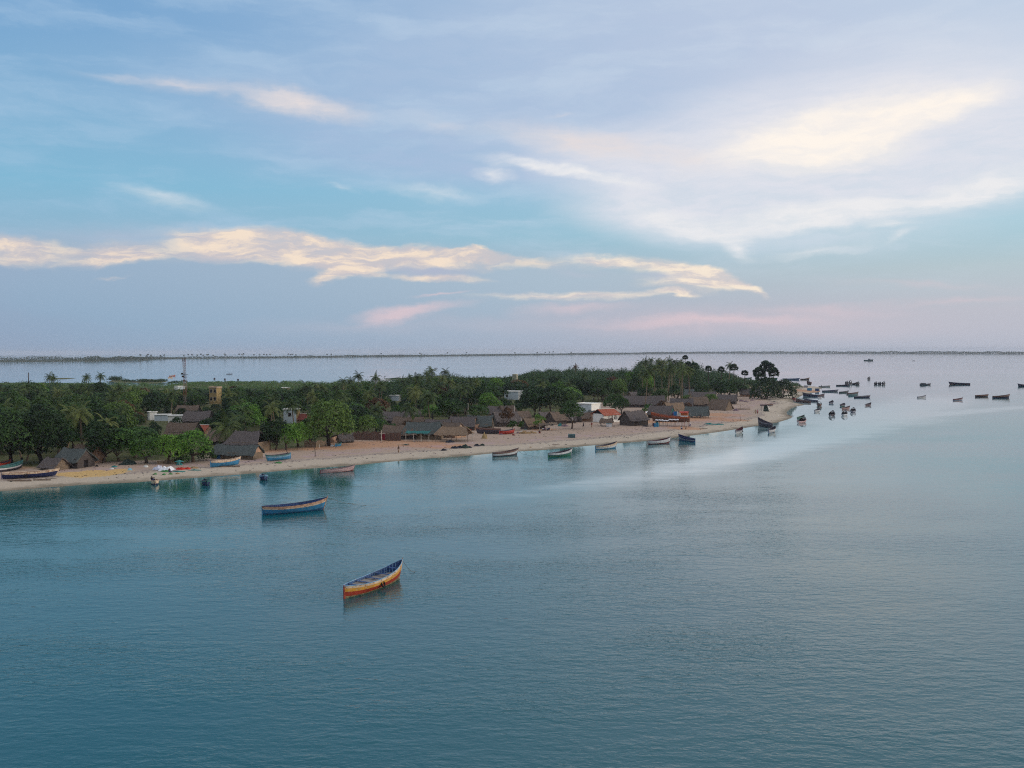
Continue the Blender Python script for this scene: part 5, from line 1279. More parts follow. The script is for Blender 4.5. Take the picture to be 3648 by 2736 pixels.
def drum(u, v, mat, label, s=1.0):
    p = G(u, v); r = empty('oil_drum', p); r.scale = (s, s, s); tag(r, label, 'drum'); m = MB(); m.lathe([(0.29, 0), (0.3, 0.02), (0.29, 0.05), (0.29, 0.28), (0.305, 0.3), (0.29, 0.32), (0.29, 0.58), (0.305, 0.6), (0.29, 0.62), (0.29, 0.86), (0.3, 0.88), (0.27, 0.86), (0.02, 0.86)], n=14); m.build('body', mat, r, smooth=False)
drum(2334, 1521, P_LBLUE, 'light blue drum left of the boat under repair', 1.3)
drum(2342, 1520, material('blue_tarp', srgb(42, 126, 158), 0.8, 0.2, 0.2, 2.0), 'second light blue drum left of the boat under repair', 1.4)
drum(2329, 1519, P_NAVY, 'dark drum at the left end of the boat under repair', 1.2)
drum(2345 - 4, 1515, P_GREEN, 'green drum behind the light blue ones', 1.5)
heap(1726, 1562, px(21, 1560), 1.6, 1.9, HAY, 'upright brown hay stack on the sand before the dark plank hull', 'hay stack', 'hay_stack', seed=3)

def logs(u, v, L, rz, label, r=0.12, name='log', cat='log', mat=WOOD):
    p = G(u, v); m = MB(); m.tube([(-L / 2, 0, r), (0, 0.06, r * 1.1), (L / 2, 0, r * 0.9)], (r, r, r * 0.8), 7); o = m.build(name, mat); o.location = p; o.rotation_euler = (0, 0, rz); return tag(o, label, cat)
logs(2650, 1459, 5.2, 0.0, 'long grey log on the sand right of the steep hut', 0.22)
logs(2636 - 130, 1527, 2.6, -0.1, 'thin stick on the sand right of the boat under repair', 0.07)
logs(2618, 1526, 2.4, -0.5, 'dark stick near the water left of the white boat end on', 0.07)
logs(1432, 1583, 3.0, 0.05, 'pale pole lying beside the net heap on the orange sand', 0.06, mat=POLEW)
logs(180, 1705, 3.0, -0.35, 'thin dark stick beside the long cream rimmed boat', 0.05)
logs(70, 1715, 4.4, 0.08, 'dark timber propped below the long cream rimmed boat', 0.14)
logs(150, 1712, 3.2, 0.12, 'second dark timber below the long cream rimmed boat', 0.14)
logs(820, 1664, 4.0, 0.08, 'dark roller log below the blue and yellow beached boat', 0.12)
logs(1980, 1585, 2.0, -0.2, 'driftwood stick near the water above the green and white boat', 0.07)
logs(2850 - 40, 1482, 4.0, -0.6, 'reddish pole lying on the tip of the small sand spit', 0.07, mat=paint(120, 70, 60))

# little tarpaulin hut on the open sand, laundry
def small_hut():
    p = G(2732, 1466); r = empty('tarpaulin_hut', p + Vector((0, 0.8, 0))); tag(r, 'little hut of dark net and white tarpaulin alone on the wide sand', 'hut')
    m = MB(); m.add([(-1.1, -0.8, 0), (0.9, -0.8, 0), (0.9, 0.8, 0), (-1.1, 0.8, 0), (-0.7, -0.6, 2.3), (0.1, -0.6, 2.5), (0.1, 0.6, 2.5), (-0.7, 0.6, 2.3)], [(0, 1, 5, 4), (1, 2, 6, 5), (2, 3, 7, 6), (3, 0, 4, 7), (4, 5, 6, 7)]); m.build('body', NETB, r)
    m = MB(); m.add([(0.2, -0.95, 2.4), (1.1, -0.95, 0.9), (1.3, -0.4, 1.0), (0.35, -0.3, 2.5), (0.2, -0.9, 2.33), (1.1, -0.9, 0.83), (1.3, -0.35, 0.93), (0.35, -0.25, 2.43)], [(0, 1, 2, 3), (7, 6, 5, 4), (0, 4, 5, 1), (1, 5, 6, 2), (2, 6, 7, 3), (3, 7, 4, 0)]); m.build('flap', WHITEC, r)
    m = MB(); m.box((-1.0, 0.2, 2.7), (2.4, 1.2, 0.15), 0.2); m.tube([(-1.9, 0.5, 0), (-1.8, 0.4, 2.7)], 0.06, 5); m.build('canopy', MAUVEN, r)
small_hut()
def cloth(u, v, D, w, h, mat, label):
    az = math.atan2(u - 1824, FPX); x, y = D * math.tan(az), D; z = CAM_H - (v - hor(u)) * D / FPX; m = MB(); vs = []; fs = []
    for i in range(9):
        for k in range(5): vs.append((-w / 2 + w * i / 8, 0.12 * math.sin(i * 1.7) * k / 4, -h * k / 4))
    for i in range(8):
        for k in range(4): a = i * 5 + k; fs.append((a, a + 1, a + 6, a + 5))
    m.add(vs, fs); o = m.build('laundry', mat); o.location = (x, y, z); tag(o, label, 'laundry')
DL = 330.0
cloth(2406, 1466, DL, 1.1, 1.7, BLUEC, 'bright blue cloth hanging on the washing line above the boat under repair')
cloth(2415, 1466, DL, 0.35, 1.6, WHITEC, 'narrow white cloth hanging right of the bright blue one')
cloth(2422, 1467, DL, 0.7, 1.6, SACK, 'cream cloth hanging at the right end of the washing line')
cloth(2399, 1467, DL, 0.4, 1.2, material('purple_cloth', srgb(110, 104, 158), 0.85, 0.1, 0.2, 2.0), 'lilac cloth hanging at the left end of the washing line')
def line():
    a = math.atan2(2392 - 1824, FPX); b_ = math.atan2(2432 - 1824, FPX); z = CAM_H - (1466 - hor(2400)) * DL / FPX; r = empty('washing_line', (DL * math.tan((a + b_) / 2), DL, 0)); tag(r, 'washing line between two short poles above the boat under repair', 'washing line')
    w = DL * (math.tan(b_) - math.tan(a)) / 2; m = MB(); m.tube([(-w, 0.03, z + 0.03), (w, 0.03, z + 0.03)], 0.03, 4); m.build('cord', ROPE, r)
    for s in (-1, 1): q = MB(); q.tube([(s * w, 0, 0.3), (s * w, 0, z + 0.15)], 0.06, 5); q.build('pole', WOOD, r)
    CLEAR.append((2392, 1462, 2434, 1486, DL, 2400, 0, 0))
line()

# ------------------------------------------------------------------ people
SKIN = material('skin', srgb(92, 62, 48), 0.6, 0.3, 0.08, 3.0)
HAIR = material('hair', srgb(24, 20, 20), 0.7, 0.2, 0.1, 3.0)
def skin_body(pose):
    """one continuous body grown from a jointed skeleton"""
    if pose == 'sit':
        J = dict(p=(0, 0, .18), c=(0, .02, .48), n=(0, 0, .72), hd=(0, -.02, .86), ht=(0, -.02, .98), kl=(.16, -.42, .40), al=(.14, -.62, .08), tl=(.14, -.76, .04), kr=(-.16, -.40, .42), ar=(-.14, -.56, .08), tr=(-.14, -.70, .04),
                 sl=(.19, 0, .66), el=(.26, -.16, .44), wl=(.16, -.36, .44), sr=(-.19, 0, .66), er=(-.26, -.14, .44), wr=(-.14, -.36, .42), hl=(.09, -.03, .18), hr=(-.09, -.03, .18))
    else:
        w = 0.22 if pose == 'walk' else 0.03
        J = dict(p=(0, 0, .88), c=(0, 0, 1.16), n=(0, 0, 1.44), hd=(0, -.02, 1.55), ht=(0, -.02, 1.68), hl=(.09, 0, .84), hr=(-.09, 0, .84), kl=(.10, -w, .48), al=(.11, -w * .9, .08), tl=(.12, -w - .13, .03),
                 kr=(-.10, w * .7, .48), ar=(-.11, w * 1.5, .10), tr=(-.12, w * 1.5 - .13, .04), sl=(.19, 0, 1.38), el=(.25, w * .6, 1.10), wl=(.24, w * .2 - .06, .84), sr=(-.19, 0, 1.38), er=(-.25, -w * .5, 1.10), wr=(-.24, -w - .06, .86))
    rad = dict(p=.125, c=.13, n=.055, hd=.085, ht=.06, hl=.09, hr=.09, kl=.058, al=.038, tl=.032, kr=.058, ar=.038, tr=.032, sl=.06, el=.042, wl=.03, sr=.06, er=.042, wr=.03)
    E = [('p', 'c'), ('c', 'n'), ('n', 'hd'), ('hd', 'ht'), ('p', 'hl'), ('hl', 'kl'), ('kl', 'al'), ('al', 'tl'), ('p', 'hr'), ('hr', 'kr'), ('kr', 'ar'), ('ar', 'tr'), ('n', 'sl'), ('sl', 'el'), ('el', 'wl'), ('n', 'sr'), ('sr', 'er'), ('er', 'wr')]
    ks = list(J); V = [J[k] for k in ks]; Ed = [(ks.index(a), ks.index(b)) for a, b in E]; R_ = [rad[k] for k in ks]
    for s, wk in ((1, 'wl'), (-1, 'wr')):            # five short fingers from each wrist
        wv = J[wk]; i0 = ks.index(wk)
        hnd = (wv[0], wv[1] - .02, wv[2] - .07); V.append(hnd); R_.append(.026); Ed.append((i0, len(V) - 1)); hi = len(V) - 1
        for f in range(4): V.append((hnd[0] + (f - 1.5) * .006, hnd[1] + (f - 1.5) * .02, hnd[2] - .085 + abs(f - 1.4) * .012)); R_.append(.009); Ed.append((hi, len(V) - 1))
        V.append((hnd[0] - s * .01, hnd[1] - .05, hnd[2] - .03)); R_.append(.010); Ed.append((hi, len(V) - 1))
    me = bpy.data.meshes.new('person_body'); me.from_pydata(V, Ed, []); me.skin_vertices or None
    o = bpy.data.objects.new('tmp', me); COL.objects.link(o)
    sk = o.modifiers.new('s', 'SKIN'); sk.use_smooth_shade = True; sub = o.modifiers.new('d', 'SUBSURF'); sub.levels = 1; sub.render_levels = 1
    if not me.skin_vertices:
        bpy.context.view_layer.objects.active = o; bpy.ops.object.skin_root_mark if False else None
        bm = bmesh.new(); bm.from_mesh(me); bm.verts.layers.skin.verify(); bm.to_mesh(me); bm.free()
    for i, sv in enumerate(me.skin_vertices[0].data): sv.radius = (R_[i], R_[i]); sv.use_root = (i == 0)
    dg = bpy.context.evaluated_depsgraph_get(); dg.update(); m2 = bpy.data.meshes.new_from_object(o.evaluated_get(dg)); m2.name = 'body_' + pose
    bpy.data.objects.remove(o, do_unlink=True); m2.materials.clear(); m2.materials.append(SKIN)
    # nose, so the face has a direction
    return m2, J
BODY = {k: skin_body(k) for k in ('stand', 'walk', 'sit')}
def person(u, v, pose, face, shirt, lower, label, group=None, at=None, s=1.0):
    p = at if at is not None else G(u, v); r = empty('person', p, face, s); tag(r, label, 'person', group)
    m2, J = BODY[pose]; obj('body', m2, r)
    hd = J['hd']; m = MB(); m.lathe([(.02, .145), (.07, .12), (.092, .06), (.094, .0), (.086, -.03)][::-1], (hd[0], hd[1] + .018, hd[2]), 12); m.build('hair', HAIR, r, smooth=True)
    c, pv = J['c'], J['p']
    if shirt is not None:
        m = MB(); z0, z1 = pv[2] - .02, J['n'][2] - .03; ym = (c[1] + pv[1]) / 2; n = 12; vs = []; fs = []
        for k, (zz, rx, ry) in enumerate(((z0, .165, .145), ((z0 + z1) / 2, .165, .15), (z1 - .06, .20, .13), (z1, .09, .085))):
            for i in range(n): a = 2 * math.pi * i / n; vs.append((rx * math.cos(a), ym + ry * math.sin(a), zz))
        for k in range(3):
            for i in range(n): fs.append((k * n + i, k * n + (i + 1) % n, (k + 1) * n + (i + 1) % n, (k + 1) * n + i))
        m.add(vs, fs)
        for sd, sh, el in ((1, 'sl', 'el'), (-1, 'sr', 'er')):
            A_, B_ = Vector(J[sh]), Vector(J[el]); m.tube([A_, A_.lerp(B_, .75)], (.085, .066), 8)
        m.build('shirt', shirt, r, smooth=True)
    if lower is not None:
        m = MB()
        if pose == 'sit':
            for hk, kk in (('hl', 'kl'), ('hr', 'kr')): m.tube([J[hk], J[kk], Vector(J[kk]).lerp(Vector(J['al' if kk == 'kl' else 'ar']), .45)], (.13, .09, .075), 8)
        else: m.lathe([(.19, .30), (.175, .6), (.155, .95)], (0, 0, 0), 14)
        m.build('lungi', lower, r, smooth=True)
    return r
C_W = material('cotton_white', srgb(206, 206, 208), 0.9, 0.1, 0.05, 2.0); C_B = material('cotton_blue', srgb(48, 66, 120), 0.9, 0.1, 0.1, 2.0); C_P = material('cotton_pink', srgb(196, 140, 150), 0.9, 0.1, 0.1, 2.0)
C_N = material('cotton_dark', srgb(42, 38, 52), 0.9, 0.1, 0.1, 2.0); C_R = material('cotton_red', srgb(140, 48, 44), 0.9, 0.1, 0.1, 2.0); C_T = material('cotton_tan', srgb(176, 152, 128), 0.9, 0.1, 0.1, 2.0)
person(1420, 1614, 'walk', 2.6, None, C_T, 'bare chested person walking along the beach near the water, left of centre')
person(542, 1722, 'sit', 3.1, C_N, C_B, 'person in dark clothes sitting in the small boat seen end on', at=Vector((*flat(541, 1722), 0.42)))
person(2494, 1492, 'stand', 0.4, C_N, C_N, 'person in dark clothes standing before the raised thatched shelter')
person(2458, 1521, 'stand', 0.8, C_W, C_B, 'person in white shirt and blue lungi standing right of the boat under repair')
person(2427, 1529, 'sit', 0.3, C_W, C_B, 'person in white and blue sitting on the sand before the boat under repair')
person(2444, 1529, 'sit', -0.5, C_T, C_T, 'person in tan sitting on the sand before the boat under repair')
person(2691, 1475, 'walk', -0.8, C_T, C_T, 'person in tan clothes walking on the wide sand, left one of a couple')
person(2698, 1474, 'walk', -0.8, C_P, C_R, 'person in reddish clothes walking on the wide sand, right one of a couple')
person(1827, 1553, 'sit', 1.4, C_R, C_R, 'person in dark red crouching on the sand beside the red canoe')
person(1921, 1544, 'sit', 0.5, C_N, C_R, 'person in dark clothes sitting alone left of the low brown awning')
person(1934, 1534, 'sit', 0.2, C_W, C_N, 'person in white sitting under the low brown awning, leftmost of four')
person(1942, 1533, 'sit', -0.2, C_P, C_B, 'person in pink under the low brown awning, second from the left')
person(1949, 1533, 'sit', 0.3, C_W, C_B, 'person in white and blue sitting under the awning, third from the left')
person(1956, 1533, 'sit', -0.4, C_B, C_N, 'person in blue sitting under the low brown awning, rightmost of the group')
person(1939, 1528, 'stand', 0.2, C_N, C_N, 'dark clothed person standing behind the group under the low brown awning')
person(1677, 1541, 'stand', 0.3, C_R, C_R, 'small figure in red standing right of the pavilion', s=0.7)
person(2108, 1524, 'stand', 0.2, C_R, C_T, 'person in red standing before the white house with the red roof')
person(2078, 1522, 'walk', 1.2, C_N, C_N, 'person in dark clothes walking left of the red roofed house')
person(78, 1652, 'stand', 0.3, C_N, C_N, 'dark clothed person under the big spreading tree at the far left', s=0.9)
person(1104, 1582, 'stand', 0.3, C_N, C_R, 'dark clothed person behind the pale matting fence')
person(603, 1684, 'sit', 1.0, C_N, C_B, 'person in navy sitting on the crumpled white tarpaulin')
person(1358 - 18, 1548, 'stand', 0.1, C_N, C_B, 'person half hidden behind the dark brush fence')
person(2925, 1382, 'stand', 0.4, C_N, C_N, 'person wading beside the grey boat with an engine at its stern', at=Vector((*flat(2926, 1379), -0.3)))
person(816, 1333, 'stand', 0.0, C_N, C_N, 'person standing in the dark canoe on the far water', at=Vector((*flat(816, 1332.5), 0.25)))

# outboard engine boat extra: an anchor line and stakes near the shore
for u0, v0, u1, v1, lb in ((1850, 1604, 1876, 1618, 'slack anchor line from the sand to the leftmost boat of the row'), (1958, 1600, 1982, 1586, 'anchor line running up the sand by the green and white boat'), (2400, 1562, 2418, 1556, 'anchor line between the maroon bottomed boat and the beach')):
    a, b_ = G(u0, v0), G(u1, v1); m = MB(); pts = [a.lerp(b_, k / 8) - a + Vector((0, 0, 0.05 + 0.3 * (1 - (k / 4 - 1) ** 2))) for k in range(9)]; m.tube(pts, 0.035, 4); o = m.build('anchor_line', ROPE); o.location = a; tag(o, lb, 'rope')

# weed, shells, twigs and scraps strewn over the sand: nobody could count them
g7 = np.random.default_rng(77); C7 = []
for _ in range(15000):
    az = R(g7.uniform(-31, 16)); D = math.sqrt(g7.uniform(150 ** 2, 520 ** 2)); C7.append((D * math.sin(az), D * math.cos(az)))
C7 = np.array(C7); d7 = shore_d(C7); w7 = signed(C7, wood_poly)
near = np.abs(d7 - 10.5 - 3.0 * (vnoise(C7[:, 0], C7[:, 1], 12, 3) - 0.5)) < 1.0
keep = ((d7 > 3) & (w7 < 6) & (vnoise(C7[:, 0], C7[:, 1], 9, 8) > 0.42) & (d7 < 60)) | near
C7 = C7[keep]; z7 = height(C7[:, 0], C7[:, 1]); m = MB()
for (x, y), z, r1, r2, a, e in zip(C7, z7, g7.uniform(0.06, 0.26, len(C7)), g7.uniform(0.03, 0.08, len(C7)), g7.uniform(0, 3.1, len(C7)), g7.random(len(C7))):
    m.box((x, y, z + r2 * 0.6), (r1 * (4.0 if e < 0.15 else 1.8), r1 * (0.5 if e < 0.15 else 1.3), r2), a, mi=int(e * 2.99), taper=0.7)
o = m.build('beach_litter', [WOODDARK, NETB, MAUVEN]); tag(o, 'dark weed, twigs and scraps strewn over the sand', kind='stuff')

# ------------------------------------------------------------------ trees
LF_DARK = leaf_mat('leaves_dark', srgb(18, 38, 18), srgb(56, 88, 40), srgb(62, 84, 38))
LF_MID = leaf_mat('leaves_mid', srgb(28, 56, 24), srgb(76, 112, 46), srgb(84, 104, 46))
LF_BRIGHT = leaf_mat('leaves_bright', srgb(40, 76, 24), srgb(100, 142, 50), srgb(96, 128, 48))
LF_BROWN = leaf_mat('leaves_russet', srgb(62, 44, 30), srgb(112, 78, 48), srgb(92, 72, 42))
LF_PALM = leaf_mat('fronds_coconut', srgb(30, 52, 26), srgb(88, 106, 52), srgb(100, 104, 56), 0.15)
LF_PALMYRA = leaf_mat('fans_palmyra', srgb(28, 48, 40), srgb(64, 88, 62), srgb(60, 80, 54), 0.1)
BARK = material('bark', srgb(84, 72, 64), 0.95, 0.05, 0.25, 2.0, bump=0.6)
BARKD = material('bark_dark', srgb(52, 44, 42), 0.95, 0.05, 0.25, 2.0, bump=0.6)
PBARK = material('palm_bark', srgb(120, 104, 88), 0.95, 0.05, 0.2, 3.0, streak=(1, 1, 3), bump=0.5)

def leaf_quads(C, Nn, size, rng, asp=0.62):
    """one small leaf spray per point C (n,3) facing roughly along Nn"""
    n = len(C); r = rng.normal(size=(n, 3)) * 0.55 + Nn; r /= np.linalg.norm(r, axis=1, keepdims=True) + 1e-9
    a = np.cross(r, rng.normal(size=(n, 3))); a /= np.linalg.norm(a, axis=1, keepdims=True) + 1e-9; b = np.cross(r, a)
    s = size * rng.uniform(0.6, 1.35, (n, 1)); a = a * s; b = b * s * asp
    return np.stack([C - a, C - b * 0.8 + a * 0.1, C + a, C + b * 0.8 + a * 0.1], 1)

def crown_data(name, seed, R0_=5.0, Hc=5.5, z0=2.2, lobes=17, per=230, leaf=0.30, flatness=1.0, mat=None):
    rng = np.random.default_rng(seed); Q = []
    L = []
    for i in range(lobes):
        a = rng.uniform(0, 2 * math.pi); rr = math.sqrt(rng.uniform(0.02, 1.0)) * R0_ * 0.68; h = rng.uniform(0.12, 0.92)
        rr *= (1 - 0.55 * max(0, h - 0.45) / 0.55); L.append((rr * math.cos(a), rr * math.sin(a), z0 + Hc * h * (1 - 0.25 * (rr / R0_) ** 2), R0_ * rng.uniform(0.26, 0.44)))
    L.append((0, 0, z0 + Hc * 0.62, R0_ * 0.5)); Lc = np.array(L)
    for (x, y, z, r) in L:
        n = int(per * (r / (0.36 * R0_)) ** 2)
        d = rng.normal(size=(n, 3)); d /= np.linalg.norm(d, axis=1, keepdims=True); d[:, 2] = np.where(d[:, 2] < -0.35, -d[:, 2], d[:, 2])
        bump = 1 + 0.18 * np.sin(d[:, 0] * 7 + x) * np.sin(d[:, 1] * 6 + y) + 0.10 * rng.normal(size=n)
        C = np.array([x, y, z]) + d * (np.array([1.12, 1.12, 0.82]) * r) * bump[:, None]
        keep = np.ones(n, bool)
        for q in Lc:
            if (q[:3] != (x, y, z)).any(): keep &= np.linalg.norm((C - q[:3]) / np.array([1.12, 1.12, 0.82]), axis=1) > q[3] * 0.80
        C = C[keep]; Q.append(leaf_quads(C, d[keep] + np.array([0, 0, 0.35]), leaf, rng))
    V = np.concatenate(Q); return quads_mesh(name, V, [mat or LF_MID]), Lc

def trunk_mesh(Lc, seed, z0=2.2, r=0.32, lean=0.3, n=5, mat=None, stems=1):
    rng = random.Random(seed); m = MB()
    for s in range(stems):
        lx, ly = rng.uniform(-lean, lean) * 2, rng.uniform(-lean, lean); bx = (s - (stems - 1) / 2) * 0.9
        f = Vector((lx + bx * 1.6, ly, z0 * 0.75)); m.tube([(bx * 0.4, 0, -0.3), (bx * 0.6 + lx * 0.4, ly * 0.3, z0 * 0.35), f], (r * 1.25, r, r * 0.8), 7)
        for q in rng.sample(list(map(tuple, Lc)), n):
            e = Vector(q[:3]); mid = f.lerp(e, 0.5) + Vector((0, 0, -0.3)); m.tube([f, mid, e], (r * 0.55, r * 0.36, r * 0.12), 5)
    return m.data('trunk', mat or BARK)

PROTO = {}
def make_tree(key, name, seed, leafmat, bark=BARK, **k):
    tk = {q: k.pop(q) for q in ('r', 'lean', 'n', 'stems') if q in k}
    cd, Lc = crown_data('crown', seed, mat=leafmat, **k)
    PROTO[key] = (name, cd, trunk_mesh(Lc, seed, z0=k.get('z0', 2.2), mat=bark, **tk), k.get('R0_', 5.0), k.get('z0', 2.2) + k.get('Hc', 5.5))
for i in range(5): make_tree('broad%d' % i, 'broadleaf_tree', 20 + i, LF_DARK, lobes=16 + i, per=270, leaf=0.34)
for i in range(3): make_tree('low%d' % i, 'broadleaf_tree', 40 + i, LF_MID, R0_=4.5, Hc=3.4, z0=1.7, lobes=15, per=240, leaf=0.26)
for i in range(3): make_tree('bush%d' % i, 'leafy_bush', 60 + i, LF_MID, R0_=2.6, Hc=2.4, z0=0.1, lobes=9, per=200, leaf=0.20, r=0.1)
for i in range(2): make_tree('spread%d' % i, 'spreading_tree', 80 + i, LF_DARK, bark=BARKD, R0_=8.0, Hc=5.6, z0=2.4, lobes=30, per=360, leaf=0.38, r=0.42, lean=1.1, n=7, stems=2)
make_tree('thicket0', 'bushy_tree', 71, LF_DARK, bark=BARKD, R0_=8.0, Hc=7.0, z0=0.3, lobes=40, per=300, leaf=0.40, r=0.3, stems=2)
make_tree('slender', 'slender_tree', 95, LF_DARK, R0_=3.6, Hc=6.0, z0=3.2, lobes=13, per=230, leaf=0.26, r=0.2)
make_tree('sapling', 'young_tree', 97, LF_BRIGHT, R0_=1.5, Hc=1.8, z0=1.0, lobes=7, per=120, leaf=0.16, r=0.07)

TREES = []
def plant(key, p, Rr, h, label, mat=None, cat='tree', group=None, rz=None, name=None, sink=0.0):
    nm, cd, td, R1, H1 = PROTO[key]; rz = random.random() * 6.28 if rz is None else rz
    root = empty(name or nm, p, rz, (Rr / R1, Rr / R1, h / H1)); tag(root, label, cat, group)
    for n_, d_ in (('crown', cd), ('trunk', td)):
        o = bpy.data.objects.new(n_, d_); COL.objects.link(o); o.parent = root
        if n_ == 'crown' and mat is not None: o.material_slots[0].link = 'OBJECT'; o.material_slots[0].material = mat
    TREES.append((p[0], p[1], Rr)); return root

def tree_at(key, u, v, Rr, h, label, mat=None, **k):
    return plant(key, G(u, v), Rr, h, label, mat, **k)

# named front trees
tree_at('spread0', 40, 1652, 7.6, 9.4, 'big dark spreading tree with forked trunks behind the beached boats at the far left', LF_DARK)
tree_at('spread1', 150, 1650, 6.6, 9.0, 'big dark spreading tree leaning over the low small hut at the far left', LF_DARK)
tree_at('broad1', 215, 1632, 4.6, 6.8, 'bright edged tree rising behind the grey hut with corner posts', LF_MID)
tree_at('broad0', 368, 1648, 5.2, 8.0, 'dark tree standing on the sand right of the hut with the pale mud gable', LF_DARK)
tree_at('broad3', 425, 1645, 4.3, 6.6, 'yellowish green tree with thin pale trunks above the grey net pile', LF_MID)
tree_at('low0', 522, 1650, 4.6, 5.0, 'low bright tree left of the forked one above the coloured nets', LF_BRIGHT)
tree_at('low1', 602, 1652, 4.0, 5.4, 'bright tree with a short dark forked trunk above the coloured nets', LF_BRIGHT)
tree_at('low2', 688, 1646, 5.0, 5.6, 'rounded bright green tree before the brown thatched hut, left of the double hut', LF_BRIGHT)
tree_at('bush0', 655, 1650, 2.4, 2.6, 'small bush at the foot of the rounded bright tree', LF_MID, cat='bush')
tree_at('bush1', 738, 1640, 2.2, 2.4, 'small bush at the left corner of the double hut', LF_MID, cat='bush')
tree_at('broad2', 982, 1602, 4.0, 6.4, 'dark green tree right of the double hut', LF_DARK)
tree_at('low1', 1020, 1602, 4.0, 5.4, 'bright leafy tree right of the double hut, above the light blue beached boat', LF_BRIGHT)
tree_at('low0', 1062, 1594, 4.0, 5.6, 'yellow green leafy tree at the left end of the pale matting fence', LF_BRIGHT)
tree_at('spread1', 1172, 1588, 7.4, 9.2, 'big rounded spreading tree with a dark forked trunk behind the post on the beach', LF_MID)
tree_at('broad4', 1240, 1560, 4.0, 6.0, 'olive tree at the left end of the dark brush fence', LF_MID)
tree_at('low2', 1300, 1558, 3.8, 5.0, 'leafy tree behind the dark brush fence', LF_MID)
tree_at('low0', 1352, 1552, 3.2, 4.2, 'low green tree behind the cross shaped pole', LF_MID)
tree_at('bush2', 1392, 1545, 2.4, 2.6, 'green bush between the brush fence and the brown thatched hut', LF_MID, cat='bush')
tree_at('broad1', 1595, 1508, 5.0, 7.0, 'green tree behind the open thatched pavilion', LF_MID)
tree_at('low1', 1540, 1500, 4.6, 4.8, 'bright green bushy tree behind the hipped thatched house', LF_BRIGHT)
tree_at('sapling', 1642, 1528, 1.9, 3.6, 'small bright tree growing against the grey hut behind the pavilion', LF_BRIGHT)
tree_at('sapling', 1663, 1545, 1.1, 1.9, 'tiny dark shrub at the right end of the pavilion', LF_DARK, cat='shrub')
tree_at('low2', 1702, 1500, 4.2, 4.6, 'green tree between the two thatched huts behind the dark hull', LF_MID)
tree_at('slender', 1806, 1522, 2.6, 6.4, 'thin olive tree in front of the hut with a row of pale posts', LF_BROWN)
tree_at('sapling', 1829, 1533, 1.9, 2.8, 'small bright sapling on the sand, left one beside the heap of pale nets', LF_BRIGHT)
tree_at('sapling', 1858, 1533, 1.3, 2.6, 'small bright sapling on the sand, right one beside the heap of pale nets', LF_BRIGHT)
tree_at('sapling', 1921, 1530, 2.0, 4.4, 'yellowish young tree in front of the weathered pale hut', LF_BRIGHT)
tree_at('slender', 2038, 1528, 4.4, 9.0, 'tall slender dark tree standing alone on the beach left of the red roofed house', LF_DARK)
tree_at('broad0', 1905, 1484, 6.4, 9.2, 'large dark tree, left one of three behind the sitting people', LF_DARK)
tree_at('broad3', 1965, 1484, 6.6, 9.8, 'large dark tree, middle one of three behind the sitting people', LF_DARK)
tree_at('broad2', 2010, 1480, 5.6, 9.2, 'large dark tree, right one of three behind the sitting people', LF_DARK)
tree_at('broad4', 2188, 1470, 5.2, 6.6, 'dark green tree right of the tall white block', LF_DARK)
tree_at('low1', 2214, 1476, 3.8, 5.2, 'olive green tree between the red roofed house and the sandy wall', LF_MID)
tree_at('sapling', 2310, 1478, 2.4, 3.8, 'round bright tree left of the boat shed', LF_BRIGHT)
tree_at('bush0', 2352, 1462, 2.4, 3.0, 'olive bush among the thatched roofs above the boat shed', LF_BROWN, cat='bush')
tree_at('bush1', 2452, 1466, 2.2, 2.8, 'olive bush above the raised thatched shelter', LF_BROWN, cat='bush')
tree_at('broad2', 2560, 1420, 6.2, 8.2, 'dark tree, left one of the clump behind the steep hut', LF_DARK)
tree_at('broad4', 2600, 1422, 6.6, 8.4, 'dark tree, right one of the clump behind the steep hut', LF_DARK)
tree_at('broad1', 2625, 1412, 5.0, 7.4, 'dark tree with a bare trunk left of the mud walled hut', LF_DARK)
tree_at('thicket0', 2728, 1422, 8.0, 8.4, 'huge dark bushy tree, left part of the clump on the open sand', LF_DARK)
tree_at('thicket0', 2784, 1418, 7.6, 7.6, 'huge dark bushy tree, right part of the clump on the open sand', LF_DARK)
tree_at('low2', 2822, 1396, 6.4, 4.4, 'low spreading bush tree at the edge of the sand spit', LF_MID)
tree_at('broad1', 2352, 1444, 4.4, 6.4, 'dark tree rising among the roofs above the boat under repair', LF_DARK)
tree_at('broad3', 2412, 1432, 4.8, 7.0, 'dark tree between the very long roof and the dark hut in the middle', LF_DARK)
tree_at('low0', 2446, 1446, 3.4, 4.2, 'olive tree among the thatched roofs left of the steep hut', LF_MID)
tree_at('broad0', 2498, 1424, 5.0, 7.6, 'dark tree overhanging the long dark roof behind the steep hut', LF_DARK)
tree_at('low1', 2532, 1446, 3.6, 4.4, 'green tree tucked behind the steep hut on its left', LF_MID)
tree_at('broad2', 2298, 1440, 4.4, 6.6, 'dark tree above the left part of the very long grey roof', LF_DARK)
tree_at('low2', 2376, 1470, 2.8, 3.4, 'olive bushy tree right behind the teal gable hut', LF_BROWN)
tree_at('low0', 2650, 1408, 4.4, 4.6, 'green tree left of the mud walled hut near the big clump', LF_MID)
tree_at('broad0', 508, 1462, 7.6, 8.2, 'russet leaved tree left of the lattice mast', LF_BROWN)
tree_at('broad3', 470, 1452, 5.2, 7.2, 'reddish brown tree behind the russet one', LF_BROWN)
tree_at('broad1', 838, 1430, 5.0, 6.6, 'brownish tree right of the yellow two storey house', LF_BROWN)
tree_at('broad2', 1345, 1500, 4.4, 7.0, 'tree with rusty leaves in the middle of the wood', LF_BROWN)

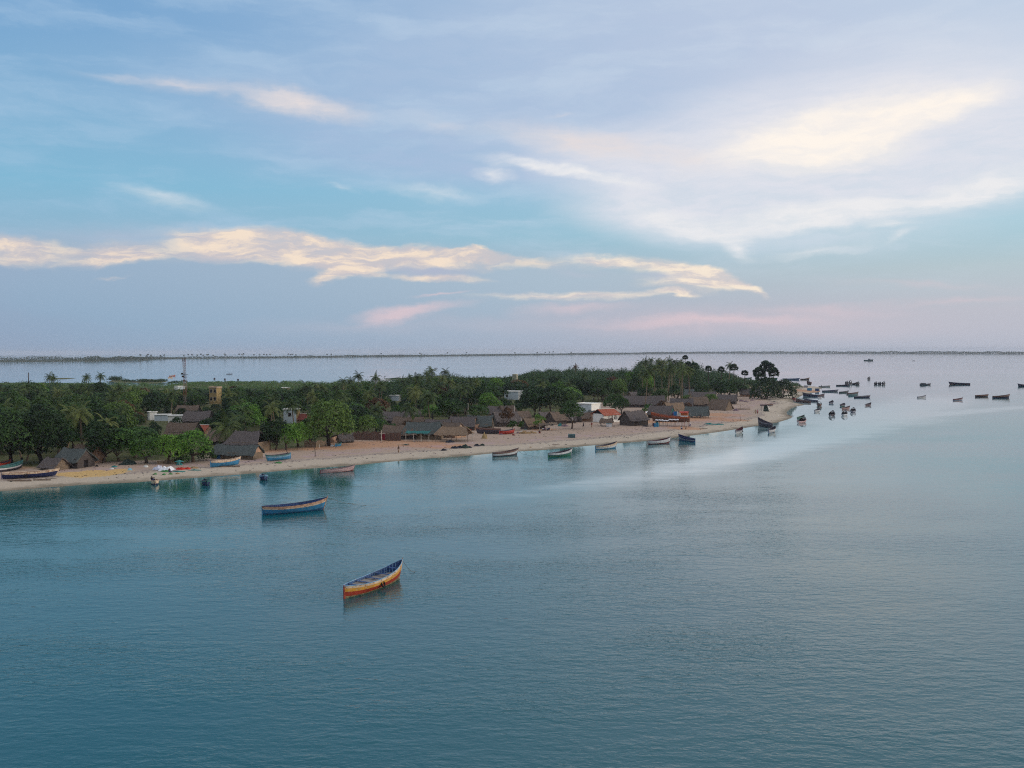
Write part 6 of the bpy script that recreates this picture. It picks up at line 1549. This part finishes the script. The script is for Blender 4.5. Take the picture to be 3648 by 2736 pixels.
# ------------------------------------------------------------------ palms
def frond_quads(ax, el, L, rng, droop=1.0, nl=16, leafl=0.75):
    """one coconut frond: arching midrib with hanging leaflets"""
    P = []; d = np.array([math.cos(ax) * math.cos(el), math.sin(ax) * math.cos(el), math.sin(el)]); p = np.zeros(3)
    for i in range(nl + 1):
        P.append(p.copy()); d = d + np.array([0, 0, -0.125 * droop * (0.5 + i / nl)]); d /= np.linalg.norm(d); p = p + d * L / nl
    P = np.array(P); Q = []
    side = np.array([-math.sin(ax), math.cos(ax), 0.0])
    for i in range(nl):
        a, b = P[i], P[i + 1]; t = (b - a) / (np.linalg.norm(b - a) + 1e-9); w = 0.05
        Q.append([a - side * w, b - side * w, b + side * w, a + side * w])
        k = math.sin(math.pi * min(1, (i + 1.5) / (nl + 1)) ** 0.8) * leafl + 0.1
        for s in (-1, 1):
            o = side * s * k * 0.85 + t * k * 0.45 + np.array([0, 0, -k * (0.42 + 0.2 * rng.random())])
            wd = t * L / nl * 0.62
            Q.append([a, a + wd, a + wd * 0.6 + o, a + o * 0.98])
    return Q

def coco_data(seed, L=3.6, n=20):
    rng = np.random.default_rng(seed); Q = []
    for i in range(n):
        el = 1.25 - 1.75 * (i / n) ** 0.9 + rng.normal() * 0.12; Q += frond_quads(i * 2.399 + rng.normal() * 0.2, el, L * rng.uniform(0.85, 1.1), rng, droop=rng.uniform(0.9, 1.4))
    return quads_mesh('crown', np.array(Q), [LF_PALM])
def palmyra_data(seed, Rr=2.5, n=34):
    rng = np.random.default_rng(seed); Q = []
    for i in range(n):
        z = 1 - 1.55 * (i + 0.5) / n; a = i * 2.399; c = math.sqrt(max(0, 1 - z * z)); d = np.array([c * math.cos(a), c * math.sin(a), z]); st = d * Rr * 0.42
        u = np.cross(d, [0, 0, 1.0]); u /= np.linalg.norm(u) + 1e-9; w = np.cross(u, d); k = rng.uniform(0.85, 1.1); f = Rr * 0.52 * k
        tw = rng.uniform(-0.7, 0.7); u2 = u * math.cos(tw) + w * math.sin(tw)
        Q.append([st * 0.1 - u * 0.04, st - u * 0.04, st + u * 0.04, st * 0.1 + u * 0.04])
        for s in range(11):
            an = (s - 5) / 5 * 1.45; e = st + (d * math.cos(an) + u2 * math.sin(an)) * f - np.array([0, 0, 0.12]) * abs(s - 5) / 5; an2 = an + 0.20; an3 = an - 0.20
            m1 = st + (d * math.cos(an2) + u2 * math.sin(an2)) * f * 0.72; m2 = st + (d * math.cos(an3) + u2 * math.sin(an3)) * f * 0.72
            Q.append([st, m2, e, m1])
    return quads_mesh('crown', np.array(Q), [LF_PALMYRA])
def palm_trunk(seed, lean, r0, r1):
    rng = random.Random(seed); m = MB(); pts = []; n = 8
    for i in range(n + 1):
        t = i / n; pts.append((lean * (1 - t) ** 2, 0.3 * lean * (1 - t) ** 1.5, 10.0 * t - (0.4 if i == 0 else 0)))
    m.tube(pts, [r0 * (1.5 if i == 0 else 1) * (1 - i / n) + r1 * i / n for i in range(n + 1)], 7); return m.data('trunk', PBARK)
COCO = [coco_data(s) for s in (1, 2, 3, 4)]; PALMY = [palmyra_data(s) for s in (5, 6, 7)]
CTR = [palm_trunk(s, l, 0.2, 0.13) for s, l in ((1, 1.2), (2, -1.4), (3, 0.4))]; PTR = [palm_trunk(s, l, 0.26, 0.2) for s, l in ((4, 0.1), (5, -0.15))]
PTRB = material('palmyra_bark', srgb(70, 64, 62), 0.95, 0.05, 0.2, 3.0, streak=(1, 1, 3), bump=0.5)
for d_ in PTR: d_.materials[0] = PTRB

PN = [0]
def palm(p, h, label, kind='coconut', s=1.0, group=None, mat=None):
    PN[0] += 1; i = PN[0]; cr = (COCO[i % 4] if kind == 'coconut' else PALMY[i % 3]); tr = (CTR[i % 3] if kind == 'coconut' else PTR[i % 2])
    root = empty(kind + '_palm', p, i * 1.7); tag(root, label, 'palm tree', group); hh = h - (0.9 if kind == 'coconut' else 1.6) * s
    a = obj('trunk', tr, root); a.scale = (1, 1, hh / 10.0); b = obj('crown', cr, root, (0, 0, hh)); b.scale = (s, s, s)
    if mat is not None: b.material_slots[0].link = 'OBJECT'; b.material_slots[0].material = mat
    TREES.append((p[0], p[1], 1.2)); return root
def palm_top(u, vtop, h, label, kind='coconut', s=1.0, **k):
    """palm whose top shows at (u, vtop) and which is h metres tall"""
    D = (CAM_H - h - 0.9) * FPX / (vtop - hor(u)); az = math.atan2(u - 1824, FPX); x, y = D * math.tan(az), D
    return palm((x, y, float(height(x, y)[0])), h, label, kind, s, **k)

palm_top(176, 1336, 12.0, 'coconut palm with a ragged crown rising highest above the wood at the far left', s=1.1)
palm_top(190, 1340, 11.0, 'coconut palm crowding the highest one at the far left', s=1.0)
palm_top(308, 1338, 12.0, 'coconut palm, left one of the pair standing above the wood', s=1.05)
palm_top(358, 1333, 12.4, 'coconut palm, right one of the pair standing above the wood', s=1.1)
palm_top(425, 1376, 11.5, 'coconut palm above the russet leaved tree', s=1.1)
palm_top(612, 1395, 10.0, 'coconut palm beside the low white house by the mast', s=1.0)
palm_top(22, 1415, 10.5, 'coconut palm at the left edge of the picture', s=1.15)
palm_top(70, 1378, 11.0, 'coconut palm second from the left edge', s=1.0)
palm_top(108, 1455, 9.0, 'coconut palm deep in the dark wood at the far left', s=1.1)
palm_top(152, 1500, 7.6, 'yellowing low coconut palm above the dark spreading tree', s=1.05)
palm_top(392, 1420, 10.0, 'coconut palm in the middle of the left wood', s=1.0)
palm_top(240, 1392, 11.0, 'coconut palm below the pair that stands above the wood', s=1.0)
palm_top(862, 1452, 8.6, 'coconut palm with yellow tips behind the double hut', s=1.15)
palm_top(800, 1506, 6.6, 'big drooping coconut palm leaning over the double hut', s=1.5)
palm_top(842, 1490, 7.2, 'big drooping coconut palm right above the double hut ridge', s=1.4)
palm_top(1040, 1430, 9.5, 'coconut palm left of the narrow blue grey house', s=1.1)
palm_top(1095, 1374, 11.5, 'tall coconut palm standing over the dull red tiled house', s=1.35)
palm_top(1128, 1440, 9.5, 'coconut palm with pale hanging fronds by the dull red tiled house', s=1.2)
palm_top(1222, 1352, 11.5, 'coconut palm left of the pair that shows against the far water', s=1.0)
palm_top(1248, 1350, 11.5, 'coconut palm touching the pair that shows against the far water', s=1.0)
palm_top(1276, 1332, 13.0, 'tall coconut palm with upswept fronds, left of the pair against the far water', s=1.15)
palm_top(1337, 1340, 12.5, 'tall coconut palm, right of the pair against the far water', s=1.1)
palm_top(1338, 1450, 7.4, 'coconut palm rising behind the brush fence', s=1.2)
palm_top(1345, 1478, 5.4, 'low coconut palm just behind the brush fence', s=1.1)
palm_top(1482, 1340, 13.0, 'coconut palm left of the tallest central cluster', s=1.15)
palm_top(1518, 1325, 13.0, 'coconut palm at the left of the tallest central cluster', s=1.0)
palm_top(1536, 1315, 14.0, 'tallest coconut palm of the central cluster', s=1.35)
palm_top(1586, 1318, 13.5, 'coconut palm with upswept fronds at the right of the central cluster', s=1.2)
palm_top(1480, 1385, 11.0, 'coconut palm with hanging fronds below the central cluster', s=1.3)
palm_top(1525, 1400, 10.5, 'coconut palm in the heart of the central cluster', s=1.4)
palm_top(1560, 1372, 11.0, 'coconut palm below the tallest of the central cluster', s=1.3)
palm_top(1598, 1352, 12.0, 'coconut palm right of the central cluster', s=1.1)
palm_top(1460, 1440, 8.0, 'low coconut palm before the central cluster', s=1.2)
palm_top(2300, 1282, 19.0, 'coconut palm at the left end of the high palm grove', s=1.0)
for u_, v_, w_ in ((2320, 1278, 'first'), (2345, 1280, 'second'), (2364, 1283, 'third'), (2385, 1280, 'fourth'), (2404, 1284, 'fifth'), (2424, 1286, 'sixth')):
    palm_top(u_, v_, 18.5, 'coconut palm, %s from the left inside the high palm grove' % w_, s=1.05, group='coconut palms of the high grove')
for k_ in range(22):
    u_ = 2284 + (k_ * 37) % 190; palm_top(u_, 1288 + (k_ * 13) % 30, 17.0 - (k_ % 4) * 0.8, 'coconut palm packed in the middle of the high palm grove', s=1.1, group='palms packed in the high grove')
palm_top(2330, 1302, 16.5, 'shorter coconut palm in front of the high palm grove', s=1.05)
palm_top(2395, 1305, 16.0, 'shorter coconut palm under the right half of the high palm grove', s=1.05)
palm_top(2290, 1325, 14.5, 'coconut palm below the left end of the high palm grove', s=1.0)
palm_top(2050, 1302, 13.5, 'dead brown palm sticking out of the wood', s=0.8, mat=LF_BROWN)
palm_top(2441, 1267, 20.0, 'tallest palmyra palm, its round dark head above the high palm grove', 'palmyra', s=1.1)
palm_top(2452, 1290, 17.5, 'palmyra palm close under the tallest one', 'palmyra', s=1.0)
palm_top(2474, 1295, 16.5, 'palmyra palm with a broad head right of the tallest one', 'palmyra', s=1.3)
palm_top(2524, 1305, 15.5, 'palmyra palm poking out of the wood right of the high grove', 'palmyra', s=0.95)
palm_top(2570, 1308, 15.0, 'palmyra palm left of the coconut palm near the point', 'palmyra', s=0.9)
palm_top(2600, 1295, 16.5, 'coconut palm standing clear near the point', s=1.05)
palm_top(2615, 1299, 16.0, 'palmyra palm leaning against the coconut palm near the point', 'palmyra', s=1.25)
palm_top(2654, 1320, 12.0, 'lone short palmyra palm between the two clumps near the point', 'palmyra', s=1.05)
for u_, v_, h_, s_, w_ in ((2704, 1312, 14.5, 1.6, 'left'), (2712, 1330, 11.5, 1.5, 'low left'), (2727, 1289, 17.0, 1.8, 'tallest'), (2742, 1296, 16.0, 1.7, 'second tallest'), (2757, 1312, 14.5, 1.5, 'right')):
    palm_top(u_, v_, h_, 'palmyra palm, the %s one of the group by the sandy point' % w_, 'palmyra', s=s_, group='palmyra palms by the sandy point')

# ------------------------------------------------------------------ the wood behind the village
SKY = [(-900, 1356), (0, 1358), (180, 1357), (372, 1364), (400, 1380), (600, 1390), (640, 1388), (800, 1386), (1000, 1386), (1100, 1384), (1200, 1372), (1300, 1364), (1400, 1362),
       (1450, 1350), (1500, 1340), (1600, 1342), (1640, 1350), (1800, 1352), (1850, 1342), (1900, 1326), (1940, 1318), (1990, 1324), (2030, 1310), (2080, 1305), (2150, 1304), (2200, 1308), (2230, 1312), (2260, 1302),
       (2300, 1300), (2440, 1296), (2480, 1303), (2550, 1311), (2600, 1322), (2612, 1345), (2700, 1352), (2760, 1357), (2790, 1366), (2840, 1385), (3000, 1420)]
def sky_v(u): return float(np.interp(u, [s[0] for s in SKY], [s[1] for s in SKY]))
def hidden_ok(x, y, Rr, h):
    """would this tree hide a building that shows in the photograph?"""
    u, v, D = proj((x, y, 0.5)); r = Rr * FPX / D * 0.85; vt = v - h * FPX / D
    for n_c, (a, b, c_, d_, dist_, bx, by, br) in enumerate(CLEAR):
        if D < dist_ + 3 and u + r > a and u - r < c_ and vt < (d_ if (dist_ < 280 or n_c in PROT) else b + 0.6 * (d_ - b)) and v > b: return False
        if math.hypot(x - bx, y - by) < br + 1.5: return False
    return True
front_uv = GREENLINE
def front_v(u): return float(np.interp(u, [s[0] for s in front_uv], [s[1] for s in front_uv]))
rng = random.Random(99)
def zone(u, D):
    if u < 380: return 'dark' if D < 330 else 'left'
    if u < 660: return 'russet'
    if u < 960: return 'mast'
    if u < 1330: return 'tiled'
    if u < 1700: return 'central'
    if u < 2080: return 'white'
    if u < 2260: return 'block'
    return 'grove'
ZL = dict(dark='dark broad tree packed in the wood behind the far left huts', left='leafy tree among the coconut palms at the back of the far left wood',
          russet='green tree in the wood around the russet leaved tree', mast='green tree in the wood between the lattice mast and the double hut',
          tiled='green tree in the wood around the dull red tiled house', central='green tree in the wood around the central coconut cluster',
          white='green tree in the wood around the white flat roofed house', block='dark tree in the wood behind the tall white block', grove='dark tree in the wood under the high palm grove')
cand = []
for _ in range(26000):
    az = R(rng.uniform(-31.5, 15.0)); D = math.sqrt(rng.uniform(205 ** 2, 590 ** 2)); x, y = D * math.sin(az), D * math.cos(az)
    cand.append((x, y))
Pc = np.array(cand); ins = signed(Pc, wood_poly); dsh_c = shore_d(Pc)
grid = {}
def near_ok(x, y, r):
    for (a, b, c_) in TREES:
        if (a - x) ** 2 + (b - y) ** 2 < (r + c_ * 0.62) ** 2: return False
    return True
n_tree = 0
for (x, y), s, dd_ in zip(cand, ins, dsh_c):
    if s < 2.5 or dd_ < 8: continue
    D = math.hypot(x, y); u, v, _ = proj((x, y, 0.5))
    if u < -140 or u > 2760: continue
    if D > 470 and u < 1500: continue
    if D > 520: continue
    Rr = rng.uniform(4.2, 6.6); h = rng.uniform(6.2, 9.6) * (1.1 if u < 380 else 1.0)
    hmax = (CAM_H - (sky_v(u) + rng.uniform(-3, 5) - hor(u)) * D / FPX) - 0.8
    h = min(h, hmax)
    if u > 2200 and D > 430: h = min(hmax, rng.uniform(8, 13)); Rr *= 0.9
    if h < 2.5: continue
    if h < 4.2: Rr *= 0.75
    if not near_ok(x, y, Rr * 0.66): continue
    if not hidden_ok(x, y, Rr, h):
        h = min(h, 3.0); Rr = 2.2
        if not hidden_ok(x, y, Rr, h) or not near_ok(x, y, 1.4): continue
    if n_tree >= 270: break
    n_tree += 1
    z = zone(u, D); q = rng.random()
    mat = LF_DARK if (z == 'dark' or q < (0.62 if u < 2260 else 0.8)) else (LF_MID if q < 0.90 else (LF_BRIGHT if q < 0.985 else LF_BROWN))
    key = ('broad%d' % rng.randrange(5)) if h > 4.6 else ('low%d' % rng.randrange(3) if h > 3.1 else 'bush%d' % rng.randrange(3))
    plant(key, (x, y, float(height(x, y)[0])), Rr, h, ZL[z], mat, group=ZL[z].replace('tree', 'trees', 1))
# scattered palms inside the wood
PZ = dict(dark='coconut palm half sunk in the dark wood at the far left', left='coconut palm half sunk in the back of the far left wood', russet='coconut palm half sunk in the wood near the russet tree', mast='coconut palm half sunk in the wood right of the mast',
          tiled='coconut palm half sunk in the wood near the dull red tiled house', central='coconut palm half sunk in the wood near the central cluster', white='coconut palm half sunk in the wood near the white flat roofed house', block='coconut palm half sunk in the wood behind the tall white block', grove='coconut palm half sunk in the wood under the high grove')
n_palm = 0
for (x, y), s, dd_ in zip(reversed(cand), reversed(ins), reversed(dsh_c)):
    if s < 6 or dd_ < 10 or n_palm >= 120: continue
    D = math.hypot(x, y); u, v, _ = proj((x, y, 0.5)); z = zone(u, D)
    if u < -100 or u > 2560 or D > 540 or (D > 470 and u < 1400) or rng.random() > 1.8 * dict(dark=1.3, left=1.3, russet=.5, mast=.5, tiled=.8, central=.8, white=.15, block=.3, grove=.8)[z] * 0.3: continue
    h = min(rng.uniform(8.5, 11.5), CAM_H - (sky_v(u) - 4 - hor(u)) * D / FPX - 1.2)
    if h < 5 or any((a - x) ** 2 + (b - y) ** 2 < 30 for a, b, c_ in TREES if c_ == 1.2) or not hidden_ok(x, y, 3.0, h): continue
    n_palm += 1; palm((x, y, float(height(x, y)[0])), h, PZ[z], s=rng.uniform(0.9, 1.15), group=PZ[z].replace('palm', 'palms', 1))
print('TREES', n_tree, n_palm)

# far woodland and scrub of the island: one mass
def mass(name, pts, label, mat, leaf, per, seed):
    """pts: (x, y, z, radius, height)"""
    g = np.random.default_rng(seed); Q = []
    for (x, y, z, r, h) in pts:
        n = max(20, int(per * r * r / 4)); d = g.normal(size=(n, 3)); d /= np.linalg.norm(d, axis=1, keepdims=True); d[:, 2] = np.abs(d[:, 2])
        b = 1 + 0.22 * np.sin(d[:, 0] * 6 + x) * np.sin(d[:, 1] * 5 + y) + 0.1 * g.normal(size=n)
        C = np.array([x, y, z + h * 0.25]) + d * np.array([r, r, h * 0.75]) * b[:, None]; Q.append(leaf_quads(C, d + np.array([0, 0, 0.3]), leaf, g))
    o = bpy.data.objects.new(name, quads_mesh(name, np.concatenate(Q), [mat])); COL.objects.link(o); return tag(o, label, kind='stuff')
far_pts = []; scrub_pts = []
rng2 = random.Random(5)
Cn = []
for _ in range(9000):
    az = R(rng2.uniform(-34, 17.5)); D = math.sqrt(rng2.uniform(440 ** 2, 930 ** 2)); Cn.append((D * math.sin(az), D * math.cos(az)))
Cn = np.array(Cn); dC = shore_d(Cn); inw = signed(Cn, wood_poly)
hC = height(Cn[:, 0], Cn[:, 1], dC)
for (x, y), dd_, iw, z in zip(Cn, dC, inw, hC):
    if dd_ < 1.0 or iw < 0: continue
    D = math.hypot(x, y); u, v, _ = proj((x, y, 0.5)); hmax = CAM_H - (sky_v(u) + rng2.uniform(-2, 4) - hor(u)) * D / FPX - 0.6
    tall = (u > 1640 and D > 500) or (1400 < u <= 1640 and 500 < D < 640) or (D < 560 and u < 1500 and D > 470)
    if not hidden_ok(x, y, 2.0, 3.0): continue
    if tall:
        if rng2.random() < 0.45: continue
        h = min(hmax, rng2.uniform(5.0, 9.5)); r = rng2.uniform(2.4, 5.4)
        h = min(h, hmax) * rng2.uniform(0.8, 1.15)
        if 2270 < u < 2500: h = hmax * rng2.uniform(0.72, 1.0)
        if h > 2.0: far_pts.append((x, y, z, r, h))
    elif D > 500:
        h = min(rng2.uniform(1.2, 3.2), max(1.0, CAM_H - (min(sky_v(u), 1358) - hor(u)) * D / FPX)); 
        if rng2.random() < 0.62: scrub_pts.append((x, y, z, rng2.uniform(1.4, 3.0), h))
LF_FAR = leaf_mat('leaves_far_wood', srgb(24, 46, 24), srgb(62, 92, 44), srgb(58, 84, 40), 0.2)
LF_SCRUB = leaf_mat('leaves_scrub', srgb(52, 82, 44), srgb(96, 122, 68), srgb(84, 110, 58), 0.2)
mass('far_woodland', far_pts, 'dense green woodland covering the back of the island', LF_FAR, 0.42, 85, 1)
mass('scrub', scrub_pts, 'low green scrub on the flat ground before the far channel', LF_SCRUB, 0.34, 60, 2)
# thin shrubs on the islets and along the back shore
isl = []
for (u0, v0, u1, v1, n, hh) in ((388, 1357, 440, 1356, 26, 4.2), (440, 1360, 475, 1360, 12, 2.0), (480, 1360, 590, 1360, 46, 2.2), (1408, 1360, 1458, 1360, 14, 2.0), (1380, 1351, 1500, 1346, 22, 0.8), (1500, 1344, 1600, 1341, 16, 0.8), (600, 1368, 660, 1364, 16, 2.4)):
    for _ in range(n):
        k = rng2.random(); p = G(u0 + (u1 - u0) * k + rng2.uniform(-3, 3), v0 + (v1 - v0) * k + rng2.uniform(-1.0, 1.0)); isl.append((p.x, p.y, p.z, rng2.uniform(1.5, 3.2), hh * rng2.uniform(0.5, 1.1)))
mass('mangrove_scrub', isl, 'dark low mangrove scrub on the islets behind the wood', LF_DARK, 0.35, 60, 3)

# ------------------------------------------------------------------ the low wooded shore across the channel
SHORE2 = [(-1500, 1297, 19), (-700, 1295, 18), (0, 1291, 18), (300, 1288, 17.5), (500, 1283.5, 16), (545, 1279.5, 10), (620, 1278, 9.5), (900, 1276, 9), (1250, 1272.5, 9.5), (1500, 1269.5, 10), (1850, 1265.5, 11), (2200, 1262, 14), (2500, 1258.6, 18), (3000, 1259.3, 20), (3648, 1261.4, 18), (4400, 1263, 17)]
U = np.arange(-1500, 4400, 9.0); Vv = np.interp(U, [s[0] for s in SHORE2], [s[1] for s in SHORE2]); Hh = np.interp(U, [s[0] for s in SHORE2], [s[2] for s in SHORE2])
A = np.array([flat(u, v) for u, v in zip(U, Vv)]); dirs = A / np.linalg.norm(A, axis=1, keepdims=True)
depth2 = np.where(U < 520, 900.0, 420.0)
rows = [(0, -0.6), (0.02, 0.5), (0.3, 1.2), (0.9, 1.0), (1.0, -0.6)]
Vs = np.concatenate([np.concatenate([A + dirs * (depth2 * k)[:, None], np.full((len(A), 1), z)], 1) for k, z in rows])
i = np.arange(len(rows) * len(A)).reshape(len(rows), len(A)); Fq = np.stack([i[:-1, :-1], i[:-1, 1:], i[1:, 1:], i[1:, :-1]], -1).reshape(-1, 4)
sm = material('far_shore_earth', srgb(70, 76, 62), 0.95, 0.05, 0.2, 0.01)
tag(mesh_np('far_shore_ground', Vs, Fq, sm), 'low flat land across the channel', kind='structure')
g = np.random.default_rng(11); Q = []
for k in range(len(A) - 1):
    seg = np.linalg.norm(A[k + 1] - A[k]); D = np.linalg.norm(A[k]); sc = max(1.0, D / 2600.0)
    nrow = 3 if U[k] < 520 else 2
    for r_ in range(nrow):
        n = int(max(8, seg / ((0.26 if U[k] < 520 else 0.4) * sc)))
        t = g.random(n); dd_ = (g.random(n) * 0.05 + r_ * (0.30 if U[k] < 520 else 0.25) + 0.03) * depth2[k]
        top = Hh[k] * (0.66 + 0.5 * float(vnoise(k, r_ * 3.3, 5.0, 4) - 0.5) * (1.0 if U[k] < 1700 else 0.6) + 0.25 * float(vnoise(k, r_, 1.7, 5) - 0.5)) * (1.0 if r_ or U[k] >= 520 else 0.85)
        zz = g.random(n) ** 0.7 * top; C = np.concatenate([A[k] + (A[k + 1] - A[k]) * t[:, None] + dirs[k] * dd_[:, None], zz[:, None]], 1)
        Q.append(leaf_quads(C, np.array([0, -1.0, 0.6])[None] * np.ones((n, 1)), 1.25 * sc, g, 0.8))
o = bpy.data.objects.new('far_wood', quads_mesh('far_wood', np.concatenate(Q), [LF_FAR])); COL.objects.link(o); tag(o, 'low dark line of woods along the shore across the channel', kind='stuff')
# single palms sticking out of it
far_palms = [(500, 1262), (522, 1266), (527, 1261), (538, 1264), (572, 1265), (585, 1263), (655, 1265), (671, 1261), (684, 1262), (703, 1263), (716, 1260), (724, 1264), (738, 1262), (742, 1261), (760, 1264), (800, 1260), (804, 1263), (852, 1260), (862, 1261), (868, 1259), (905, 1262),
             (925, 1262), (940, 1261), (950, 1262), (962, 1261), (1028, 1260), (1036, 1261), (1042, 1261), (1054, 1263), (1165, 1261), (1180, 1261), (1358, 1258), (1496, 1257), (1501, 1260), (1594, 1256), (1662, 1255), (1834, 1255), (1914, 1254), (1943, 1254), (1957, 1253), (1971, 1252), (2035, 1254)]
g2 = random.Random(3)
for n_, (u, v) in enumerate(far_palms):
    b = flat(u, float(np.interp(u, [s[0] for s in SHORE2], [s[1] for s in SHORE2]))); b = b * 1.04; D = float(np.hypot(*b)); h = CAM_H - (v - hor(u)) * D / FPX
    h = max(12.0, min(h, 40.0)); k_ = 'palmyra' if n_ % 3 else 'coconut'
    palm((b[0], b[1], 0.5), h, ('tiny far palm sticking up from the woods across the channel, left half' if u < 1100 else 'tiny far palm sticking up from the low shore across the channel, towards the middle'), k_, s=1.7 * max(1, D / 4200), group='far palms across the channel, ' + ('left' if u < 1100 else 'middle'))

# ------------------------------------------------------------------ evening haze over the sea
mb = MB(); mb.box((0, 0, 17.5), (26000, 26000, 45))
hm = bpy.data.materials.new('haze_air'); hm.use_nodes = True; t = hm.node_tree; t.nodes.clear()
pv = t.nodes.new('ShaderNodeVolumePrincipled'); pv.inputs['Color'].default_value = (0.82, 0.88, 1.0, 1); pv.inputs['Density'].default_value = 7e-5
pv.inputs['Anisotropy'].default_value = 0.0
mo = t.nodes.new('ShaderNodeOutputMaterial'); t.links.new(pv.outputs[0], mo.inputs['Volume'])
hz = mb.build('haze', hm); tag(hz, 'pale blue evening haze over the sea', kind='stuff')
